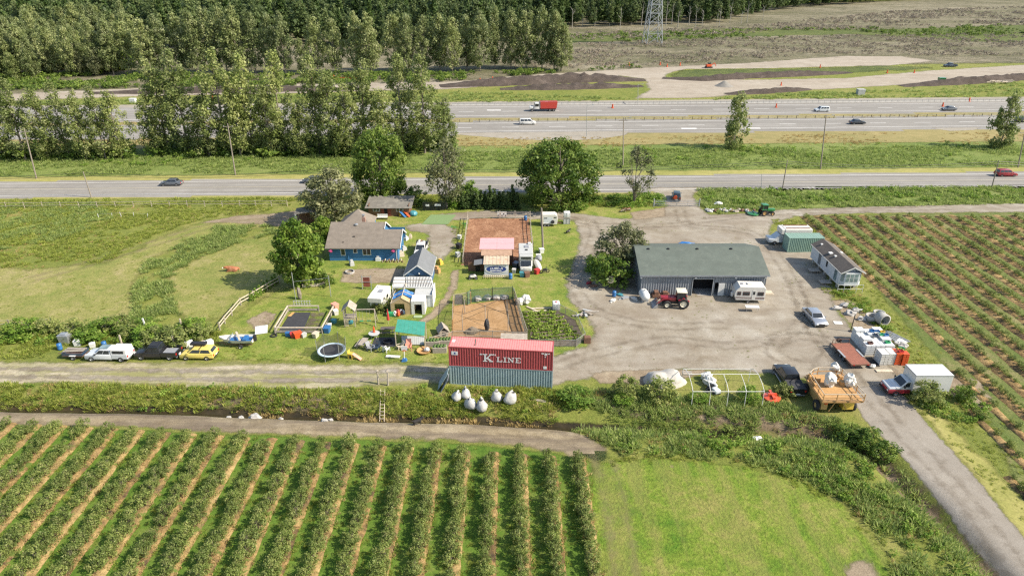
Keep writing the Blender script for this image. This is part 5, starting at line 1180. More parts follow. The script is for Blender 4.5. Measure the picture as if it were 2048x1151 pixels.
car('pickup_truck', 'dark blue pickup parked on the building site', 'pickup truck', on(1900, 134, .02), PI, 'car_navy', 5.6, 1.95, 1.85, 1.1, 1.05, 'pickup', .4)
# dump truck
t = thing('dump_truck', 'dump truck with a red box and white cab on the highway', 'truck', on(1086, 222), hr + PI); 
MB().b(-4.2, 2.9, -.5, .5, .55, .9).build('chassis', 'trim_black', t)
MB().add([(-4.3, -1.25, 1.0), (.9, -1.25, 1.0), (.9, 1.25, 1.0), (-4.3, 1.25, 1.0), (-4.6, -1.25, 3.1), (1.0, -1.25, 3.1), (1.0, 1.25, 3.1), (-4.6, 1.25, 3.1)], [(3, 2, 1, 0), (4, 5, 6, 7), (0, 1, 5, 4), (1, 2, 6, 5), (2, 3, 7, 6), (3, 0, 4, 7)]).build('box', 'truck_red', t)
cb = MB().hull8((1.3, 3.1, -1.15, 1.15, .8), (1.35, 2.75, -1.05, 1.05, 2.75)).build('cab', 'car_white', t, True, .06)
MB().b(3.1, 4.5, -.95, .95, .75, 1.65).build('hood', 'car_white', t, True, .08)
face_win(t, ((3.0, -1.1, 1.6), (3.0, 1.1, 1.6), (2.78, 1.05, 2.65), (2.78, -1.05, 2.65)), .05, .95, .05, .9, name='windscreen')
for s in (-1, 1): MB().b(1.5, 2.7, s * 1.13 - .01, s * 1.13 + .01, 1.65, 2.5).build('side_window', 'pane', t); MB().tube((1.15, s * .95, .9), (1.15, s * .95, 3.2), .08).build('exhaust', 'galv', t)
for x in (-3.4, -2.2, 3.6):
    for s in (-1, 1): wheel(t, x, s * 1.02, .5, .34)
# parked in the yard
car('car', 'silver sedan parked on the gravel yard', 'car', PG(1628, 639), -PI / 2 + .03, 'car_silver', 4.65, 1.84, 1.42)
c = car('pickup_truck', 'black crew-cab pickup parked beside the wooden platform', 'pickup truck', PG(1576, 767), PI / 2, 'car_black', 5.8, 2.0, 1.9, 1.15, 1.1, 'pickup', .42)
MB().b(-2.85, -.88, -.93, .93, 1.17, 1.23).build('bed_cover', 'cloth_dark', c)
for s in (-1, 1): MB().tube((-.5, s * 1.04, .45), (1.6, s * 1.04, .45), .05).build('side_step', 'galv', c)
a = -.03
c = car('pickup_truck', 'white pickup with a white bed canopy parked in the row at left', 'pickup truck', PG(222, 716), PI + a, 'car_palegrey', 5.5, 1.85, 1.62, 1.0, .95, 'pickup', .36)
cn = MB().hull8((-2.72, -.72, -.9, .9, 1.04), (-2.66, -.74, -.8, .8, 1.72)).build('canopy', 'car_white', c, False, .04); MB().b(-2.4, -1.0, -.9, -.84, 1.2, 1.55).build('canopy_window', 'pane', cn); MB().b(-2.4, -1.0, .84, .9, 1.2, 1.55).build('canopy_window', 'pane', cn)
MB().b(-.2, .9, -.5, .5, 1.63, 1.7).build('roof_panel', 'pane_pale', c)
c = car('pickup_truck', 'black crew-cab pickup parked between the white pickup and the yellow hatchback', 'pickup truck', PG(319, 712), PI + a, 'car_black', 5.4, 1.9, 1.85, 1.08, 1.02, 'pickup', .4)
MB().b(-2.5, -.9, -.6, .6, .62, .95).build('cargo', 'plastic_grey', c); MB().b(-.35, .75, -.6, .6, 1.86, 1.9).build('roof_rack', 'trim_black', c)
c = car('car', 'yellow hatchback with a black roof box parked at left', 'car', PG(400, 713), PI + a, 'car_yellow', 4.4, 1.78, 1.5, .95, .88, 'hatch')
bx = MB().b(-1.0, 1.0, -.75, -.05, 1.62, 1.9).build('roof_box', 'black_plastic', c, True, .08); 
for x in (-.5, .5): MB().b(x - .03, x + .03, -.7, .7, 1.52, 1.6).build('roof_bar', 'trim_black', c)
# utility trailer at the end of the row
t = thing('utility_trailer', 'small dark open utility trailer loaded with boards left of the white pickup', 'trailer', PG(154, 713), PI + a)
MB().b(-1.3, 1.3, -.75, .75, .45, .55).build('floor', 'steel_rusty', t)
for y in (-.75, .7): MB().b(-1.3, 1.3, y, y + .05, .55, .95).build('side', 'car_navy', t)
for x in (-1.3, 1.25): MB().b(x, x + .05, -.7, .7, .55, .95).build('end', 'car_navy', t)
MB().bar((1.3, 0, .5), (2.3, 0, .45), .08).build('tongue', 'steel_rusty', t)
for i in range(3): MB().box((0, -.45 + .4 * i, .98 + .03 * i), (2.5, .22, .05), .05 * i).build('board', 'wood_weathered', t)
for s in (-1, 1): wheel(t, -.1, s * .85, .3, .18); MB().b(-.5, .3, s * .85 - .13, s * .85 + .13, .62, .66).build('mudguard', 'trim_white', t)
# boat on a trailer
t = thing('boat', 'small white and blue motorboat on a trailer', 'boat', PG(476, 690), PI + .02)
hull = MB(); secs = []
for i, (x, wd, zk, zs) in enumerate([(-2.2, .85, .55, 1.15), (-1, .9, .5, 1.15), (.4, .85, .5, 1.2), (1.5, .5, .65, 1.3), (2.25, .04, 1.05, 1.4)]):
    hull.v += [(x, -wd, zs), (x, -wd * .75, zk + .2), (x, 0, zk), (x, wd * .75, zk + .2), (x, wd, zs)]
    if i: 
        for j in range(4): k = (i - 1) * 5 + j; hull.f.append((k, k + 1, k + 6, k + 5))
hull.f.append((4, 3, 2, 1, 0)); hull.build('hull', 'rv_white', t)
MB().b(-2.0, .9, -.7, .7, .85, .9).build('deck', 'plastic_blue', t); MB().box((.7, 0, 1.35), (.05, 1.3, .4), 0, -.5).build('windshield', 'pane_pale', t); MB().b(-1.4, -.9, -.6, .6, .9, 1.2).build('seat', 'plastic_blue', t); MB().box((-.2, -.1, 1.35), (.25, 2.6, .08), .5).build('plank', 'wood_pale', t)
MB().b(-2.55, -2.2, -.2, .2, .7, 1.5).build('outboard_motor', 'trim_black', t)
tr = thing('boat_trailer', 'rusty trailer under the small motorboat', 'trailer', t.location, PI + .02)
for s in (-1, 1): MB().bar((-2.1, s * .55, .4), (1.6, s * .4, .42), .08).build('frame_rail', 'steel_rusty', tr); wheel(tr, -.7, s * .95, .3, .18)
MB().bar((1.6, 0, .42), (3.0, 0, .45), .08).build('tongue', 'steel_rusty', tr); MB().bar((-.7, -.95, .32), (-.7, .95, .32), .07).build('axle', 'steel_rusty', tr)
# old flatbed farm pickup by the house
c = car('pickup_truck', 'white work pickup with a loaded bed between the house and the grey shed', 'pickup truck', PG(843, 505), -PI / 2, 'car_white', 5.4, 1.9, 1.85, 1.08, 1.02, 'pickup', .38)
for i in range(7): MB().blob((-2.3 + .25 * i, -.5 + .35 * (i % 3), 1.25), (.35, .3, .28), i, .5).build('load_item', ('rv_white', 'steel_rusty', 'plastic_grey')[i % 3], c)
for s in (-1, 1): MB().b(-2.6, -.75, s * .95 - .03, s * .95 + .03, 1.1, 1.55).build('rack', 'trim_black', c)
# truck camper
t = thing('truck_camper', 'white truck camper standing beside the tarp shelter', 'camper', PG(765, 608), R(81))
MB().b(-2.1, 1.2, -1.05, 1.05, .7, 2.55).build('shell', 'rv_white', t, False, .08); MB().b(-3.0, -2.08, -1.05, 1.05, 1.75, 2.5).build('overhang', 'rv_white', t, False, .08)
MB().b(-1.2, -.4, -.5, .1, 2.56, 2.63).build('roof_hatch', 'plastic_grey', t); MB().b(.3, .7, .2, .6, 2.56, 2.66).build('roof_vent', 'plastic_white', t); MB().b(-2.2, -1.7, -1.075, -1.04, 1.8, 2.2).build('window', 'pane', t); MB().b(-.9, -.2, -1.075, -1.04, 1.5, 2.0).build('window', 'pane', t)
for x in (-1.9, 1.0):
    for s in (-1, 1): MB().tube((x, s * 1.1, 0), (x, s * 1.1, 1.6), .05).build('jack_leg', 'galv', t)
MB().b(-2.12, -2.06, -.6, .6, .75, 1.7).build('door', 'plastic_grey', t)
# old motorhome by the arena
q = P(1052, 547); t = thing('old_motorhome', 'weathered grey motorhome parked at the corner of the riding arena', 'motorhome', (q.x, q.y + 3.0, 0), -PI / 2)
MB().b(-3.0, 1.4, -1.15, 1.15, .55, 2.85).build('coach', 'rv_grey', t, False, .08); MB().hull8((1.4, 2.9, -.95, .95, .45), (1.4, 1.9, -.95, .95, 2.0)).build('cab', 'rv_white', t, False, .05)
MB().b(1.38, 2.2, -1.1, 1.1, 2.0, 2.75).build('overcab', 'rv_grey', t, False, .1); face_win(t, ((2.75, -.9, 1.15), (2.75, .9, 1.15), (2.0, .9, 2.0), (2.0, -.9, 2.0)), .05, .95, .05, .8, name='windscreen'); MB().b(2.6, 3.05, -.92, .92, .45, 1.1).build('hood', 'rv_white', t, True, .06)
MB().b(2.0, 2.22, -.8, .8, 2.2, 2.55).build('front_window', 'pane', t); MB().b(-1.8, -.9, -.2, .5, 2.86, 2.96).build('roof_hatch', 'plastic_grey', t); MB().b(-.2, .2, -.1, .3, 2.86, 2.95).build('roof_vent', 'trim_black', t); MB().b(-2.8, -2.3, .4, .9, 2.86, 3.1).build('roof_unit', 'plastic_white', t)
for x in (-1.8, 2.0):
    for s in (-1, 1): wheel(t, x, s * .95, .38, .24)
for s in (-1, 1): MB().b(-1.5, .4, s * 1.155 - .01, s * 1.155 + .01, 1.6, 2.2).build('side_window', 'pane', t); MB().b(3.04, 3.07, s * .65 - .14, s * .65 + .14, .75, .95).build('headlight', 'lamp_white', t)
# motorhome behind the green container
q = P(1600, 487); t = thing('motorhome', 'white motorhome with a grey cab behind the green container', 'motorhome', (49.6, 112.6, 0), PI)
MB().b(-2.9, 1.9, -1.2, 1.2, .6, 3.0).build('coach', 'rv_white', t, False, .1); MB().hull8((1.9, 4.2, -1.0, 1.0, .45), (1.9, 2.6, -.95, .95, 1.9)).build('cab', 'car_palegrey', t, False, .05); MB().b(2.9, 4.4, -1.0, 1.0, .45, 1.15).build('hood', 'car_palegrey', t, True, .08)
MB().b(1.88, 2.5, -1.15, 1.15, 2.0, 2.95).build('overcab', 'rv_white', t, False, .1); face_win(t, ((3.3, -.9, 1.15), (3.3, .9, 1.15), (2.62, .9, 1.85), (2.62, -.9, 1.85)), .05, .95, .05, .95, name='windscreen')
MB().b(-2.6, 1.6, -.9, -.6, 3.01, 3.08).build('roof_rail', 'steel_rusty', t); MB().b(-2.6, 1.6, .5, .8, 3.01, 3.08).build('roof_rail', 'steel_rusty', t)
for x in (-1.7, 3.3):
    for s in (-1, 1): wheel(t, x, s * .98, .38, .24)
for s in (-1, 1): MB().b(-1.6, .8, s * 1.205 - .01, s * 1.205 + .01, 1.6, 2.3).build('side_window', 'pane', t)
# travel trailer at the barn
q = P(1498, 606); t = thing('travel_trailer', 'white travel trailer with a brown stripe in front of the barn', 'trailer', (q.x, q.y + .9, 0), PI - .06)
pr = [(-2.15, .55), (-2.15, 2.45), (-1.9, 2.7), (1.6, 2.7), (2.15, 2.1), (2.25, 1.3), (2.0, .55)]
MB().prism(pr, -1.05, 1.05).build('shell', 'rv_white', t, False, .05); MB().b(-2.1, 2.05, -1.062, 1.062, .95, 1.07).build('stripe', 'rv_brown', t); MB().b(-2.1, 2.05, -1.058, 1.058, .78, .86).build('stripe', 'rv_brown', t)
for s in (-1, 1):
    for x0, x1 in ((-1.9, -1.0), (.1, 1.1), (1.35, 1.9)): 
        f = MB().b(x0, x1, s * 1.07 - .012, s * 1.07 + .012, 1.35, 1.95).build('window', 'rv_brown', t); MB().b(x0 + .08, x1 - .08, s * 1.085 - .01, s * 1.085 + .01, 1.42, 1.88).build('pane', 'pane', f)
    wheel(t, .15, s * .95, .32, .2)
MB().b(-.75, -.25, 1.05, 1.075, .65, 2.15).build('door', 'rv_white', t); MB().b(-.65, -.35, 1.07, 1.09, 1.5, 2.0).build('door_window', 'pane', t)
MB().bar((2.0, .5, .55), (3.0, 0, .5), .08).bar((2.0, -.5, .55), (3.0, 0, .5), .08).build('hitch', 'trim_black', t); MB().b(-.2, .4, -.3, .3, 2.7, 2.85).build('roof_unit', 'rv_white', t); MB().b(1.0, 1.3, -.2, .2, 2.7, 2.8).build('roof_vent', 'plastic_grey', t); MB().tube((2.35, 0, .75), (2.35, 0, 1.35), .2, .2, 10).build('gas_bottle', 'plastic_white', t)
# horse trailer
q = P(1100, 453); t = thing('horse_trailer', 'white two-horse trailer beside the riding arena', 'trailer', (q.x - .2, q.y + .85, 0), .04)
pr = [(-1.55, .4), (-1.55, 2.2), (-1.35, 2.4), (1.1, 2.4), (1.5, 2.15), (1.6, 1.4), (1.45, .4)]
MB().prism(pr, -.85, .85).build('body', 'rv_white', t, False, .06); MB().b(-1.0, .6, -.862, -.84, .75, 1.85).build('side_panel', 'wall_pale', t)
MB().b(-.95, -.4, -.875, -.85, 1.6, 1.78).build('window', 'pane', t); MB().b(.85, 1.35, -.875, -.85, 1.7, 1.9).build('window', 'pane', t); MB().bar((1.5, 0, .45), (2.4, 0, .42), .12).build('hitch', 'steel_rusty', t)
for x in (-.75, -.1): wheel(t, x, -.86, .32, .2); wheel(t, x, .86, .32, .2)
MB().b(-1.15, .3, -1.0, -.84, .66, .7).build('mudguard', 'rv_white', t)
sp = MB().lathe([(.12, -.08), (.33, -.08), (.33, .08), (.12, .08)], (.65, -.95, .95), 14, 'Y').build('spare_tyre', 'tyre', t)
# box truck
t = thing('box_truck', 'white box truck with a red and white cab parked on the gravel road', 'truck', (47.6, 66.6, 0), PI)
MB().b(-2.7, 1.6, -1.2, 1.2, .85, 3.05).build('cargo_box', 'car_white', t, False, .03); MB().b(-2.72, 1.62, -1.22, 1.22, 2.92, 3.02).build('box_rim', 'galv', t); MB().b(-2.6, 3.6, -.45, .45, .5, .84).build('chassis', 'trim_black', t)
MB().b(1.62, 4.1, -1.0, 1.0, .4, .95).build('cab_lower', 'tractor_red', t, True, .07); MB().b(1.62, 3.3, -.99, .99, .95, 1.2).build('cab_upper', 'car_white', t, True, .04)
MB().add([(2.6, -.98, .95), (4.08, -.95, .94), (4.08, .95, .94), (2.6, .98, .95), (2.6, -.98, 1.25), (4.0, -.9, 1.08), (4.0, .9, 1.08), (2.6, .98, 1.25)], [(3, 2, 1, 0), (4, 5, 6, 7), (0, 1, 5, 4), (1, 2, 6, 5), (2, 3, 7, 6), (3, 0, 4, 7)]).build('hood', 'car_palegrey', t, True, .04)
MB().hull8((1.62, 2.8, -.97, .97, 1.19), (1.62, 2.1, -.85, .85, 1.95)).build('cab_top', 'car_white', t, True, .05); face_win(t, ((2.78, -.92, 1.25), (2.78, .92, 1.25), (2.12, .82, 1.92), (2.12, -.82, 1.92)), .06, .94, .04, .92, name='windscreen', off=.03)
for s in (-1, 1):
    face_win(t, ((1.7, -.96, 1.25), (2.65, -.96, 1.25), (2.1, -.86, 1.88), (1.7, -.86, 1.88)) if s < 0 else ((2.65, .96, 1.25), (1.7, .96, 1.25), (1.7, .86, 1.88), (2.1, .86, 1.88)), .06, .9, .05, .92, name='side_window', off=.02)
    for x in (-1.7, 3.2): wheel(t, x, s * .9, .38, .26)
    MB().b(4.06, 4.12, s * .7 - .15, s * .7 + .15, .68, .86).build('headlight', 'lamp_white', t); MB().b(2.4, 2.5, s * 1.12 - .1, s * 1.12 + .1, 1.25, 1.55).build('mirror', 'trim_black', t)
MB().b(4.0, 4.2, -.98, .98, .38, .58).build('bumper', 'trim_black', t); MB().b(-2.0, -1.85, 1.2, 1.215, 1.15, 1.25).build('fuel_flap', 'trim_black', t); MB().b(-2.71, -2.69, -1.0, 1.0, .95, 2.9).build('rear_door', 'galv_dull', t)
# flatbed trailer: boards one by one
t = thing('flatbed_trailer', 'flat trailer with a red-brown plank deck on the gravel yard', 'trailer', (42.8, 73.9, 0), PI / 2 + .06)
for i in range(11): y = -1.12 + 2.24 * (i + .5) / 11; MB().b(-2.5, 2.5, y - .094, y + .094, .72, .77).build('plank', 'wood_deck_red', t)
for s in (-1, 1): MB().b(-2.55, 2.55, s * 1.18 - .05, s * 1.18 + .05, .6, .775).build('side_rail', 'steel_rusty', t); MB().b(-.9, .9, s * 1.18 - .12, s * 1.18 + .12, .78, .82).build('mudguard', 'galv_dull', t)
for x in (-2.58, 2.55): MB().b(x, x + .08, -1.23, 1.23, .58, .76).build('cross_beam', 'steel_rusty', t)
for x in (-.45, .4):
    for s in (-1, 1): wheel(t, x, s * 1.02, .34, .2)
for s in (-1, 1): MB().tube((2.6, s * 1.1, .7), (2.6, s * 1.1, 1.35), .04).build('stake', 'steel_rusty', t)
MB().tube((2.6, -1.1, 1.3), (2.6, 1.1, 1.3), .035).build('head_rail', 'steel_rusty', t); MB().bar((2.6, .6, .55), (3.7, 0, .5), .09).bar((2.6, -.6, .55), (3.7, 0, .5), .09).build('tongue', 'steel_rusty', t)
sp = MB().lathe([(.14, -.1), (.33, -.1), (.33, .1), (.14, .1)], (2.75, .2, 1.1), 14, 'X').build('spare_tyre', 'tyre', t); 
for s in (-1, 1): MB().b(-2.6, -2.57, s * .9 - .12, s * .9 + .12, .62, .72).build('taillight', 'lamp_red', t)
# harvest platform: planks, rails and machine body
t = thing('harvest_platform', 'yellow-wood farm machine with a railed plank platform', 'farm machine', (36.3, 64.6, 0), 0)
for i in range(14):
    y = -2.6 + 5.3 * (i + .5) / 14; MB().b(-2.1 + (.15 if i > 9 else 0), 2.3 - (.2 if i > 10 else 0), y - .18, y + .18, 1.86, 1.92).build('plank', 'wood_new', t)
rail_pts = [(-2.15, -2.65), (2.35, -2.65), (2.05, 2.4), (1.6, 2.75), (-.6, 2.75), (-1.3, 2.45), (-2.0, 1.7), (-2.15, -2.65)]
for (xa, ya), (xb, yb) in zip(rail_pts[:-1], rail_pts[1:]):
    n = max(1, int(math.hypot(xb - xa, yb - ya) / 1.5 + .5))
    for i in range(n): x, y = xa + (xb - xa) * i / n, ya + (yb - ya) * i / n; MB().b(x - .04, x + .04, y - .04, y + .04, 1.88, 2.88).build('post', 'wood_new', t)
    for z in (2.35, 2.86): MB().bar((xa, ya, z), (xb, yb, z), .05, .09).build('rail', 'wood_pale' if z > 2.5 else 'wood_new', t)
for x in (-2.1, 2.3): MB().b(x - .08, x + .08, -2.6, 2.5, 1.72, 1.86).build('beam', 'wood_new', t)
for y in (-2.55, -1.0, .6, 2.2): MB().b(-2.05, 2.2, y - .07, y + .07, 1.70, 1.84).build('joist', 'wood_new', t)
MB().b(.55, 1.75, -2.1, 2.3, .45, 1.68).build('machine_body', 'plastic_yellow', t); MB().b(-1.9, -1.2, -2.1, 2.3, .45, 1.68).build('machine_body', 'rim_rust', t); MB().b(-1.15, .5, -1.2, 2.0, .8, 1.6).build('engine', 'trim_black', t)
MB().b(-1.6, -1.25, -2.16, -2.05, 1.15, 1.55).build('warning_panel', 'plastic_orange', t)
for x, s in ((-2.15, 1), (1.95, 1)):
    for y in (-1.5, 1.7): wheel_o = None; MB().lathe([(.3, -.15), (.62, -.15), (.66, 0), (.62, .15), (.3, .15)], (x, y, .64), 16, 'X').build('tyre', 'tyre', t); MB().lathe([(0, -.1), (.3, -.12), (.3, .12), (0, .1)], (x, y, .64), 12, 'X').build('hub', 'rim_rust', t)
for a_, b_ in (((-1.0, -2.2, .3), (-.4, -2.2, 1.7)), ((.2, -2.2, 1.7), (.9, -2.2, .6))): MB().bar(a_, b_, .08).build('brace', 'wood_new', t)
for i, (x, y) in enumerate([(-1.7, 2.0), (-1.2, 1.3), (1.6, 1.9), (1.3, .6), (-1.8, .4)]): MB().b(x - .2, x + .25, y - .3, y + .3, 1.92, 2.3 + .1 * (i % 2)).build('seat_box', 'wood_new', t)
for i, (px, py, s, lb) in enumerate([(1657, 771, 1.0, 'near left'), (1697, 771, .95, 'near right'), (1668, 744, .85, 'far')]):
    q = P(px, py, 1.92); o = MB().blob((0, 0, .72 * s), (.62 * s, .62 * s, .82 * s), 11 + i, .55, 14, 10, .85).build('wrapped_bundle', 'tarp_white', None, False); o.location = q; tag(o, f'{lb} bundle wrapped in white sheeting on the plank platform', 'bundle', 'wrapped bundles on the platform')
# red tractor with loader
q = P(1350, 617); t = thing('tractor', 'red tractor with a front loader in front of the barn', 'tractor', (q.x, q.y + .9, 0), PI - .05)
for s in (-1, 1): wheel(t, -1.15, s * .85, .82, .46, 'rim_cream'); wheel(t, 1.15, s * .8, .58, .36, 'rim_cream')
MB().b(-.2, 2.05, -.38, .38, .95, 1.6).build('hood', 'tractor_red', t, True, .1); MB().b(-1.5, 1.8, -.32, .32, .55, .95).build('chassis', 'trim_black', t)
MB().hull8((-1.45, -.2, -.7, .7, 1.35), (-1.35, -.3, -.65, .65, 2.45)).build('cab', 'pane', t, False, .04); MB().b(-1.6, -.15, -.78, .78, 2.42, 2.58).build('cab_roof', 'rim_cream', t, True, .05)
for x in (-1.45, -.25):
    for s in (-1, 1): MB().bar((x, s * .71, 1.35), (x * .98, s * .67, 2.45), .07).build('cab_pillar', 'trim_black', t)
for s in (-1, 1): MB().add([(-2.0, s * .62, 1.2), (-1.15, s * .62, 1.68), (-.4, s * .62, 1.35), (-.4, s * 1.08, 1.35), (-1.15, s * 1.08, 1.68), (-2.0, s * 1.08, 1.2)], [(0, 1, 4, 5), (1, 2, 3, 4)]).build('fender', 'tractor_red', t); MB().bar((-.1, s * .5, 1.5), (1.7, s * .5, 1.35), .12, .16).build('loader_arm', 'tractor_red', t); MB().bar((1.7, s * .5, 1.35), (2.6, s * .5, .5), .12, .16).build('loader_arm', 'tractor_red', t)
MB().add([(2.5, -1.0, .1), (2.5, 1.0, .1), (2.45, 1.0, .85), (2.45, -1.0, .85), (3.2, -1.0, .05), (3.2, 1.0, .05)], [(0, 1, 2, 3), (0, 4, 5, 1), (0, 3, 4), (1, 5, 2)]).build('bucket', 'galv', t); MB().tube((.6, .25, 1.6), (.6, .25, 2.3), .05).build('exhaust', 'trim_black', t); MB().b(-1.3, -.9, -.2, .2, 1.4, 1.8).build('seat', 'plastic_yellow', t)
o = MB().b(-1.3, 1.3, -.5, .5, .15, .5).b(-1.0, -.4, -.4, .4, .5, 1.0).b(.3, 1.0, -.3, .3, .5, .9).build('farm_implement', 'steel_rusty'); qq = P(1322, 596); o.location = (qq.x, qq.y + .4, 0); tag(o, 'rusty farm implement behind the red tractor against the barn', 'implement')
# green tractor with mower
q = P(1535, 432); t = thing('tractor', 'green tractor with cab and mower on the track by the road', 'tractor', (q.x, q.y + .8, 0), .08)
for s in (-1, 1): wheel(t, -.75, s * .72, .62, .36, 'rim_rust'); wheel(t, .95, s * .68, .42, .28, 'rim_rust')
MB().b(-.1, 1.55, -.32, .32, .75, 1.3).build('hood', 'tractor_green', t, True, .1); MB().b(-1.1, 1.3, -.3, .3, .45, .75).build('chassis', 'trim_black', t); MB().hull8((-1.1, -.1, -.6, .6, 1.0), (-1.0, -.15, -.55, .55, 2.1)).build('cab', 'pane', t, False, .04); MB().b(-1.2, 0, -.68, .68, 2.08, 2.22).build('cab_roof', 'tractor_green', t, True, .05)
for x in (-1.1, -.12):
    for s in (-1, 1): MB().bar((x, s * .61, 1.0), (x * .95, s * .57, 2.1), .07).build('cab_pillar', 'tractor_green', t)
for s in (-1, 1): MB().b(-1.3, -.3, s * .72 - .2, s * .72 + .2, 1.26, 1.32).build('fender', 'tractor_green', t)
o = MB().lathe([(0, .45), (.5, .42), (1.15, .3), (1.2, .12), (0, .12)], (0, 0, 0), 14).b(.9, 1.9, -.08, .08, .35, .45).b(-.1, .1, -.6, .6, .4, .6).build('rotary_mower', 'tractor_green'); qq = P(1507, 430); o.location = (qq.x, qq.y + .3, .05); tag(o, 'green rotary mower hitched behind the green tractor', 'mower')
# off-road car at the gate
t = car('jeep', 'dark boxy off-road car with an orange spare wheel cover at the farm gate', 'car', PG(1352, 398), PI / 2 - .2, 'jeep_dark', 4.0, 1.75, 1.8, 1.05, 1.0, 'suv', .4)
MB().lathe([(0, -.1), (.4, -.1), (.4, .1), (0, .1)], (-2.12, .25, 1.05), 16, 'X').build('spare_wheel_cover', 'plastic_orange', t)
# rotary mower by the greenhouse frame
q = PG(1543, 797); o = MB().lathe([(0, .5), (.45, .45), (1.0, .3), (1.05, .1), (0, .1)], (0, 0, 0), 12).b(-.15, .15, -.7, .9, .45, .65).b(-.5, .5, -.1, .1, .5, .75).build('rotary_mower', 'mower_orange'); o.location = q; tag(o, 'orange-red rotary mower deck beside the black pickup', 'mower')
# ------------------------------------------------------------------ fences, poles, yard things
def netmat(name, col, alpha):
    m, nt, p = _nodes(name); tc = nt.nodes.new('ShaderNodeTexCoord').outputs['Object']
    nt.links.new(_ramp(nt, _noise(nt, 6, 4, .6, tc), [(.3, tuple(c * .7 for c in col)), (.7, tuple(c * 1.3 for c in col))]), p.inputs['Base Color'])
    p.inputs['Roughness'].default_value = .9; p.inputs['Alpha'].default_value = alpha
    M[name] = m
netmat('net_black', (.03, .035, .03), .5); netmat('net_green', (.07, .14, .10), .5); netmat('net_grey', (.25, .25, .23), .35); netmat('net_tan', (.35, .27, .16), .5)
def fence(name, label, pts, sp, hgt, rails, pmat='pole_wood', rmat='wood_weathered', pw=.11, rw=.1, net=None, cat='fence', world=False, rail_t=.05, lean=0.0):
    w_ = [Vector(p) if world else PG(*p) for p in pts]; o = w_[0].copy(); t = thing(name, label, cat, o)
    for a, b in zip(w_[:-1], w_[1:]):
        L = (b - a).length; n = max(1, int(L / sp + .5)); d = (b - a) / n
        for i in range(n + (1 if b is w_[-1] else 0)):
            q = a + d * i - o; hh = hgt * random.uniform(.94, 1.08); ln = random.uniform(-lean, lean)
            MB().bar((q.x, q.y, q.z - .1), (q.x + ln, q.y, q.z + hh), pw).build('post', pmat, t)
        for i in range(n):
            p, q = a + d * i - o, a + d * (i + 1) - o
            for z in rails: MB().bar(p + Vector((0, -pw * .6, z + random.uniform(-.03, .03))), q + Vector((0, -pw * .6, z + random.uniform(-.03, .03))), rail_t, rw).build('rail', rmat, t)
            if net: MB().quad(p + Vector((0, .03, .05)), q + Vector((0, .03, .05)), q + Vector((0, .03, hgt * .95)), p + Vector((0, .03, hgt * .95))).build('netting', net, t)
    return t
fence('rail_fence', 'pale post and rail fence at the back of the left paddock', [(-60, 417), (195, 415), (340, 413), (480, 413), (575, 412)], 3.4, 1.25, (.6, 1.15), 'wood_pale', 'wood_weathered', .1, .07)
fence('electric_fence', 'short white stakes across the paddock grass', [(198, 436), (225, 434), (243, 433), (268, 434), (295, 435)], 2.2, .9, (.8,), 'trim_white', 'galv', .07, .02, rail_t=.02, lean=.25)
fence('rail_fence', 'weathered two-rail fence curving down to the parked boat', [(560, 566), (535, 580), (508, 596), (482, 610), (464, 630), (450, 646), (440, 660)], 2.2, 1.2, (.55, 1.05), 'wood_weathered', 'wood_pale', .14, .16)
fence('arena_fence', 'pale rail fence round the riding arena', [(926, 526), (931, 480), (936, 438), (1000, 437), (1060, 437), (1062, 470), (1066, 500)], 2.6, 1.5, (.7, 1.3), 'wood_pale', 'wood_weathered', .13)
fence('wire_fence', 'wire fence in front of the rough hedge', [(-60, 655), (60, 652), (105, 650)], 3, 1.1, (.5, 1.0), 'pole_wood', 'galv_dull', .1, .03, rail_t=.03)
fence('garden_fence', 'thin wire fence round the vegetable garden', [(1110, 618), (1152, 640), (1170, 680), (1152, 694), (1060, 694)], 1.8, 1.2, (1.15,), 'pole_wood', 'galv_dull', .07, .03, 'net_grey', rail_t=.03)
fence('run_fence', 'timber and netting fence round the chicken yard', [(906, 664), (906, 640), (908, 612), (942, 606)], 2.0, 1.9, (1.85,), 'wood_new', 'wood_weathered', .09, .07, 'net_grey')
fence('run_fence', 'plank fence on the right side of the chicken yard', [(1028, 594), (1036, 620), (1044, 648), (1054, 678)], 1.9, 1.6, (.3, .8, 1.5), 'wood_weathered', 'wood_weathered', .1, .16, 'net_tan')
fence('run_fence', 'low fence of boards and netting behind the container stack', [(860, 690), (905, 678), (960, 676), (1010, 678), (1050, 680)], 2.2, 1.3, (.4, 1.2), 'wood_weathered', 'wood_weathered', .09, .1, 'net_grey')
fence('mesh_enclosure', 'green mesh enclosure at the top of the chicken yard', [(935, 610), (942, 604), (985, 601), (1025, 598), (1028, 606)], 2.2, 2.1, (2.05, .1), 'trim_black', 'mesh_green', .09, .05, 'net_green')
for i, (x, y) in enumerate([(955, 601), (975, 599), (992, 599), (1008, 598)]):
    q = PG(x, y); o = MB().blob((0, 0, .35), (.7, .5, .4), 20 + i, .5).build('rubble_heap', 'concrete'); o.location = q; tag(o, f'{ORD[i]} pale heap from the left inside the green mesh enclosure', 'heap', 'heaps in the mesh enclosure')
t = thing('chicken_net', 'sagging netting hung on poles over the chicken yard', 'net', PG(970, 650))
for x, y in ((-3, -1.5), (3.2, -1.5), (-3, 3.5), (3.0, 4.0), (0, 1.2)): MB().tube((x, y, 0), (x, y, 2.5), .05).build('pole', 'wood_weathered', t)
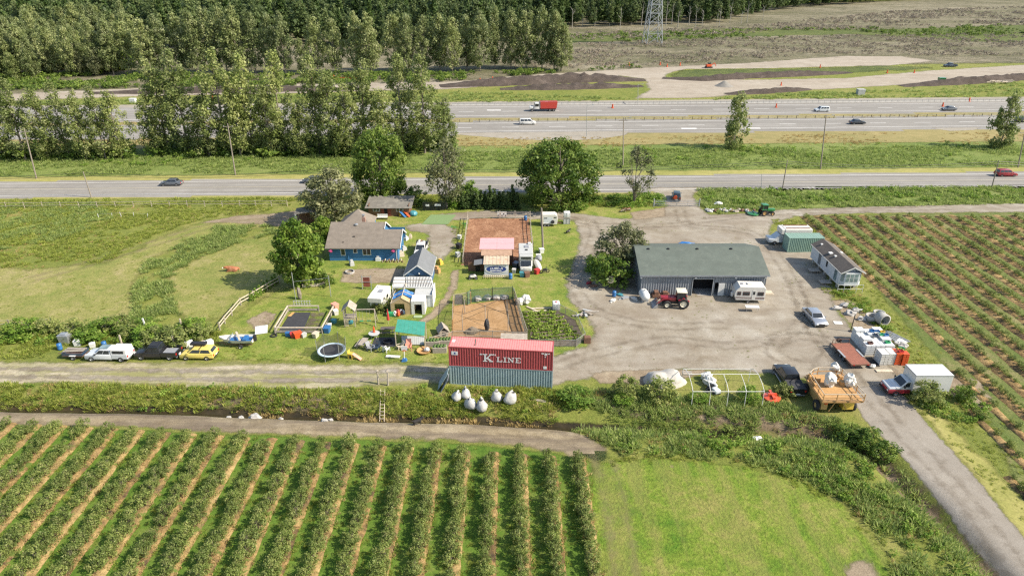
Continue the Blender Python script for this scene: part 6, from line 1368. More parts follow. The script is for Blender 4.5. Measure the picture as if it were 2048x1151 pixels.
for a_, b_ in (((-3, -1.5), (0, 1.2)), ((3.2, -1.5), (0, 1.2)), ((-3, 3.5), (0, 1.2)), ((3, 4), (0, 1.2)), ((-3, -1.5), (-3, 3.5)), ((3.2, -1.5), (3, 4))): MB().tube((a_[0], a_[1], 2.45), (b_[0], b_[1], 2.35), .03).build('cord', 'trim_black', t)
o = MB().blob((0, 0, .9), (.35, .35, .95), 31, .25, 10, 8).build('tarp_bundle', 'cloth_dark'); o.location = PG(974, 662); tag(o, 'dark hanging bundle in the middle of the chicken yard', 'bundle')
o = MB().blob((0, 0, .2), (.9, .8, .45), 33, .4).build('brush_pile', 'twig_grey'); o.location = PG(945, 664); tag(o, 'grey brush pile in the chicken yard', 'pile')
for nm, px, py, rz, lb in (('coop', 886, 668, .3, 'small weathered gable coop left of the chicken yard'),):
    t = thing('chicken_coop', lb, 'coop', PG(px, py), rz); MB().b(-.6, .6, -.7, .7, 0, .8).build('wall', 'wood_weathered', t); MB().b(-.25, .25, -.72, -.69, .05, .6).build('door', 'dark_void', t)
    for s in (-1, 1): MB().slab((s * .8, -.85, .65), (0, -.85, 1.5), (0, .85, 1.5), (s * .8, .85, .65), .05).build('roof_slope', 'wood_weathered', t)
t = thing('chicken_coop', 'long flat-roofed coop at the lower right of the chicken yard', 'coop', PG(1028, 688), -.03); MB().b(-1.6, 1.6, -.5, .5, 0, 1.0).build('wall', 'wood_weathered', t); MB().slab((-1.75, -.7, 1.0), (1.75, -.7, 1.0), (1.75, .7, 1.25), (-1.75, .7, 1.25), .06).build('roof', 'wood_weathered', t)
for px, py, s, nm, lb, mt in ((918, 606, .55, 'drum', 'black drum at the top left corner of the chicken yard', 'cloth_dark'), (1174, 684, .45, 'box', 'small brown box on the grass right of the vegetable garden', 'steel_rusty')):
    o = MB().b(-s, s, -s * .8, s * .8, .02, s * 2).b(-s * .9, s * .9, -s * .7, s * .7, s * 2, s * 2.15).build('storage_box', mt, None, False, .05); o.location = PG(px, py); tag(o, lb, 'box')
for i, (px, py, s) in enumerate([(1040, 608, .75), (1052, 606, .95)]):
    o = MB().blob((0, 0, .7 * s), (.75 * s, .7 * s, .8 * s), 40 + i, .35, 12, 8, .8).build('bulk_bag', 'tarp_white'); o.location = PG(px, py); tag(o, f'{("smaller", "larger")[i]} white bulk bag beside the green mesh enclosure', 'bag', 'bulk bags by the enclosure')
t = thing('water_tote', 'white caged tote on the grass above the vegetable garden', 'tote', PG(1112, 618), .05); MB().b(-.5, .5, -.6, .6, .15, 1.15).build('tank', 'plastic_white', t, True, .08); MB().b(-.55, .55, -.62, .62, .0, .14).build('pallet', 'wood_weathered', t); MB().tube((0, 0, 1.15), (0, 0, 1.25), .12).build('cap', 'plastic_red', t)
for i in range(5): x = -.52 + .26 * i; MB().tube((x, -.63, .14), (x, -.63, 1.18), .015, .015, 5).build('cage_bar', 'galv', t)
for i, (px, py, l, rz) in enumerate([(1085, 616, 3.2, .05), (1075, 622, 2.6, .15), (1064, 618, 2.2, -.8)]):
    o = MB().b(-l / 2, l / 2, -.12, .12, 0, .12 + .03 * i).build('plank', 'wood_pale'); o.location = PG(px, py); o.rotation_euler[2] = rz; tag(o, f'{ORD[i]} loose pale plank above the vegetable garden', 'plank', 'loose planks by the garden')
t = thing('wood_pile', 'pile of boards and pallets at the edge of the gravel yard', 'pile', PG(1166, 630), .1)
for i in range(7): MB().box((-.6 + .3 * i, -.3 + .25 * (i % 3), .1 + .09 * i), (2.0, .35, .08), .5 * i, .05).build('board', ('wood_weathered', 'rv_grey')[i % 2], t)
# trees of the yard: wire run, cow and dogs
def skin_body(name, label, cat, loc, rz, verts, edges, radii, mat, subd=2):
    me = bpy.data.meshes.new(name); me.from_pydata(verts, edges, []); o = bpy.data.objects.new(name, me); C.objects.link(o)
    md = o.modifiers.new('skin', 'SKIN'); 
    for v, r in zip(me.skin_vertices[0].data, radii): v.radius = r if hasattr(r, '__len__') else (r, r)
    me.skin_vertices[0].data[0].use_root = True
    sb = o.modifiers.new('sub', 'SUBSURF'); sb.levels = subd; sb.render_levels = subd
    bpy.context.view_layer.update(); ev = o.evaluated_get(bpy.context.evaluated_depsgraph_get()); m2 = bpy.data.meshes.new_from_object(ev)
    C.objects.unlink(o); bpy.data.objects.remove(o)
    m2.polygons.foreach_set('use_smooth', np.ones(len(m2.polygons), bool)); m2.materials.clear(); m2.materials.append(M[mat])
    o = bpy.data.objects.new(name, m2); C.objects.link(o); o.location = loc; o.rotation_euler = (0, 0, rz); return tag(o, label, cat) if label else o
pm('hide_brown', (.30, .11, .045), .7, .2, 2.5, dirt=(.55, .5, .42), dirt_amt=.3); pm('fur_black', (.02, .018, .016), .8, .2, 3); pm('hide_white', (.66, .6, .52), .7, .1, 3)
cow = skin_body('cow', 'red-brown cow lying on the paddock grass', 'cow', PG(466, 541), PI + .25,
    [(-.55, 0, .38), (0, 0, .42), (.5, 0, .45), (.85, 0, .75), (1.15, .08, .82), (1.4, .12, .7), (.6, .3, .12), (1.0, .32, .08), (.65, .32, .06), (.6, -.3, .12), (.95, -.35, .08), (-.5, .38, .16), (-.1, .5, .1), (-.55, .52, .06), (-.9, 0, .4), (-1.05, .1, .15), (-.95, .25, .06), (1.12, .25, .9), (1.12, -.08, .9)],
    [(0, 1), (1, 2), (2, 3), (3, 4), (4, 5), (2, 6), (6, 7), (7, 8), (2, 9), (9, 10), (0, 11), (11, 12), (12, 13), (0, 14), (14, 15), (15, 16), (4, 17), (4, 18)],
    [.42, .45, .38, .22, .19, .12, .13, .08, .06, .13, .07, .2, .11, .06, .2, .05, .04, .05, .05], 'hide_brown')
MB().blob((1.45, .13, .72), (.13, .1, .13), 1, .1).build('muzzle', 'hide_white', cow, True)
def dog(label, loc, rz, s, mat):
    o = skin_body('dog', label, 'dog', loc, rz, [(-.3, 0, .5), (0, 0, .48), (.28, 0, .52), (.45, 0, .68), (.58, 0, .74), (.74, 0, .68), (.28, .11, .3), (.27, .11, .03), (.28, -.11, .3), (.3, -.11, .03), (-.3, .11, .32), (-.38, .11, .18), (-.33, .11, .03), (-.3, -.11, .32), (-.38, -.11, .18), (-.32, -.11, .03), (-.5, 0, .58), (-.62, 0, .7), (.52, .08, .84), (.52, -.08, .84)],
        [(0, 1), (1, 2), (2, 3), (3, 4), (4, 5), (2, 6), (6, 7), (2, 8), (8, 9), (0, 10), (10, 11), (11, 12), (0, 13), (13, 14), (14, 15), (0, 16), (16, 17), (4, 18), (4, 19)],
        [.15, .17, .16, .1, .11, .06, .07, .04, .07, .04, .08, .05, .04, .08, .05, .04, .04, .025, .03, .03], mat); o.scale = (s, s, s); return o
dog('black dog standing on the dirt track below the ladder', PG(835, 846), R(25), 1.1, 'fur_black')
o = dog('black and white dog on the lawn beside the horse trailer', PG(1136, 466), R(40), 1.0, 'fur_black'); MB().blob((.22, 0, .45), (.14, .17, .2), 1, .1).build('chest_patch', 'hide_white', o, True)
# ------------------------------------------------------------------ garden pen with black sheeting
t = thing('garden_pen', 'wooden railed garden pen with black sheeting on the lawn', 'pen', PG(598, 640)); o0 = t.location
cs = [P(551, 667), P(577, 623), P(638, 623), P(668, 624), P(645, 667)]
cs = [c_ - Vector(o0) for c_ in cs]
for i in range(5):
    a_, b_ = cs[i], cs[(i + 1) % 5]
    if i != 2: MB().bar(a_ + Vector((0, 0, .95)), b_ + Vector((0, 0, .95)), .16, .12).build('top_rail', 'wood_pale', t); MB().bar(a_ + Vector((0, 0, .35)), b_ + Vector((0, 0, .35)), .05, .3).build('side_board', 'wood_weathered', t)
    MB().b(a_.x - .07, a_.x + .07, a_.y - .07, a_.y + .07, -.05, .95).build('post', 'wood_weathered', t)
def lay(par, px, z, mat, name): 
    v = [P(*p) - Vector(o0) for p in px]; m = MB(); n = len(v); m.add([(q.x, q.y, z) for q in v] + [(q.x, q.y, z - .05) for q in v], [tuple(range(n))] + [(i, (i + 1) % n, n + (i + 1) % n, n + i) for i in range(n)]); return m.build(name, mat, par)
lay(t, [(558, 664), (582, 626), (622, 626), (606, 664)], .08, 'cloth_dark', 'ground_sheet'); lay(t, [(608, 664), (624, 626), (650, 626), (638, 664)], .10, 'garden_soil', 'soil_bed'); lay(t, [(576, 634), (584, 626), (590, 626), (582, 634)], .11, 'rim_rust', 'yellow_board')
for i, (px, py, c_, lb) in enumerate([(577, 671, 'plastic_blue', 'blue crate leaning on the garden pen'), (588, 673, 'plastic_red', 'red plastic toy leaning on the garden pen'), (596, 674, 'plastic_orange', 'orange board leaning on the garden pen'), (608, 673, 'rv_grey', 'grey box in front of the garden pen'), (632, 674, 'wood_pale', 'pale wooden box at the corner of the garden pen'), (655, 664, 'plastic_blue', 'blue tub beside the garden pen'), (660, 655, 'rv_white', 'white tub beside the garden pen'), (672, 628, 'rv_white', 'white chest behind the garden pen'), (671, 617, 'plastic_pink', 'pink-brown crate behind the garden pen'), (668, 645, 'plastic_teal', 'teal tub between the garden pen and the play tower')]):
    s = .35 + .08 * (i % 3); o = MB().hull8((-s * .8, s * .8, -s * .6, s * .6, 0), (-s, s, -s * .75, s * .75, s * 1.5)).b(-s * 1.04, s * 1.04, -s * .8, s * .8, s * 1.5, s * 1.62).build('storage_box', c_); o.location = PG(px, py); o.rotation_euler[2] = .3 * i; tag(o, lb, 'box')
# trampoline
q = PG(664, 712); t = thing('trampoline', 'round trampoline with a blue rim and black safety net', 'trampoline', q); r_ = 1.72
MB().lathe([(0, .86), (r_ - .28, .86), (r_ - .28, .84), (0, .84)], (0, .2, 0), 28).build('mat', 'cloth_dark', t); MB().lathe([(r_ - .28, .88), (r_ - .05, .92), (r_ + .05, .88), (r_ + .02, .8), (r_ - .28, .83)], (0, .2, 0), 28).build('rim', pm('rim_pad', (.42, .52, .60), .5, .1, 2), t)
for i in range(6):
    a_ = 2 * PI * i / 6 + .25; x, y = r_ * math.cos(a_), .2 + r_ * math.sin(a_); MB().tube((x, y, 0), (x, y, .85), .035).build('leg', 'galv', t); MB().tube((x * 1.02, y * 1.02, .85), (x * 1.06, y * 1.06, 2.55), .03).build('net_pole', 'galv', t)
    b_ = 2 * PI * (i + 1) / 6 + .25; m = MB(); n = 6
    for k in range(n):
        def pt(u): aa = a_ + (b_ - a_) * u; return r_ * 1.02 * math.cos(aa), .2 + r_ * 1.02 * math.sin(aa), 2.5 - .55 * math.sin(PI * u)
        p, s = pt(k / n), pt((k + 1) / n); m.quad((p[0], p[1], .9), (s[0], s[1], .9), s, p)
    if math.sin((a_ + b_) / 2) > -.6: m.build('safety_net', 'net_black', t)
# play slide
t = thing('toy_slide', 'small yellow and pink toy slide beside the trampoline', 'slide', PG(704, 716), -.3); MB().b(-.45, .2, -.3, .3, 0, .75).build('tower', 'plastic_yellow', t, False, .04); MB().slab((.2, -.25, .75), (1.35, -.25, .08), (1.35, .25, .08), (.2, .25, .75), .06).build('chute', 'plastic_pink', t); MB().b(-.2, .12, -.31, -.29, .1, .5).build('opening', 'trim_black', t); MB().b(-.45, -.38, -.3, .3, .75, 1.1).build('guard', 'plastic_yellow', t)
# play tower with swing
t = thing('play_tower', 'weathered wooden play tower with a swing beam', 'play tower', PG(702, 648), .05)
for x in (-.7, .7):
    for y in (-.7, .7): MB().b(x - .06, x + .06, y - .06, y + .06, 0, 2.7).build('post', 'wood_weathered', t)
for i in range(8): MB().b(-.75 + .19 * i, -.58 + .19 * i, -.75, .75, 1.25, 1.3).build('floor_plank', 'wood_weathered', t)
for s in (-1, 1): MB().slab((s * .95, -.95, 2.55), (0, -.95, 3.4), (0, .95, 3.4), (s * .95, .95, 2.55), .05).build('roof_slope', 'wood_weathered', t)
for z in (1.6, 2.0): MB().b(-.74, .74, -.78, -.73, z, z + .12).build('rail', 'wood_weathered', t); MB().b(-.78, -.73, -.72, .72, z, z + .12).build('rail', 'wood_weathered', t)
MB().b(-.3, .3, -.2, .3, .2, .55).build('seat_tub', 'plastic_teal', t); MB().tube((.7, 0, 2.3), (3.4, 0, 2.3), .08).build('swing_beam', 'wood_weathered', t)
for s in (-1, 1): MB().bar((3.4, 0, 2.35), (3.55, s * .9, 0), .1).build('swing_leg', 'wood_weathered', t)
for x in (1.5, 2.5):
    for d in (-.2, .2): MB().tube((x + d, 0, 2.25), (x + d, 0, .55), .015, .015, 5).build('chain', 'galv', t)
    MB().b(x - .25, x + .25, -.1, .1, .5, .56).build('swing_seat', 'plastic_green', t)
for i in range(6): MB().tube((-.7, -.85 - .02 * i, .25 + .2 * i), (-.1, -.85 - .02 * i, .25 + .2 * i), .025, .025, 5).build('ladder_rung', 'wood_pale', t)
# picnic tables
def picnic(label, loc, rz, mat):
    t = thing('picnic_table', label, 'table', loc, rz, 'picnic tables')
    for i in range(5): MB().b(-.95, .95, -.4 + .162 * i, -.25 + .162 * i, .72, .77).build('top_plank', mat, t)
    for s in (-1, 1):
        MB().b(-.95, .95, s * .72 - .13, s * .72 + .13, .42, .47).build('bench', mat, t)
        for x in (-.65, .65): MB().bar((x, s * .15, .72), (x, s * .75, 0), .05, .1).build('leg', mat, t)
    for x in (-.65, .65): MB().b(x - .03, x + .03, -.8, .8, .36, .42).build('crossbar', mat, t)
    return t
picnic('grey wooden picnic table beside the trampoline', PG(727, 692), R(80), 'wood_weathered'); picnic('dark picnic table above the green tarp shelter', PG(776, 665), .1, 'roof_brown')
# closed sunshades
for px, py, s, lb, mt in ((777, 647, 2.0, 'closed red sunshade standing on the lawn', 'plastic_red'), (749, 673, 1.4, 'small closed orange sunshade through a round table', 'plastic_orange')):
    t = thing('parasol', lb, 'parasol', PG(px, py)); MB().tube((0, 0, 0), (0, 0, s * 1.2), .025).build('pole', 'wood_pale', t); MB().lathe([(.03, s * 1.18), (.12, s * .95), (.22, s * .35), (.12, s * .33), (.03, s * .33)], (0, 0, 0), 10).build('canopy', mt, t)
t = thing('round_table', 'grey round garden table under the orange sunshade', 'table', PG(749, 675)); MB().lathe([(.04, .72), (.75, .72), (.75, .68), (.04, .68)], (0, 0, 0), 18).build('top', 'rv_grey', t)
for a_ in (0.8, 2.4, 3.9, 5.5): MB().tube((.45 * math.cos(a_), .45 * math.sin(a_), 0), (.4 * math.cos(a_), .4 * math.sin(a_), .7), .03).build('leg', 'rv_grey', t)
# seating corner: black mat, fire ring, shelter
v = [PG(750, 675), PG(793, 674), PG(790, 694), PG(743, 693)]; o = MB().slab(*[q + Vector((0, 0, .05)) for q in v], .04).build('ground_mat', 'cloth_dark'); tag(o, 'black ground mat with a fire ring below the green shelter', 'mat')
o = MB().lathe([(.55, 0), (.65, .0), (.68, .32), (.6, .34), (.52, .06)], (0, 0, .06), 18).build('fire_ring', 'trim_black'); o.location = PG(776, 686); tag(o, 'black steel fire ring on the dark mat', 'fire ring')
t = thing('tarp_shelter', 'open shelter with a green corrugated roof beside the chicken yard', 'shelter', PG(820, 675)); o0 = t.location
a_, b_, c_, d_ = [P(*p, 2.15) - Vector(o0) for p in ((790, 662.6), (849, 670.7), (851, 648), (795.8, 642.2))]; c_.z += .35; d_.z += .35
for i in range(7):
    u0, u1 = i / 7, (i + 1) / 7; MB().slab(a_.lerp(b_, u0), a_.lerp(b_, u1 - .004), d_.lerp(c_, u1 - .004), d_.lerp(c_, u0), .04 + .012 * (i % 2)).build('roof_sheet', 'tarp_green', t)
for p_ in (a_, b_, c_, d_): MB().b(p_.x - .06, p_.x + .06, p_.y - .06, p_.y + .06, 0, p_.z - .05).build('post', 'wood_pale', t)
v = [PG(803, 673), PG(849, 674), PG(848, 690), PG(804, 690)]; t = thing('wooden_deck', 'grey plank deck in front of the green-roofed shelter', 'deck', v[0])
for i in range(12):
    u0, u1 = i / 12, (i + 1) / 12 - .006; f = lambda u, w: (v[0].lerp(v[1], u)).lerp(v[3].lerp(v[2], u), w) - v[0] + Vector((0, 0, .16)); MB().slab(f(u0, 0), f(u1, 0), f(u1, 1), f(u0, 1), .08).build('plank', 'rv_grey', t)
def chair(label, loc, rz, mat, s=1.0):
    t = thing('garden_chair', label, 'chair', loc, rz, 'garden chairs', s); MB().slab((-.3, -.3, .42), (.3, -.3, .42), (.3, .3, .34), (-.3, .3, .34), .04).build('seat', mat, t); MB().slab((-.3, .3, .35), (.3, .3, .35), (.28, .55, 1.05), (-.28, .55, 1.05), .04).build('backrest', mat, t)
    for x in (-.3, .3): MB().b(x - .05, x + .05, -.35, .35, .58, .62).build('armrest', mat, t); MB().b(x - .04, x + .04, -.34, -.27, 0, .58).build('leg', mat, t); MB().b(x - .04, x + .04, .28, .35, 0, .58).build('leg', mat, t)
chair('salmon-coloured garden chair below the grey deck', PG(818, 699), 0.1, 'plastic_pink', 1.2); chair('white garden chair below the dark mat', PG(773, 703), 2.6, 'plastic_white'); chair('grey garden chair at the left of the dark mat', PG(742, 700), 1.0, 'plastic_grey', 1.1); chair('dark blue garden chair beside the grey one', PG(753, 700), -.4, 'car_navy', 1.05); chair('tan garden chair beside the dark mat', PG(800, 698), -1.0, 'wood_pale')
t = thing('basketball_hoop', 'toy basketball hoop with a white board and blue base by the track', 'basketball hoop', PG(809, 722)); MB().hull8((-.35, .35, -.3, .3, 0), (-.2, .2, -.18, .18, .35)).build('base', 'plastic_blue', t); MB().tube((0, 0, .3), (.05, .2, 1.9), .05).build('pole', 'plastic_white', t); MB().b(-.3, .45, .05, .1, 1.5, 2.1).build('backboard', 'plastic_white', t); MB().lathe([(.16, 1.58), (.2, 1.6), (.16, 1.62)], (.07, -.16, 0), 12).build('ring', 'plastic_orange', t)
t = thing('sand_boat', 'tan boat-shaped planter on the grass below the deck', 'planter', PG(848, 704), .15); MB().lathe([(0, .05), (.7, .05), (.95, .4), (.85, .4), (.65, .15), (0, .15)], (0, 0, 0), 14).build('tub', 'wood_new', t); MB().blob((.4, 0, .4), (.4, .35, .3), 4, .3).build('bundle', 'tarp_white', t)
for i, (px, py) in enumerate([(880, 702), (892, 688), (866, 690)]):
    t = thing('planter_box', f'{("lower", "right", "left")[i]} of the raised wooden planters by the red container', 'planter', PG(px, py), .02); MB().hull8((-.9, .9, -.45, .45, 0), (-.9, .9, -.45, .45, .75)).build('box', 'wood_weathered', t)
    for k in range(4): MB().blob((-.6 + .4 * k, 0, .85), (.25, .3, .22), k, .5).build('plant', 'leaf_flat' if 'leaf_flat' in M else pm('leaf_flat', (.06, .12, .02), .6, .4, 10), t)
o = MB().b(-.9, .9, -.25, .25, .02, .12).build('plank', 'rv_white'); o.location = PG(786, 714); o.rotation_euler[2] = -.1; tag(o, 'white board lying beside the toy basketball hoop', 'board')
# ------------------------------------------------------------------ pergola, canopy and tarp tent
t = thing('pergola', 'white slatted pergola in front of the grey shed', 'pergola', PG(826, 592)); o0 = Vector(t.location)
pa, pb, pc, pd = [P(*p, 2.3) - o0 for p in ((785, 574), (868, 575), (862, 555), (789, 555))]
for a_, b_ in ((pa, pb), (pb, pc), (pc, pd), (pd, pa)): MB().bar(a_, b_, .1, .2).build('beam', 'trim_white', t)
for i in range(17): u = .34 + .64 * i / 16; MB().bar(pa.lerp(pb, u) + Vector((0, 0, .12)), pd.lerp(pc, u) + Vector((0, 0, .12)), .12, .08).build('slat', 'trim_white', t)
for k in (.3, .62): MB().bar(pa.lerp(pd, k) + Vector((0, 0, .22)), pb.lerp(pc, k) + Vector((0, 0, .22)), .06, .06).build('batten', 'wood_weathered', t)
MB().slab(pa + Vector((.1, .1, .1)), pa.lerp(pb, .3) + Vector((0, .1, .1)), pd.lerp(pc, .3) + Vector((0, 0, .1)), pd + Vector((.1, 0, .1)), .05).build('roof_panel', 'tarp_white', t)
for p_ in (pa, pb, pc, pd): MB().b(p_.x - .07, p_.x + .07, p_.y - .07, p_.y + .07, 0, 2.2).build('post', 'trim_white', t)
t = thing('storage_shed', 'grey shed with a dark panel roof beside the white canopy', 'shed', PG(849, 612)); MB().b(-1.25, 1.25, -.2, 3.0, 0, 1.9).build('wall', 'wall_pale', t); MB().slab((-1.35, -.35, 1.95), (1.35, -.35, 1.95), (1.35, 1.5, 2.2), (-1.35, 1.5, 2.2), .06).build('roof', 'rv_grey', t); MB().slab((-1.3, 1.5, 2.23), (1.2, 1.5, 2.23), (1.2, 3.0, 2.4), (-1.3, 3.0, 2.4), .06).build('dark_panel', 'roof_slate', t); MB().b(1.26, 1.34, -.3, 3.1, 0, 2.35).build('side_panel', 'trim_white', t)
t = thing('canopy', 'white box canopy with a dark doorway beside the tan tent', 'canopy', PG(837, 628)); MB().slab((-.95, -.1, 2.1), (.95, -.1, 2.1), (.95, 1.9, 2.15), (-.95, 1.9, 2.15), .08).build('top', 'tarp_white', t)
for x in (-.95, .95): MB().b(x - .02, x + .02, -.1, 1.9, 0, 2.02).build('side', 'tarp_white', t)
MB().b(-.93, -.5, -.12, -.08, 0, 2.0).build('front_flap', 'tarp_white', t); MB().b(.55, .93, -.12, -.08, 0, 2.0).build('front_flap', 'tarp_white', t); MB().b(-.5, .55, -.11, -.09, 1.6, 2.02).build('front_flap', 'tarp_white', t); MB().b(-.5, .55, 1.2, 1.25, 0, 1.6).build('inside', 'dark_void', t)
o = MB().b(-.6, .6, -.3, .3, .02, .12).build('door_mat', pm('mat_green', (.30, .38, .22), .8, .15, 3)); o.location = PG(836, 634); tag(o, 'pale green mat in front of the white canopy', 'mat')
t = thing('tarp_tent', 'tan tarp tent with a wooden frame and sagging blue tarps', 'tent', PG(805, 628)); w_ = 1.55
for y in (0, 2.2, 4.6):
    for s in (-1, 1): MB().bar((s * w_, y, 0), (s * w_, y, 1.7), .09).build('frame_post', 'wood_pale', t); MB().bar((s * w_, y, 1.7), (0, y, 2.55), .09).build('rafter', 'wood_pale', t)
MB().bar((0, 0, 2.58), (0, 4.6, 2.58), .08).build('ridge', 'wood_pale', t)
for s in (-1, 1): MB().bar((s * w_, 0, 1.72), (s * w_, 4.6, 1.72), .07).build('eave_rail', 'wood_pale', t); MB().slab((s * w_ * 1.05, -.1, 1.62), (0, -.1, 2.62), (0, 1.0, 2.62), (s * w_ * 1.05, 1.0, 1.62), .02).build('roof_sheet', 'tarp_tan', t); MB().quad((s * w_ * 1.04, 0, 0), (s * w_ * 1.04, 2.2, 0), (s * w_ * 1.04, 2.2, 1.68), (s * w_ * 1.04, 0, 1.68)).build('side_sheet', 'tarp_tan', t)
m = MB(); n = 8
for i in range(n):
    for j in range(n):
        def pt(i, j): u, k = i / n, j / n; x = -w_ + 2 * w_ * u; z = 1.75 + .85 * (1 - abs(2 * u - 1)) - .75 * math.sin(PI * u) * math.sin(PI * k) + .1 * mnoise.noise(Vector((u * 5, k * 5, 1))); return (x, 1.15 + 1.9 * k, z)
        m.quad(pt(i, j), pt(i + 1, j), pt(i + 1, j + 1), pt(i, j + 1))
m.build('blue_sheet', 'tarp_blue', t); MB().add([(0, -.05, 2.55), (w_, -.05, 1.66), (w_, -.05, 0), (.45, -.05, 0), (.35, -.05, 1.7)], [(0, 1, 2, 3, 4)]).build('front_sheet', 'tarp_tan', t); MB().add([(0, -.05, 2.55), (-w_, -.05, 1.66), (-w_, -.05, 0), (-1.1, -.05, 0), (-1.0, -.05, 1.7), (.35, -.05, 1.7)], [(0, 1, 2, 3, 4, 5)]).build('front_sheet', 'tarp_tan', t)
m = MB(); [m.quad((-w_ + 2 * w_ * i / 6, 4.4 - .1 * (i % 2), .9), (-w_ + 2 * w_ * (i + 1) / 6, 4.4 - .1 * ((i + 1) % 2), .9), (-w_ + 2 * w_ * (i + 1) / 6, 4.4, 1.7), (-w_ + 2 * w_ * i / 6, 4.4, 1.7)) for i in range(6)]; m.build('back_sheet', 'net_grey', t)
for i, (x, y, c_) in enumerate([(-.6, .3, 'plastic_red'), (-.2, .5, 'plastic_white'), (-.5, -.3, 'plastic_orange'), (.1, .2, 'car_navy'), (-.9, -.2, 'plastic_white')]):
    o = MB().blob((0, 0, .35), (.3, .28, .4), 60 + i, .5, 9, 6, .8).build('toy_bundle', c_); o.location = Vector(t.location) + Vector((x, y - .3, 0)); tag(o, f'{("red", "white", "orange", "dark blue", "pale")[i]} bundle stored at the mouth of the tan tent', 'bundle')
o = MB().hull8((-.7, .7, -.5, .5, 0), (-.8, .8, -.55, .55, .5)).build('sand_tub', 'plastic_green'); o.location = PG(785, 629); tag(o, 'green tub left of the tan tent', 'tub')
for i, (px, py) in enumerate([(754, 619), (764, 622), (776, 618)]): tree('shrub2', px, py, f'{ORD[i]} garden shrub in front of the truck camper', 1.3 + .4 * (i == 2), .6, 'shrub', 'shrub', 'shrubs by the truck camper')
t = thing('play_ladder', 'red and grey climbing frame behind the truck camper', 'climbing frame', PG(734, 578)); 
for x in (-.7, .7): MB().tube((x, 0, 0), (x, .3, 2.2), .05).build('upright', 'galv', t)
MB().slab((-.5, .05, .4), (.5, .05, .4), (.5, .25, 1.9), (-.5, .25, 1.9), .03).build('panel', 'wood_red', t)
for z in (.5, 1.2, 2.0): MB().tube((-.7, .1, z), (.7, .1, z), .03).build('bar', 'galv', t)
# clothes line
t = thing('clothes_line', 'two tall pale clothes-line poles on the lawn left of the camper', 'clothes line', PG(662, 593)); q = PG(592, 601) - Vector(t.location)
for x, y, h in ((0, 0, 3.4), (q.x, q.y, 4.6)): MB().tube((x, y, 0), (x, y, h), .06).build('pole', 'galv', t)
MB().tube((0, 0, 3.1), (q.x, q.y, 3.1), .015, .015, 4).build('line', 'galv', t)
o = MB().blob((0, 0, .9), (.35, .35, 1.0), 71, .3, 8, 8).build('tree_stump', 'bark'); o.location = PG(600, 598); tag(o, 'tall tree stump beside the left clothes-line pole', 'stump')
o = MB().b(-1.7, 1.7, -.2, .2, .1, .5).build('bench_beam', 'wood_pale'); o.location = PG(628, 573); o.rotation_euler[2] = .18; tag(o, 'long pale timber lying below the bright green tree', 'timber')
t = thing('lawn_gate', 'low pale bench and gate above the garden pen', 'bench', PG(606, 612)); 
for i in range(7): MB().b(-1.3 + .38 * i, -1.24 + .38 * i, -.03, .03, 0, .9).build('picket', 'rv_grey', t)
for z in (.3, .75): MB().b(-1.4, 1.2, .035, .08, z, z + .08).build('rail', 'rv_grey', t)
q = PG(719, 549); o = MB().lathe([(.6, 0), (.75, 0), (.75, .3), (.6, .3)], (0, 0, 0), 14).build('fire_ring', 'concrete'); o.location = PG(700, 545); tag(o, 'stone fire ring on the bare patch behind the house', 'fire ring')
# things along the house
t = thing('firewood_pile', 'row of split firewood against the blue house wall', 'firewood', PG(786, 524), 0)
for i in range(16): MB().tube((-1.7 + .22 * i, -.25, .12 + .14 * (i % 3)), (-1.7 + .22 * i, .25, .14 + .14 * (i % 3)), .1, .09, 7).build('log', ('wood_pale', 'wood_brown')[i % 2], t)
for i, (px, py, c_, lb, s) in enumerate([(757, 521, 'plastic_white', 'white heater and bin against the blue house wall', .45), (802, 512, 'wood_pale', 'wooden crates stacked at the right end of the house', .55), (808, 500, 'rv_grey', 'grey bins at the right end of the house', .45), (812, 480, 'plastic_white', 'white tubs behind the right end of the house', .45), (821, 476, 'wood_pale', 'pale barrel behind the white work pickup', .4), (704, 530, 'rv_grey', 'grey step slab in front of the blue house', .5), (880, 528, 'plastic_yellow', 'yellow sit-on toy beside the grey shed', .5), (873, 545, 'wood_new', 'orange planks leaning on the grey shed', .6), (788, 415, 'tarp_white', 'white patio seat before the wooden cabin', .4)]):
    o = MB().hull8((-s, s, -s * .7, s * .7, 0), (-s * .9, s * .9, -s * .6, s * .6, s * 1.3)).b(-s * .5, s * .4, -s * .4, s * .4, s * 1.3, s * 1.9).build('yard_bin', c_); o.location = PG(px, py); o.rotation_euler[2] = .4 * i; tag(o, lb, 'bin')
for px, py, c_, lb in ((806, 434, 'plastic_blue', 'blue toy slide in front of the wooden cabin'), (814, 433, 'plastic_orange', 'orange toy slide in front of the wooden cabin')):
    t = thing('toy_slide', lb, 'slide', PG(px, py), 2.6); MB().slab((-.7, -.25, .1), (.7, -.25, 1.1), (.7, .25, 1.1), (-.7, .25, .1), .06).build('chute', c_, t); MB().b(.65, .75, -.25, .25, 0, 1.1).build('ladder', 'plastic_yellow', t)
o = MB().blob((0, 0, .45), (.8, .7, .6), 80, .2, 10, 7, .7).build('play_tent', 'plastic_teal'); o.location = PG(827, 431); tag(o, 'teal and white pop-up play tent beside the cabin', 'tent')
t = thing('bench', 'white bench and cart in front of the wooden cabin', 'bench', PG(765, 438)); MB().b(-1.0, 1.0, -.3, .3, .4, .48).build('seat', 'tarp_white', t); MB().b(-1.0, 1.0, .3, .36, .48, .95).build('backrest', 'tarp_white', t)
for x in (-.9, .9): MB().b(x - .05, x + .05, -.28, .28, 0, .4).build('leg', 'trim_black', t)
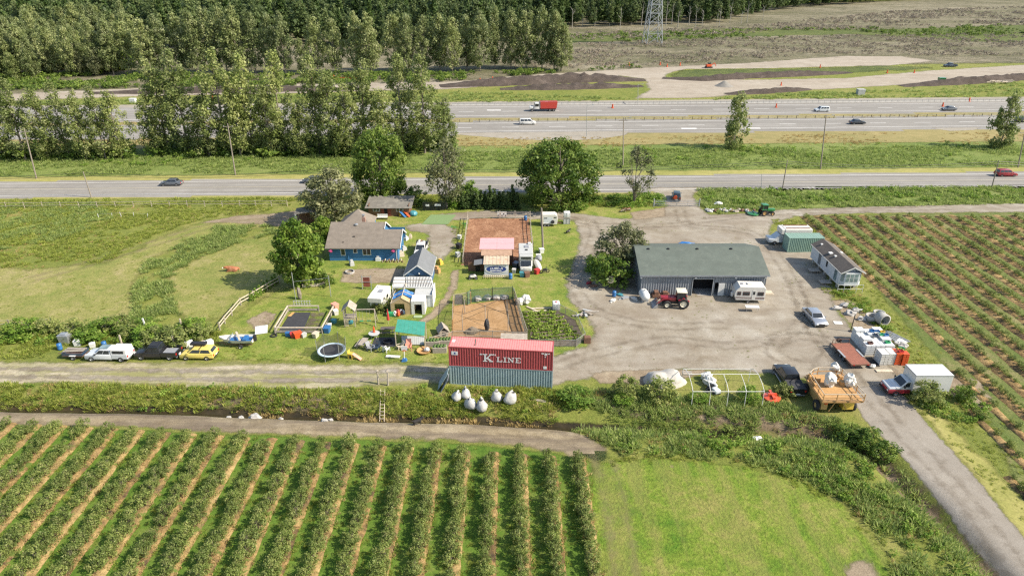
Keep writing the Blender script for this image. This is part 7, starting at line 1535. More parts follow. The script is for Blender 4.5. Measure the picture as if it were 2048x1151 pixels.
for px, py in ((852, 420),):
    t = thing('black_gate', 'black metal driveway gate with white signs near the road', 'gate', PG(846, 421)); L = (PG(890, 421) - PG(846, 421)).length
    for i in range(24): x = L * i / 23; MB().b(x - .02, x + .02, -.02, .02, .1, 1.75).build('bar', 'trim_black', t)
    for z in (.15, .95, 1.72): MB().b(0, L, -.035, -.02, z, z + .07).build('rail', 'trim_black', t)
    MB().b(.6, 1.3, -.06, -.04, .9, 1.35).build('sign', 'plate', t); MB().b(2.4, 3.6, -.06, -.04, 1.0, 1.4).build('sign', 'plate', t); MB().b(0, L, .02, .04, .1, 1.7).build('mesh_sheet', 'net_black', t)
o = MB().slab((0, 0, .03), (5.0, 0, .03), (6.2, 5.3, .03), (1.2, 5.3, .03), .02).build('turf_mat', pm('turf_mat', (.16, .24, .10), .9, .1, 3)); o.location = PG(843, 449); tag(o, 'pale green artificial turf strip behind the black gate', 'mat')
o = MB().slab((0, 0, .03), (2.6, 0, .03), (2.9, 2.6, .03), (.2, 2.6, .03), .02).build('turf_mat', pm('turf_dark', (.05, .17, .03), .9, .15, 3)); o.location = PG(901, 455); tag(o, 'dark green turf mat at the corner of the riding arena', 'mat')
# ------------------------------------------------------------------ around the arena and stable
t = thing('ladder', 'pale wooden ladder lying in front of the stable sign', 'ladder', PG(970, 557)); 
for y in (0, .55): MB().b(-.3, 4.2, y - .04, y + .04, .35, .45).build('stile', 'wood_pale', t)
for i in range(13): MB().b(.0 + .32 * i, .07 + .32 * i, .04, .51, .36, .42).build('rung', 'wood_pale', t)
for px, py, lb in ((1021, 557, 'blue barrel at the end of the ladder by the stable'), (1051, 441, 'blue barrel at the top right corner of the riding arena'), (121, 699, 'blue barrel at the left end of the parked row'), (210, 695, 'blue barrel half hidden behind the white pickup'), (1228, 592, 'blue barrel under the bushy tree by the barn')):
    o = MB().lathe([(0, 0), (.28, 0), (.31, .25), (.28, .3), (.31, .6), (.28, .9), (0, .9)], (0, 0, 0), 14).build('barrel', 'plastic_blue', None, True); o.location = PG(px, py); tag(o, lb, 'barrel')
t = thing('quad_bike', 'black and white ride-on machine left of the stable sign', 'quad bike', PG(946, 557), .1)
for x in (-.5, .5):
    for s in (-1, 1): wheel(t, x, s * .35, .24, .2)
MB().hull8((-.6, .6, -.25, .25, .3), (-.4, .35, -.2, .2, .7)).build('body', 'rv_white', t, False, .05); MB().b(-.35, .1, -.15, .15, .7, .8).build('seat', 'trim_black', t); MB().tube((.35, -.3, .95), (.35, .3, .95), .03).build('handlebar', 'trim_black', t)
t = thing('motorbike', 'dark motorbike parked right of the weathered motorhome', 'motorbike', PG(1089, 546), .3)
for x in (-.55, .55): MB().lathe([(.2, -.06), (.3, -.06), (.3, .06), (.2, .06)], (x, 0, .3), 14, 'Y').build('wheel', 'tyre', t)
MB().hull8((-.4, .4, -.14, .14, .35), (-.3, .3, -.1, .1, .8)).build('frame', 'trim_black', t, False, .03); MB().tube((.5, 0, .3), (.3, 0, 1.0), .04).build('fork', 'galv', t); MB().tube((.3, -.3, 1.0), (.3, .3, 1.0), .03).build('handlebar', 'trim_black', t)
for i, (px, py, c_, lb, s) in enumerate([(1044, 552, 'plastic_teal', 'pale blue wheelie bin in front of the weathered motorhome', .38), (1054, 553, 'steel_rusty', 'rusty red bin in front of the weathered motorhome', .42), (1074, 547, 'plastic_red', 'red cart beside the weathered motorhome', .4), (1032, 535, 'car_navy', 'dark drum between the stable and the motorhome', .5), (1028, 545, 'rv_grey', 'grey box between the stable and the motorhome', .35), (955, 540, 'trim_black', 'black crate in the shade left of the stable sign', .45), (916, 513, 'rv_grey', 'grey barrow outside the left arena fence', .4), (918, 497, 'trim_black', 'dark grill outside the left arena fence', .45), (919, 477, 'rv_white', 'pale tubs outside the left arena fence', .35), (1077, 517, 'rv_white', 'white panel leaning beside the weathered motorhome', .4), (1083, 505, 'plastic_white', 'white bag at the foot of the yard pole', .4)]):
    o = MB().hull8((-s * .8, s * .8, -s * .7, s * .7, 0), (-s, s, -s * .85, s * .85, s * 1.9)).b(-s * 1.05, s * 1.05, -s * .9, s * .9, s * 1.9, s * 2.05).build('yard_bin', c_); o.location = PG(px, py); o.rotation_euler[2] = .35 * i; tag(o, lb, 'bin')
t = thing('covered_boat', 'long white boat and grey tarp beside the weathered motorhome', 'boat', PG(1075, 535), R(100)); MB().blob((0, 0, .5), (2.2, .5, .5), 5, .1, 12, 8).build('hull', 'rv_white', t, True); MB().blob((1.9, -.6, .8), (.9, .6, .5), 7, .3).build('tarp', 'plastic_grey', t, True)
t = thing('show_jump', 'black and white spotted panel on the arena back fence', 'panel', PG(1004, 436)); MB().b(-.9, .9, -.05, .05, .3, 1.3).build('board', 'plate', t)
for i in range(5): MB().b(-.8 + .36 * i, -.62 + .36 * i, -.07, -.05, .45 + .3 * (i % 2), .75 + .3 * (i % 2)).build('spot', 'trim_black', t)
t = thing('water_tower', 'white tote on a grey tank beside the horse trailer', 'tote', PG(1133, 446)); MB().b(-.6, .6, -.5, .5, 0, 1.15).build('lower_tank', 'rv_grey', t, False, .03); MB().b(-.6, .6, -.5, .5, 1.25, 2.35).build('upper_tank', 'plastic_white', t, True, .12); MB().b(-.65, .65, -.55, .55, 1.15, 1.24).build('pallet', 'wood_weathered', t)
for x in (-.62, 0, .62): MB().tube((x, -.53, 0), (x, -.53, 2.3), .02, .02, 5).build('cage_bar', 'galv', t)
# ------------------------------------------------------------------ yard right
t = thing('white_tank', 'white fuel tank standing in front of the barn', 'tank', PG(1291, 606), .1); MB().lathe([(0, -1.15), (.35, -1.1), (.62, -.85), (.68, -.5), (.68, .6), (.62, .9), (.35, 1.1), (0, 1.15)], (0, .9, .95), 18, 'Y').build('shell', 'plastic_white', t, True)
for y in (.4, 1.4): MB().b(-.5, .5, y - .1, y + .1, 0, .45).build('cradle', 'galv_dull', t)
MB().b(-.18, .18, -.22, -.16, .9, 1.1).build('gauge', 'trim_black', t); MB().tube((0, .9, 1.6), (0, .9, 1.75), .12).build('cap', 'galv', t)
t = thing('white_table', 'white folding table in front of the travel trailer', 'table', PG(1503, 622), -.05); MB().b(-.95, .95, -.4, .4, .72, .77).build('top', 'plastic_white', t)
for x in (-.8, .8):
    for y in (-.3, .3): MB().tube((x, y, 0), (x, y, .72), .025).build('leg', 'galv', t)
o = MB().b(-.9, .9, -.6, .6, .0, .14).b(-.8, .8, -.5, .5, .14, .28).build('pallet_stack', 'wood_pale'); o.location = PG(1533, 586); tag(o, 'pale pallets at the right corner of the barn', 'pallets')
o = MB().lathe([(0, -.1), (.6, -.1), (.6, .1), (0, .1)], (0, 0, 0), 16, 'Y').build('cable_drum', 'wood_pale'); q = P(1220, 552, 1.6); o.location = (q.x, q.y - 1.0, 1.5); tag(o, 'round wooden cable drum end in the bushy tree by the barn', 'cable drum')
for i, (px, py, l, rz, c_) in enumerate([(1226, 602, 1.6, 1.0, 'rv_white'), (1268, 598, 1.4, 2.2, 'rv_white'), (1250, 596, 2.2, .4, 'galv_dull'), (1185, 572, 1.6, .1, 'steel_rusty'), (1178, 566, 1.3, .9, 'tractor_red'), (1240, 590, 1.2, -.6, 'plastic_teal')]):
    o = MB().b(-l / 2, l / 2, -.12, .12, 0, .14).b(-l / 4, l / 4, -.3, .3, .05, .25).build('scrap_piece', c_); o.location = PG(px, py); o.rotation_euler[2] = rz; tag(o, f'{("white", "long white", "grey", "rusty", "red", "teal")[i]} scrap piece lying by the bushy tree left of the barn', 'scrap')
# gate to the road
t = thing('farm_gate', 'galvanised double farm gate across the driveway', 'gate', PG(1308, 413)); L = (PG(1397, 413) - PG(1308, 413)).length
for z in (.25, .6, .95, 1.3): MB().tube((0, 0, z), (L / 2 - .03, 0, z), .035).build('rail', 'galv', t); MB().tube((L / 2 + .03, 0, z), (L, 0, z), .035).build('rail', 'galv', t)
for x in (.05, L / 2 - .06, L / 2 + .06, L - .05, L * .25, L * .75): MB().tube((x, .0, .2), (x, .0, 1.35), .035).build('upright', 'galv', t)
for x in (-.1, L + .1): MB().tube((x, 0, -.1), (x, 0, 1.7), .1).build('gate_post', 'galv_dull', t)
t = thing('brush_pile', 'pile of dead branches and pallets under the thin tree', 'pile', PG(1252, 424))
for i in range(18): a_ = random.random() * 6.28; MB().bar((random.uniform(-1.2, 1.2), random.uniform(-.5, .5), .1 + .04 * i), (random.uniform(-1.4, 1.4), random.uniform(-.6, .6), .1 + .045 * i), .08).build('branch', ('wood_weathered', 'wood_brown', 'wood_red')[i % 3], t)
t = thing('rubble_bank', 'bank of grey branches and rubble right of the farm gate', 'pile', PG(1465, 422))
for i in range(26): x = random.uniform(-5, 4.5); MB().blob((x, random.uniform(-.6, .6), .15), (random.uniform(.3, .6), .35, .3), i, .6, 7, 5).build('rubble', ('rv_grey', 'wood_weathered', 'steel_rusty')[i % 3], t)
o = MB().blob((0, 0, .4), (.9, .5, .35), 90, .5).build('white_sheet', 'tarp_white'); o.location = PG(1436, 410); tag(o, 'crumpled white sheet in the weeds right of the farm gate', 'sheet')
# concrete pipes
for i, (px, py, r_, l, ax, lb) in enumerate([(1768, 652, .85, 1.3, 'Y', 'concrete pipe lying on its side behind the crate stacks'), (1742, 640, .85, .8, 'Z', 'upright concrete ring left of the lying pipe'), (1757, 630, .8, .5, 'Z', 'farthest concrete ring in the weeds')]):
    prof = [(r_ - .14, 0), (r_, 0), (r_, l), (r_ - .14, l), (r_ - .14, 0)]
    o = MB().lathe(prof, (0, 0, r_ if ax == 'Y' else 0), 20, ax).build('concrete_pipe', 'concrete', None, True); o.location = PG(px, py); o.rotation_euler[2] = .25; tag(o, lb, 'pipe')
t = thing('pipe_bundle', 'bundle of grey metal pipes lying in the grass right of the crates', 'pipes', PG(1790, 676), R(115))
for i in range(9): MB().tube((-1.6, -.9 + .2 * i, .08 + .05 * (i % 2)), (1.5 + .2 * (i % 3), -.8 + .22 * i, .08), .06).build('pipe', ('galv', 'rv_grey')[i % 2], t)
for i, (px, py, s) in enumerate([(1672, 618, .5), (1700, 628, .6), (1712, 622, .5), (1690, 612, .5), (1722, 640, .45), (1800, 688, .6), (1806, 694, .5)]):
    o = MB().blob((0, 0, .2), (s * 1.4, s, s * .7), 95 + i, .7, 8, 5).build('rubble', ('gravel_grey' if 'gravel_grey' in M else 'concrete', 'concrete', 'tarp_white')[i % 3 if i > 4 else i % 2]); o.location = PG(px, py); tag(o, f'{ORD[i]} lump of rubble from the left in the weeds below the mobile home', 'rubble', 'rubble lumps')
o = MB().b(-.55, .55, -.4, .4, .0, .05).build('white_board', 'plate'); o.location = PG(1676, 645); o.rotation_euler[2] = -.1; tag(o, 'white board lying on the gravel right of the silver sedan', 'board')
t = thing('dark_post', 'slim dark post standing at the corner of the crate stacks', 'post', PG(1701, 662)); MB().tube((0, 0, 0), (.08, 0, 2.6), .06).build('pole', 'trim_black', t); MB().b(-.2, .2, -.2, .2, 0, .12).build('base', 'trim_black', t)
# crates: each stack is a thing, each crate a part
def crate_stack(label, loc, rz, mat, n, w_=1.15, d_=1.05, h=.28, group=None, cap=None):
    t = thing('crate_stack', label, 'crates', loc, rz, group); MB().b(-w_ / 2, w_ / 2, -d_ / 2, d_ / 2, 0, .12).build('pallet', 'wood_weathered', t)
    for i in range(n):
        z = .13 + i * h
        for sx in (-1, 1):
            j = random.uniform(-.02, .02); MB().b(min(sx * .02, sx * (w_ / 2 - .02)) + j, max(sx * .02, sx * (w_ / 2 - .02)) + j, -d_ / 2 + .02, d_ / 2 - .02, z, z + h - .05).b(min(sx * .01, sx * w_ / 2) + j, max(sx * .01, sx * w_ / 2) + j, -d_ / 2, d_ / 2, z + h - .048, z + h - .012).build('crate', mat, t)
    return t
k = 0
for r_ in range(4):
    for c_ in range(3):
        crate_stack(f'white crate stack, {ORD[c_]} from the left in the {("nearest", "second", "third", "farthest")[r_]} row of the big block', (45.55 + 1.22 * c_ + .05 * r_, 75.0 + 1.13 * r_, 0), .01, 'plastic_white', 5 + ((r_ + c_) % 2 if r_ else 0), group='white crate stacks')
crate_stack('shrink-wrapped white crate stack beside the plank trailer, left of a pair', (46.2, 72.9, 0), 0, 'tarp_white', 6, .95, 1.5, .26, 'wrapped crate stacks'); crate_stack('shrink-wrapped white crate stack next to the orange bins, right of a pair', (47.2, 73.0, 0), 0, 'tarp_white', 6, .85, 1.5, .26, 'wrapped crate stacks')
for i, (x, y) in enumerate([(47.95, 72.6), (48.75, 72.5), (47.95, 73.5), (48.75, 73.45)]): crate_stack(f'orange crate stack, {("near left", "near right", "far left", "far right")[i]} of the four', (x, y, 0), 0, 'plastic_orange', 5 + (i < 2), .76, .85, .27, 'orange crate stacks')
for i, (x, y, z, c_) in enumerate([(47.0, 77.6, 1.83, 'plastic_blue'), (47.6, 77.5, 1.83, 'plastic_blue'), (48.2, 77.4, 1.83, 'plastic_yellow'), (47.3, 76.9, 1.83, 'plastic_white'), (47.8, 76.7, 1.83, 'plastic_green'), (48.3, 76.6, 1.83, 'plastic_blue'), (46.9, 76.5, 1.83, 'car_navy'), (48.2, 72.6, 1.78, 'plastic_red'), (48.6, 73.4, 1.52, 'plastic_yellow'), (48.9, 73.7, 1.52, 'plastic_green'), (45.6, 75.0, 1.55, 'rv_brown'), (47.9, 75.2, 1.55, 'plastic_green')]):
    m = MB().b(-.28, .28, -.2, .2, 0, .03)
    for s in (-1, 1): m.b(-.3, .3, s * .2 - .015, s * .2 + .015, .0, .22); m.b(s * .29 - .015, s * .29 + .015, -.185, .185, .0, .22)
    o = m.build('loose_crate', c_); o.location = (x, y, z); o.rotation_euler[2] = .06 * (i % 3); tag(o, f'loose {("blue", "blue", "yellow", "white", "green", "blue", "dark", "red", "yellow", "green", "brown", "green")[i]} crate on top of the stacks, {ORD[i]} counted from the back left', 'crate', 'loose crates')
t = thing('pallet', 'black slatted pallet on the ground beside the plank trailer', 'pallet', (44.9, 72.9, 0), .05)
for i in range(8): MB().b(-.75 + .2 * i, -.63 + .2 * i, -1.0, 1.0, .1, .15).build('slat', 'trim_black', t)
for y in (-.8, 0, .8): MB().b(-.8, .8, y - .05, y + .05, 0, .1).build('bearer', 'trim_black', t)
o = MB().blob((0, 0, .25), (.4, .3, .28), 3, .3).build('white_sack', 'tarp_white'); o.location = PG(1744, 735); tag(o, 'white sack on the gravel below the black pallet', 'sack')
o = MB().b(-1.0, 1.0, -.3, .3, .0, .12).build('beam', 'wood_pale'); o.location = PG(1768, 742); tag(o, 'pale timber on the gravel below the wrapped crates', 'timber')
# greenhouse frame
t = thing('greenhouse_frame', 'bare white hoop frame of a small greenhouse', 'frame', (20.3, 63.6, 0)); W_, L = 5.0, 8.0
for i in range(5):
    x = L * i / 4; pts = [(x, 0, -.1), (x, .1, 2.0), (x, 1.0, 2.45), (x, W_ / 2, 2.75), (x, W_ - 1.0, 2.45), (x, W_ - .1, 1.9), (x, W_, -.1)]
    if i in (1, 2, 3): pts = pts[:4]
    MB().path(pts, .035, 6).build('hoop', 'trim_white', t)
for y, z in ((.1, 2.03), (W_ / 2, 2.78), (W_ - .1, 1.93)): MB().tube((0, y, z), (L, y, z), .035).build('purlin', 'trim_white', t)
MB().b(-.0, 1.1, W_ - .4, W_ + .3, 1.2, 1.4).build('shelf', 'wood_weathered', t)
for i, (px, py, s, lb) in enumerate([(1418, 768, .9, 'upper'), (1425, 778, .7, 'middle'), (1412, 758, .8, 'topmost')]):
    o = MB().blob((0, 0, .55 * s), (.8 * s, .7 * s, .75 * s), 110 + i, .5, 10, 8, .75).build('white_bundle', 'tarp_white'); o.location = PG(px, py); tag(o, f'{lb} white bundle in the left end of the greenhouse frame', 'bundle', 'bundles in the greenhouse frame')
t = thing('ride_on_mower', 'old pale ride-on mower inside the greenhouse frame', 'mower', PG(1426, 784), -1.2)
for x in (-.5, .55):
    for s in (-1, 1): wheel(t, x, s * .42, .25, .2)
MB().b(.0, .95, -.35, .35, .35, .8).build('hood', 'wall_pale', t, True, .1); MB().b(-.7, .1, -.4, .4, .3, .5).build('chassis', 'trim_black', t); MB().b(-.6, -.2, -.22, .22, .5, .9).build('seat', 'trim_black', t)
o = MB().blob((0, 0, .0), (2.6, 1.7, 1.5), 120, .35, 18, 12).build('sand_heap', pm('sand_pale', (.42, .40, .36), .95, .15, 1.5, bump=.5), None, True); o.location = PG(1330, 764); tag(o, 'pale grey sand heap left of the greenhouse frame', 'heap')
# bulk bags by the ditch
for i, (px, py, s, tilt) in enumerate([(911, 800, .85, .15), (932, 796, .8, .12), (942, 811, .9, .05), (965, 815, .95, 0), (993, 803, .95, -.25), (1018, 806, .95, .15)]):
    o = MB().lathe([(0, 0), (.42, .02), (.66, .25), (.68, .6), (.56, 1.0), (.36, 1.3), (.14, 1.5), (.1, 1.7), (0, 1.72)], (0, 0, 0), 14).build('bulk_bag', 'bag_white' if 'bag_white' in M else pm('bag_white', (.40, .40, .385), .7, .15, 3, dirt=(.25, .23, .18), dirt_amt=.6, bump=1.0, bscale=4), None, True)
    for v in o.data.vertices: v.co += Vector((mnoise.noise(v.co * 2.3 + Vector((i, 0, 0))), mnoise.noise(v.co * 2.3 + Vector((0, i, 0))), 0)) * .22 + Vector((mnoise.noise(v.co * 6 + Vector((i, 0, 3))), mnoise.noise(v.co * 6 + Vector((0, i, 5))), 0)) * .08
    o.location = PG(px, py); MB().tube((0, 0, 1.36), (0, 0, 1.46), .3, .22, 10).build('tie', 'trim_black', o); o.scale = (s * (1 + .12 * (i % 3)), s, s * (.9 + .1 * ((i * 2) % 4))); o.rotation_euler = (-.22 + .12 * (i % 4), tilt * 1.8, i * 1.3); tag(o, f'{ORD[i]} tied white bulk bag from the left below the container stack', 'bag', 'tied bulk bags')
t = thing('plank_ladder', 'pale wooden ladder laid down the ditch bank', 'ladder', PG(763, 834)); q = PG(766, 783) - Vector(t.location)
for s in (-.25, .25): MB().bar((s, 0, .15), (q.x + s, q.y, q.z + .3), .06, .1).build('stile', 'wood_pale', t)
for i in range(9): u = (i + .5) / 9; MB().bar((q.x * u - .25, q.y * u, .2 + q.z * u + .1), (q.x * u + .25, q.y * u, .2 + q.z * u + .1), .05).build('rung', 'wood_pale', t)
o = MB().slab((0, 0, .05), (1.6, -.5, .05), (1.7, -.1, .05), (.1, .4, .05), .06).build('old_ladder', 'wood_weathered'); o.location = PG(1063, 800); tag(o, 'old grey ladder lying on the bank right of the bulk bags', 'ladder')
for i, (px, py, h) in enumerate([(757, 768, 1.9), (776, 770, 2.0)]):
    o = MB().tube((0, 0, 0), (.1 * i, 0, h), .12, .08, 7).blob((0, 0, h), (.2, .14, .14), i, .5).build('stump_post', 'wood_weathered'); o.location = PG(px, py); tag(o, f'{("left", "right")[i]} weathered post at the edge of the farm track', 'post', 'posts by the track')
for i, (px, py, s) in enumerate([(508, 825, .7), (480, 824, .35), (455, 822, .3), (648, 838, .4), (660, 834, .35), (1518, 865, .6), (1236, 843, .3), (560, 828, .3)]):
    o = MB().blob((0, 0, s * .25), (s, s * .7, s * .55), 130 + i, .5, 9, 6).build('boulder', 'concrete' if i != 5 else 'tarp_white'); o.location = PG(px, py); tag(o, f'{("large pale boulder by the ditch below the parked cars", "small rock left of the large boulder", "smaller rock at the left of the ditch stones", "pale stone left of the ladder foot", "second pale stone left of the ladder foot", "white crumpled sheet in the weeds below the greenhouse frame", "small stone in the ditch right of the bank", "small rock right of the large boulder")[i]}', 'rock' if i != 5 else 'sheet')
# hedge oddments
for i, (px, py, h, lb, c_) in enumerate([(297, 668, 2.4, 'white leaning pole in the rough hedge', 'trim_white'), (367, 668, 2.4, 'bare wooden post in the rough hedge', 'wood_pale'), (246, 696, 2.0, 'wooden post behind the white pickup', 'wood_pale'), (349, 694, 1.8, 'leaning post behind the black pickup at left', 'wood_pale')]):
    o = MB().bar((0, 0, -.1), (-.25 * (i == 0), 0, h), .16).b(-.12, .12, -.12, .12, -.05, .15).build('fence_post', c_); o.location = PG(px, py); tag(o, lb, 'post')
for i, (px, py, c_, lb, s) in enumerate([(133, 684, 'galv', 'grey metal tank in the hedge at the left end of the row', .7), (157, 690, 'plastic_white', 'white appliance beside the metal tank', .45), (186, 694, 'plastic_white', 'white box behind the utility trailer', .35), (380, 694, 'plastic_white', 'white tote behind the yellow hatchback, left of a pair', .5), (420, 693, 'plastic_white', 'white tote behind the yellow hatchback, right of a pair', .5), (330, 668, 'tarp_white', 'white sheet hung in the dark bush of the hedge', .5), (405, 692, 'wood_weathered', 'grey stile between the two white totes', .4)]):
    o = MB().hull8((-s * .9, s * .9, -s * .7, s * .7, 0), (-s, s, -s * .8, s * .8, s * 1.8)).b(-s * .6, s * .6, -s * .5, s * .5, s * 1.8, s * 2.0).build('storage_box', c_, None, False, .04); o.location = PG(px, py); o.rotation_euler[2] = .2 * i; tag(o, lb, 'box')
o = MB().slab((0, 0, .1), (1.6, 0, .1), (1.8, .4, 1.1), (.2, .4, 1.1), .08).build('overturned_boat', 'wall_pale'); o.location = PG(510, 670); o.rotation_euler[2] = .3; tag(o, 'pale upturned dinghy right of the motorboat', 'dinghy')
o = MB().lathe([(.3, -.08), (.45, -.08), (.45, .08), (.3, .08)], (0, 0, .1), 14).build('rubber_ring', 'tyre'); o.location = PG(548, 672); tag(o, 'old tyre at the lower left corner of the garden pen', 'tyre')
# ------------------------------------------------------------------ poles and wires
poles = []
def upole(label, bx, by, ty, tx, lamp=False, cross=True, r_=.16, mat='pole_wood', rz=0.0):
    b = P(bx, by); h = zat(ty, b.y); t = thing('utility_pole', label, 'pole', b, rz); top = Vector((xat(tx, b.y, h) - b.x, 0, h)); top.x = max(-1.2, min(1.2, top.x))
    MB().tube((0, 0, -.2), top, r_, r_ * .65, 9).build('shaft', mat, t)
    if cross:
        MB().box((top.x * .97, 0, h - .7), (2.2, .1, .12), .1).build('crossarm', mat, t)
        for x in (-.95, .0, .95): MB().tube((top.x * .97 + x, 0, h - .64), (top.x * .97 + x, 0, h - .42), .05, .04, 6).build('insulator', 'rv_grey', t)
    if lamp: MB().bar((top.x, 0, h - .3), (top.x + 1.4, 0, h), .06).build('lamp_arm', 'galv', t); MB().b(top.x + 1.3, top.x + 1.9, -.12, .12, h - .06, h + .06).build('lamp_head', 'galv', t)
    return Vector((b.x + top.x, b.y, h))
w1 = [upole('tall wooden pole at the left end of the near road verge', 73, 357, 257, 48), upole('tall wooden pole between the poplars and the near road', 471, 350, 247, 455), upole('tall wooden pole behind the thin tree at the gate', 1246, 332, 235, 1247, True), upole('tall wooden pole with a lamp right of the gate', 1641, 338, 230, 1650, True), upole('tall wooden pole at the right edge beyond the near road', 2036, 335, 260, 2048)]
w2 = [upole('short leaning pole on the farm side of the near road at left', 183, 395, 343, 166, cross=False, r_=.13), upole('short pole behind the feathery tree by the near road', 657, 388, 335, 655, cross=False, r_=.13), upole('short leaning pole on the farm side right of the gate', 1565, 377, 320, 1575, cross=False, r_=.13), upole('short leaning pole on the farm side at the far right', 1983, 377, 320, 1998, cross=False, r_=.13)]
upole('thick yard pole between the arena and the horse trailer', 1086, 502, 416, 1083, cross=False, r_=.2)
upole('slim meter post at the roadside right of the gate', 1523, 378, 348, 1523, cross=False, r_=.07, mat='galv_dull')
upole('slim grey lamp post beside the lay-by', 1173, 273, 210, 1174, True, False, .09, 'galv'); upole('slim grey lamp post at the far edge of the highway', 1276, 210, 168, 1276, True, False, .09, 'galv'); upole('slim grey post behind the loose grey-green tree', 866, 300, 222, 865, True, False, .1, 'galv_dull')
def wires(label, pts, offs, sag, r_=.02):
    t = thing('power_line', label, 'power line', (0, 0, 0), 0)
    for a, b in zip(pts[:-1], pts[1:]):
        for dy, dz in offs:
            n = 10; q = []
            for i in range(n + 1): u = i / n; p = a.lerp(b, u); q.append(Vector((p.x, p.y + dy, p.z + dz - sag * 4 * u * (1 - u)))) 
            MB().path(q, r_, 4).build('wire', 'trim_black', t)
e0, e1 = w2[0] + Vector((-55, 0, 0)), w2[-1] + Vector((55, 2, 0))
wires('thin cables sagging along the farm side of the near road', [e0] + w2 + [e1], [(0, -.3), (.3, -.9)], .9, .035)
# transmission tower
b = P(1304, 88); t = thing('transmission_tower', 'grey steel lattice pylon at the edge of the far forest', 'pylon', b, .12); H = 46; h0 = 4.6
def hw(z): return h0 * (1 - z / 62)
lv = [0, 6, 11.5, 16.5, 21, 25, 29, 33, 37, 41, 46]
for sx in (-1, 1):
    for sy in (-1, 1): MB().bar((sx * hw(0), sy * hw(0), -.2), (sx * hw(H), sy * hw(H), H), .34).build('leg', 'galv', t)
for za, zb in zip(lv[:-1], lv[1:]):
    a_, c_ = hw(za), hw(zb)
    for k in range(4):
        R4 = Matrix.Rotation(k * PI / 2, 3, 'Z'); m = MB(); m.bar(R4 @ Vector((-a_, a_, za)), R4 @ Vector((c_, c_, zb)), .17); m.bar(R4 @ Vector((a_, a_, za)), R4 @ Vector((-c_, c_, zb)), .17); m.build('brace', 'galv', t)
        MB().bar(R4 @ Vector((-c_, c_, zb)), R4 @ Vector((c_, c_, zb)), .2).build('girt', 'galv', t)
for z in (36, 41, 45.5): MB().bar((-8, 0, z), (8, 0, z), .4, .3).build('crossarm', 'galv', t)
q = Vector((b.x, b.y, 0)); wires('high voltage cables crossing the far forest', [q + Vector((-420, 60, 40)), q + Vector((0, 0, 38)), q + Vector((420, -60, 41))], [(0, 0), (8, 1.5), (-8, -1.0)], 9, .07)
# ------------------------------------------------------------------ highway furniture
cone = [(425, 197), (632, 158), (668, 157), (1258, 131), (1320, 130), (1334, 134), (1225, 216), (1552, 215), (1885, 213), (1938, 203), (1774, 146), (1640, 135), (1562, 171), (1828, 146), (960, 163), (985, 160), (1360, 131)]
for i, (px, py) in enumerate(cone):
    o = MB().lathe([(0, 1.05), (.16, 1.0), (.24, .12), (.42, .1), (.42, 0), (0, 0)], (0, 0, 0), 8).build('traffic_drum', 'plastic_orange'); o.location = P(px, py, .02); o.scale = (1.2, 1.2, 1.3); tag(o, f'{ORD[i]} orange traffic cone listed along the highway works', 'traffic cone', 'orange traffic cones')
far_b = P(920, 211); 
bm_ = MB().prism([(-.3, 0), (-.3, .1), (-.12, .4), (-.08, .85), (.08, .85), (.12, .4), (.3, .1), (.3, 0)], -1.9, 1.9).mesh('concrete_barrier', 'concrete')
for i in range(96):
    px = 915 + 12.2 * i; q = P(px, 211.2 - (px - 900) * .0078); o = bpy.data.objects.new('concrete_barrier', bm_); C.objects.link(o); o.location = (q.x, q.y, .01); o.rotation_euler[2] = PI / 2 + hr
    tag(o, 'pale concrete barrier block in the row along the farther carriageway', 'barrier', 'concrete barrier row')
t = thing('cable_barrier', 'low cable barrier on posts along the highway median', 'barrier', P(900, 244))
p_, q_ = P(900, 244.5) - Vector(t.location), P(2200, 230) - Vector(t.location)
for i in range(70): v = p_.lerp(q_, i / 69); MB().b(v.x - .06, v.x + .06, v.y - .06, v.y + .06, 0, .85).build('post', 'trim_black', t)
for z in (.5, .75): MB().bar(p_ + Vector((0, 0, z)), q_ + Vector((0, 0, z)), .04).build('cable', 'galv_dull', t)
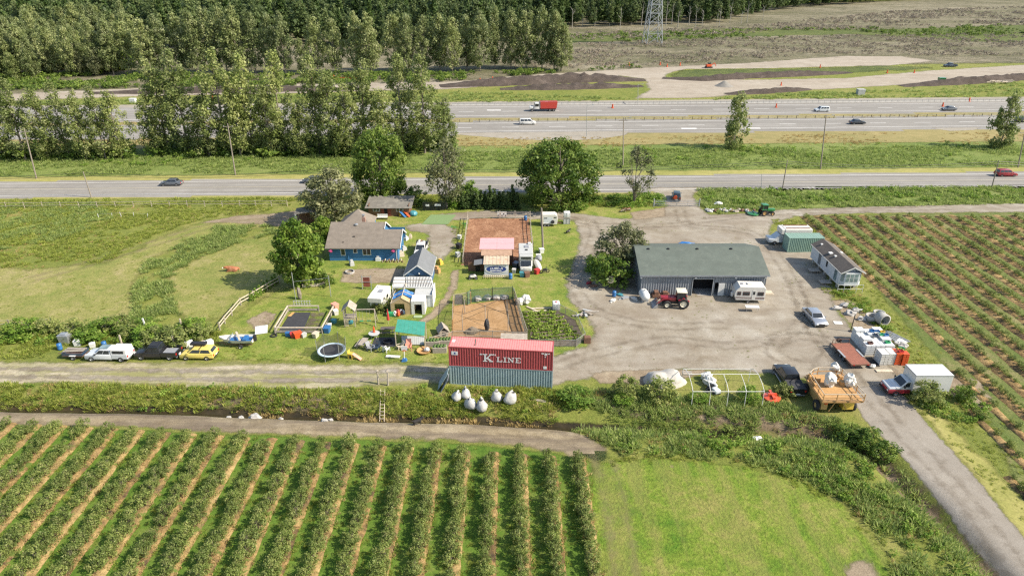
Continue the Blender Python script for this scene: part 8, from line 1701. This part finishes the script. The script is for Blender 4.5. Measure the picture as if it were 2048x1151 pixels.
o = MB().lathe([(0, 2.0), (.5, 1.85), (1.6, 1.1), (3.0, .25), (3.8, -.05)], (0, 0, 0), 18).build('gravel_heap', 'gravel_grey' if 'gravel_grey' in M else pm('gravel_grey', (.20, .19, .17), .95, .2, 1.0, bump=.5), None, True); o.location = P(1448, 172); tag(o, 'grey gravel heap on the building site', 'heap')
for i, (px, py, c_, s, lb) in enumerate([(1882, 165, 'tractor_green', 1.1, 'green bin at the right of the building site'), (1720, 190, 'rv_grey', 1.2, 'pale box beside the highway grass'), (267, 206, 'plastic_white', .9, 'white box beside the highway behind the left poplars')]):
    o = MB().hull8((-s, s, -s * .7, s * .7, 0), (-s * 1.1, s * 1.1, -s * .8, s * .8, s * 1.6)).b(-s * 1.12, s * 1.12, -s * .82, s * .82, s * 1.6, s * 1.75).build('site_bin', c_); o.location = P(px, py); tag(o, lb, 'bin')
t = thing('excavator', 'small orange excavator on the sandy track of the building site', 'excavator', P(1417, 136), .2); MB().b(-1.5, 1.5, -1.0, -.5, 0, .6).b(-1.5, 1.5, .5, 1.0, 0, .6).build('crawler', 'trim_black', t); MB().b(-1.2, 1.0, -.9, .9, .7, 1.6).build('body', 'plastic_orange', t); MB().b(.0, 1.0, .0, .9, 1.6, 2.3).build('cab', 'pane', t); MB().bar((1.0, -.3, 1.2), (2.6, -.3, 2.2), .25).bar((2.6, -.3, 2.2), (3.4, -.3, .6), .2).build('boom', 'plastic_orange', t)
for i, (px, py, w_) in enumerate([(1120, 176, 5), (2000, 168, 6)]):
    t = thing('log_pile', f'pile of pale logs and roots on the {("left", "right")[i]} soil bank', 'logs', P(px, py))
    for k in range(14): a_ = random.uniform(-.5, .5); MB().tube((random.uniform(-w_, w_ - 2), random.uniform(-1, 1), .4 + .12 * k * .5), (random.uniform(-w_ + 2, w_), random.uniform(-1, 1), .6 + .12 * k * .5), .2, .14, 6).build('log', ('wood_pale', 'wood_weathered')[k % 2], t)
o = MB().b(-4, 4, -.03, .03, .1, 1.0).build('orange_fence', 'plastic_orange'); o.location = P(690, 160); o.scale = (2.2, 1, 1.1); tag(o, 'orange safety fence at the foot of the farther poplars', 'fence')
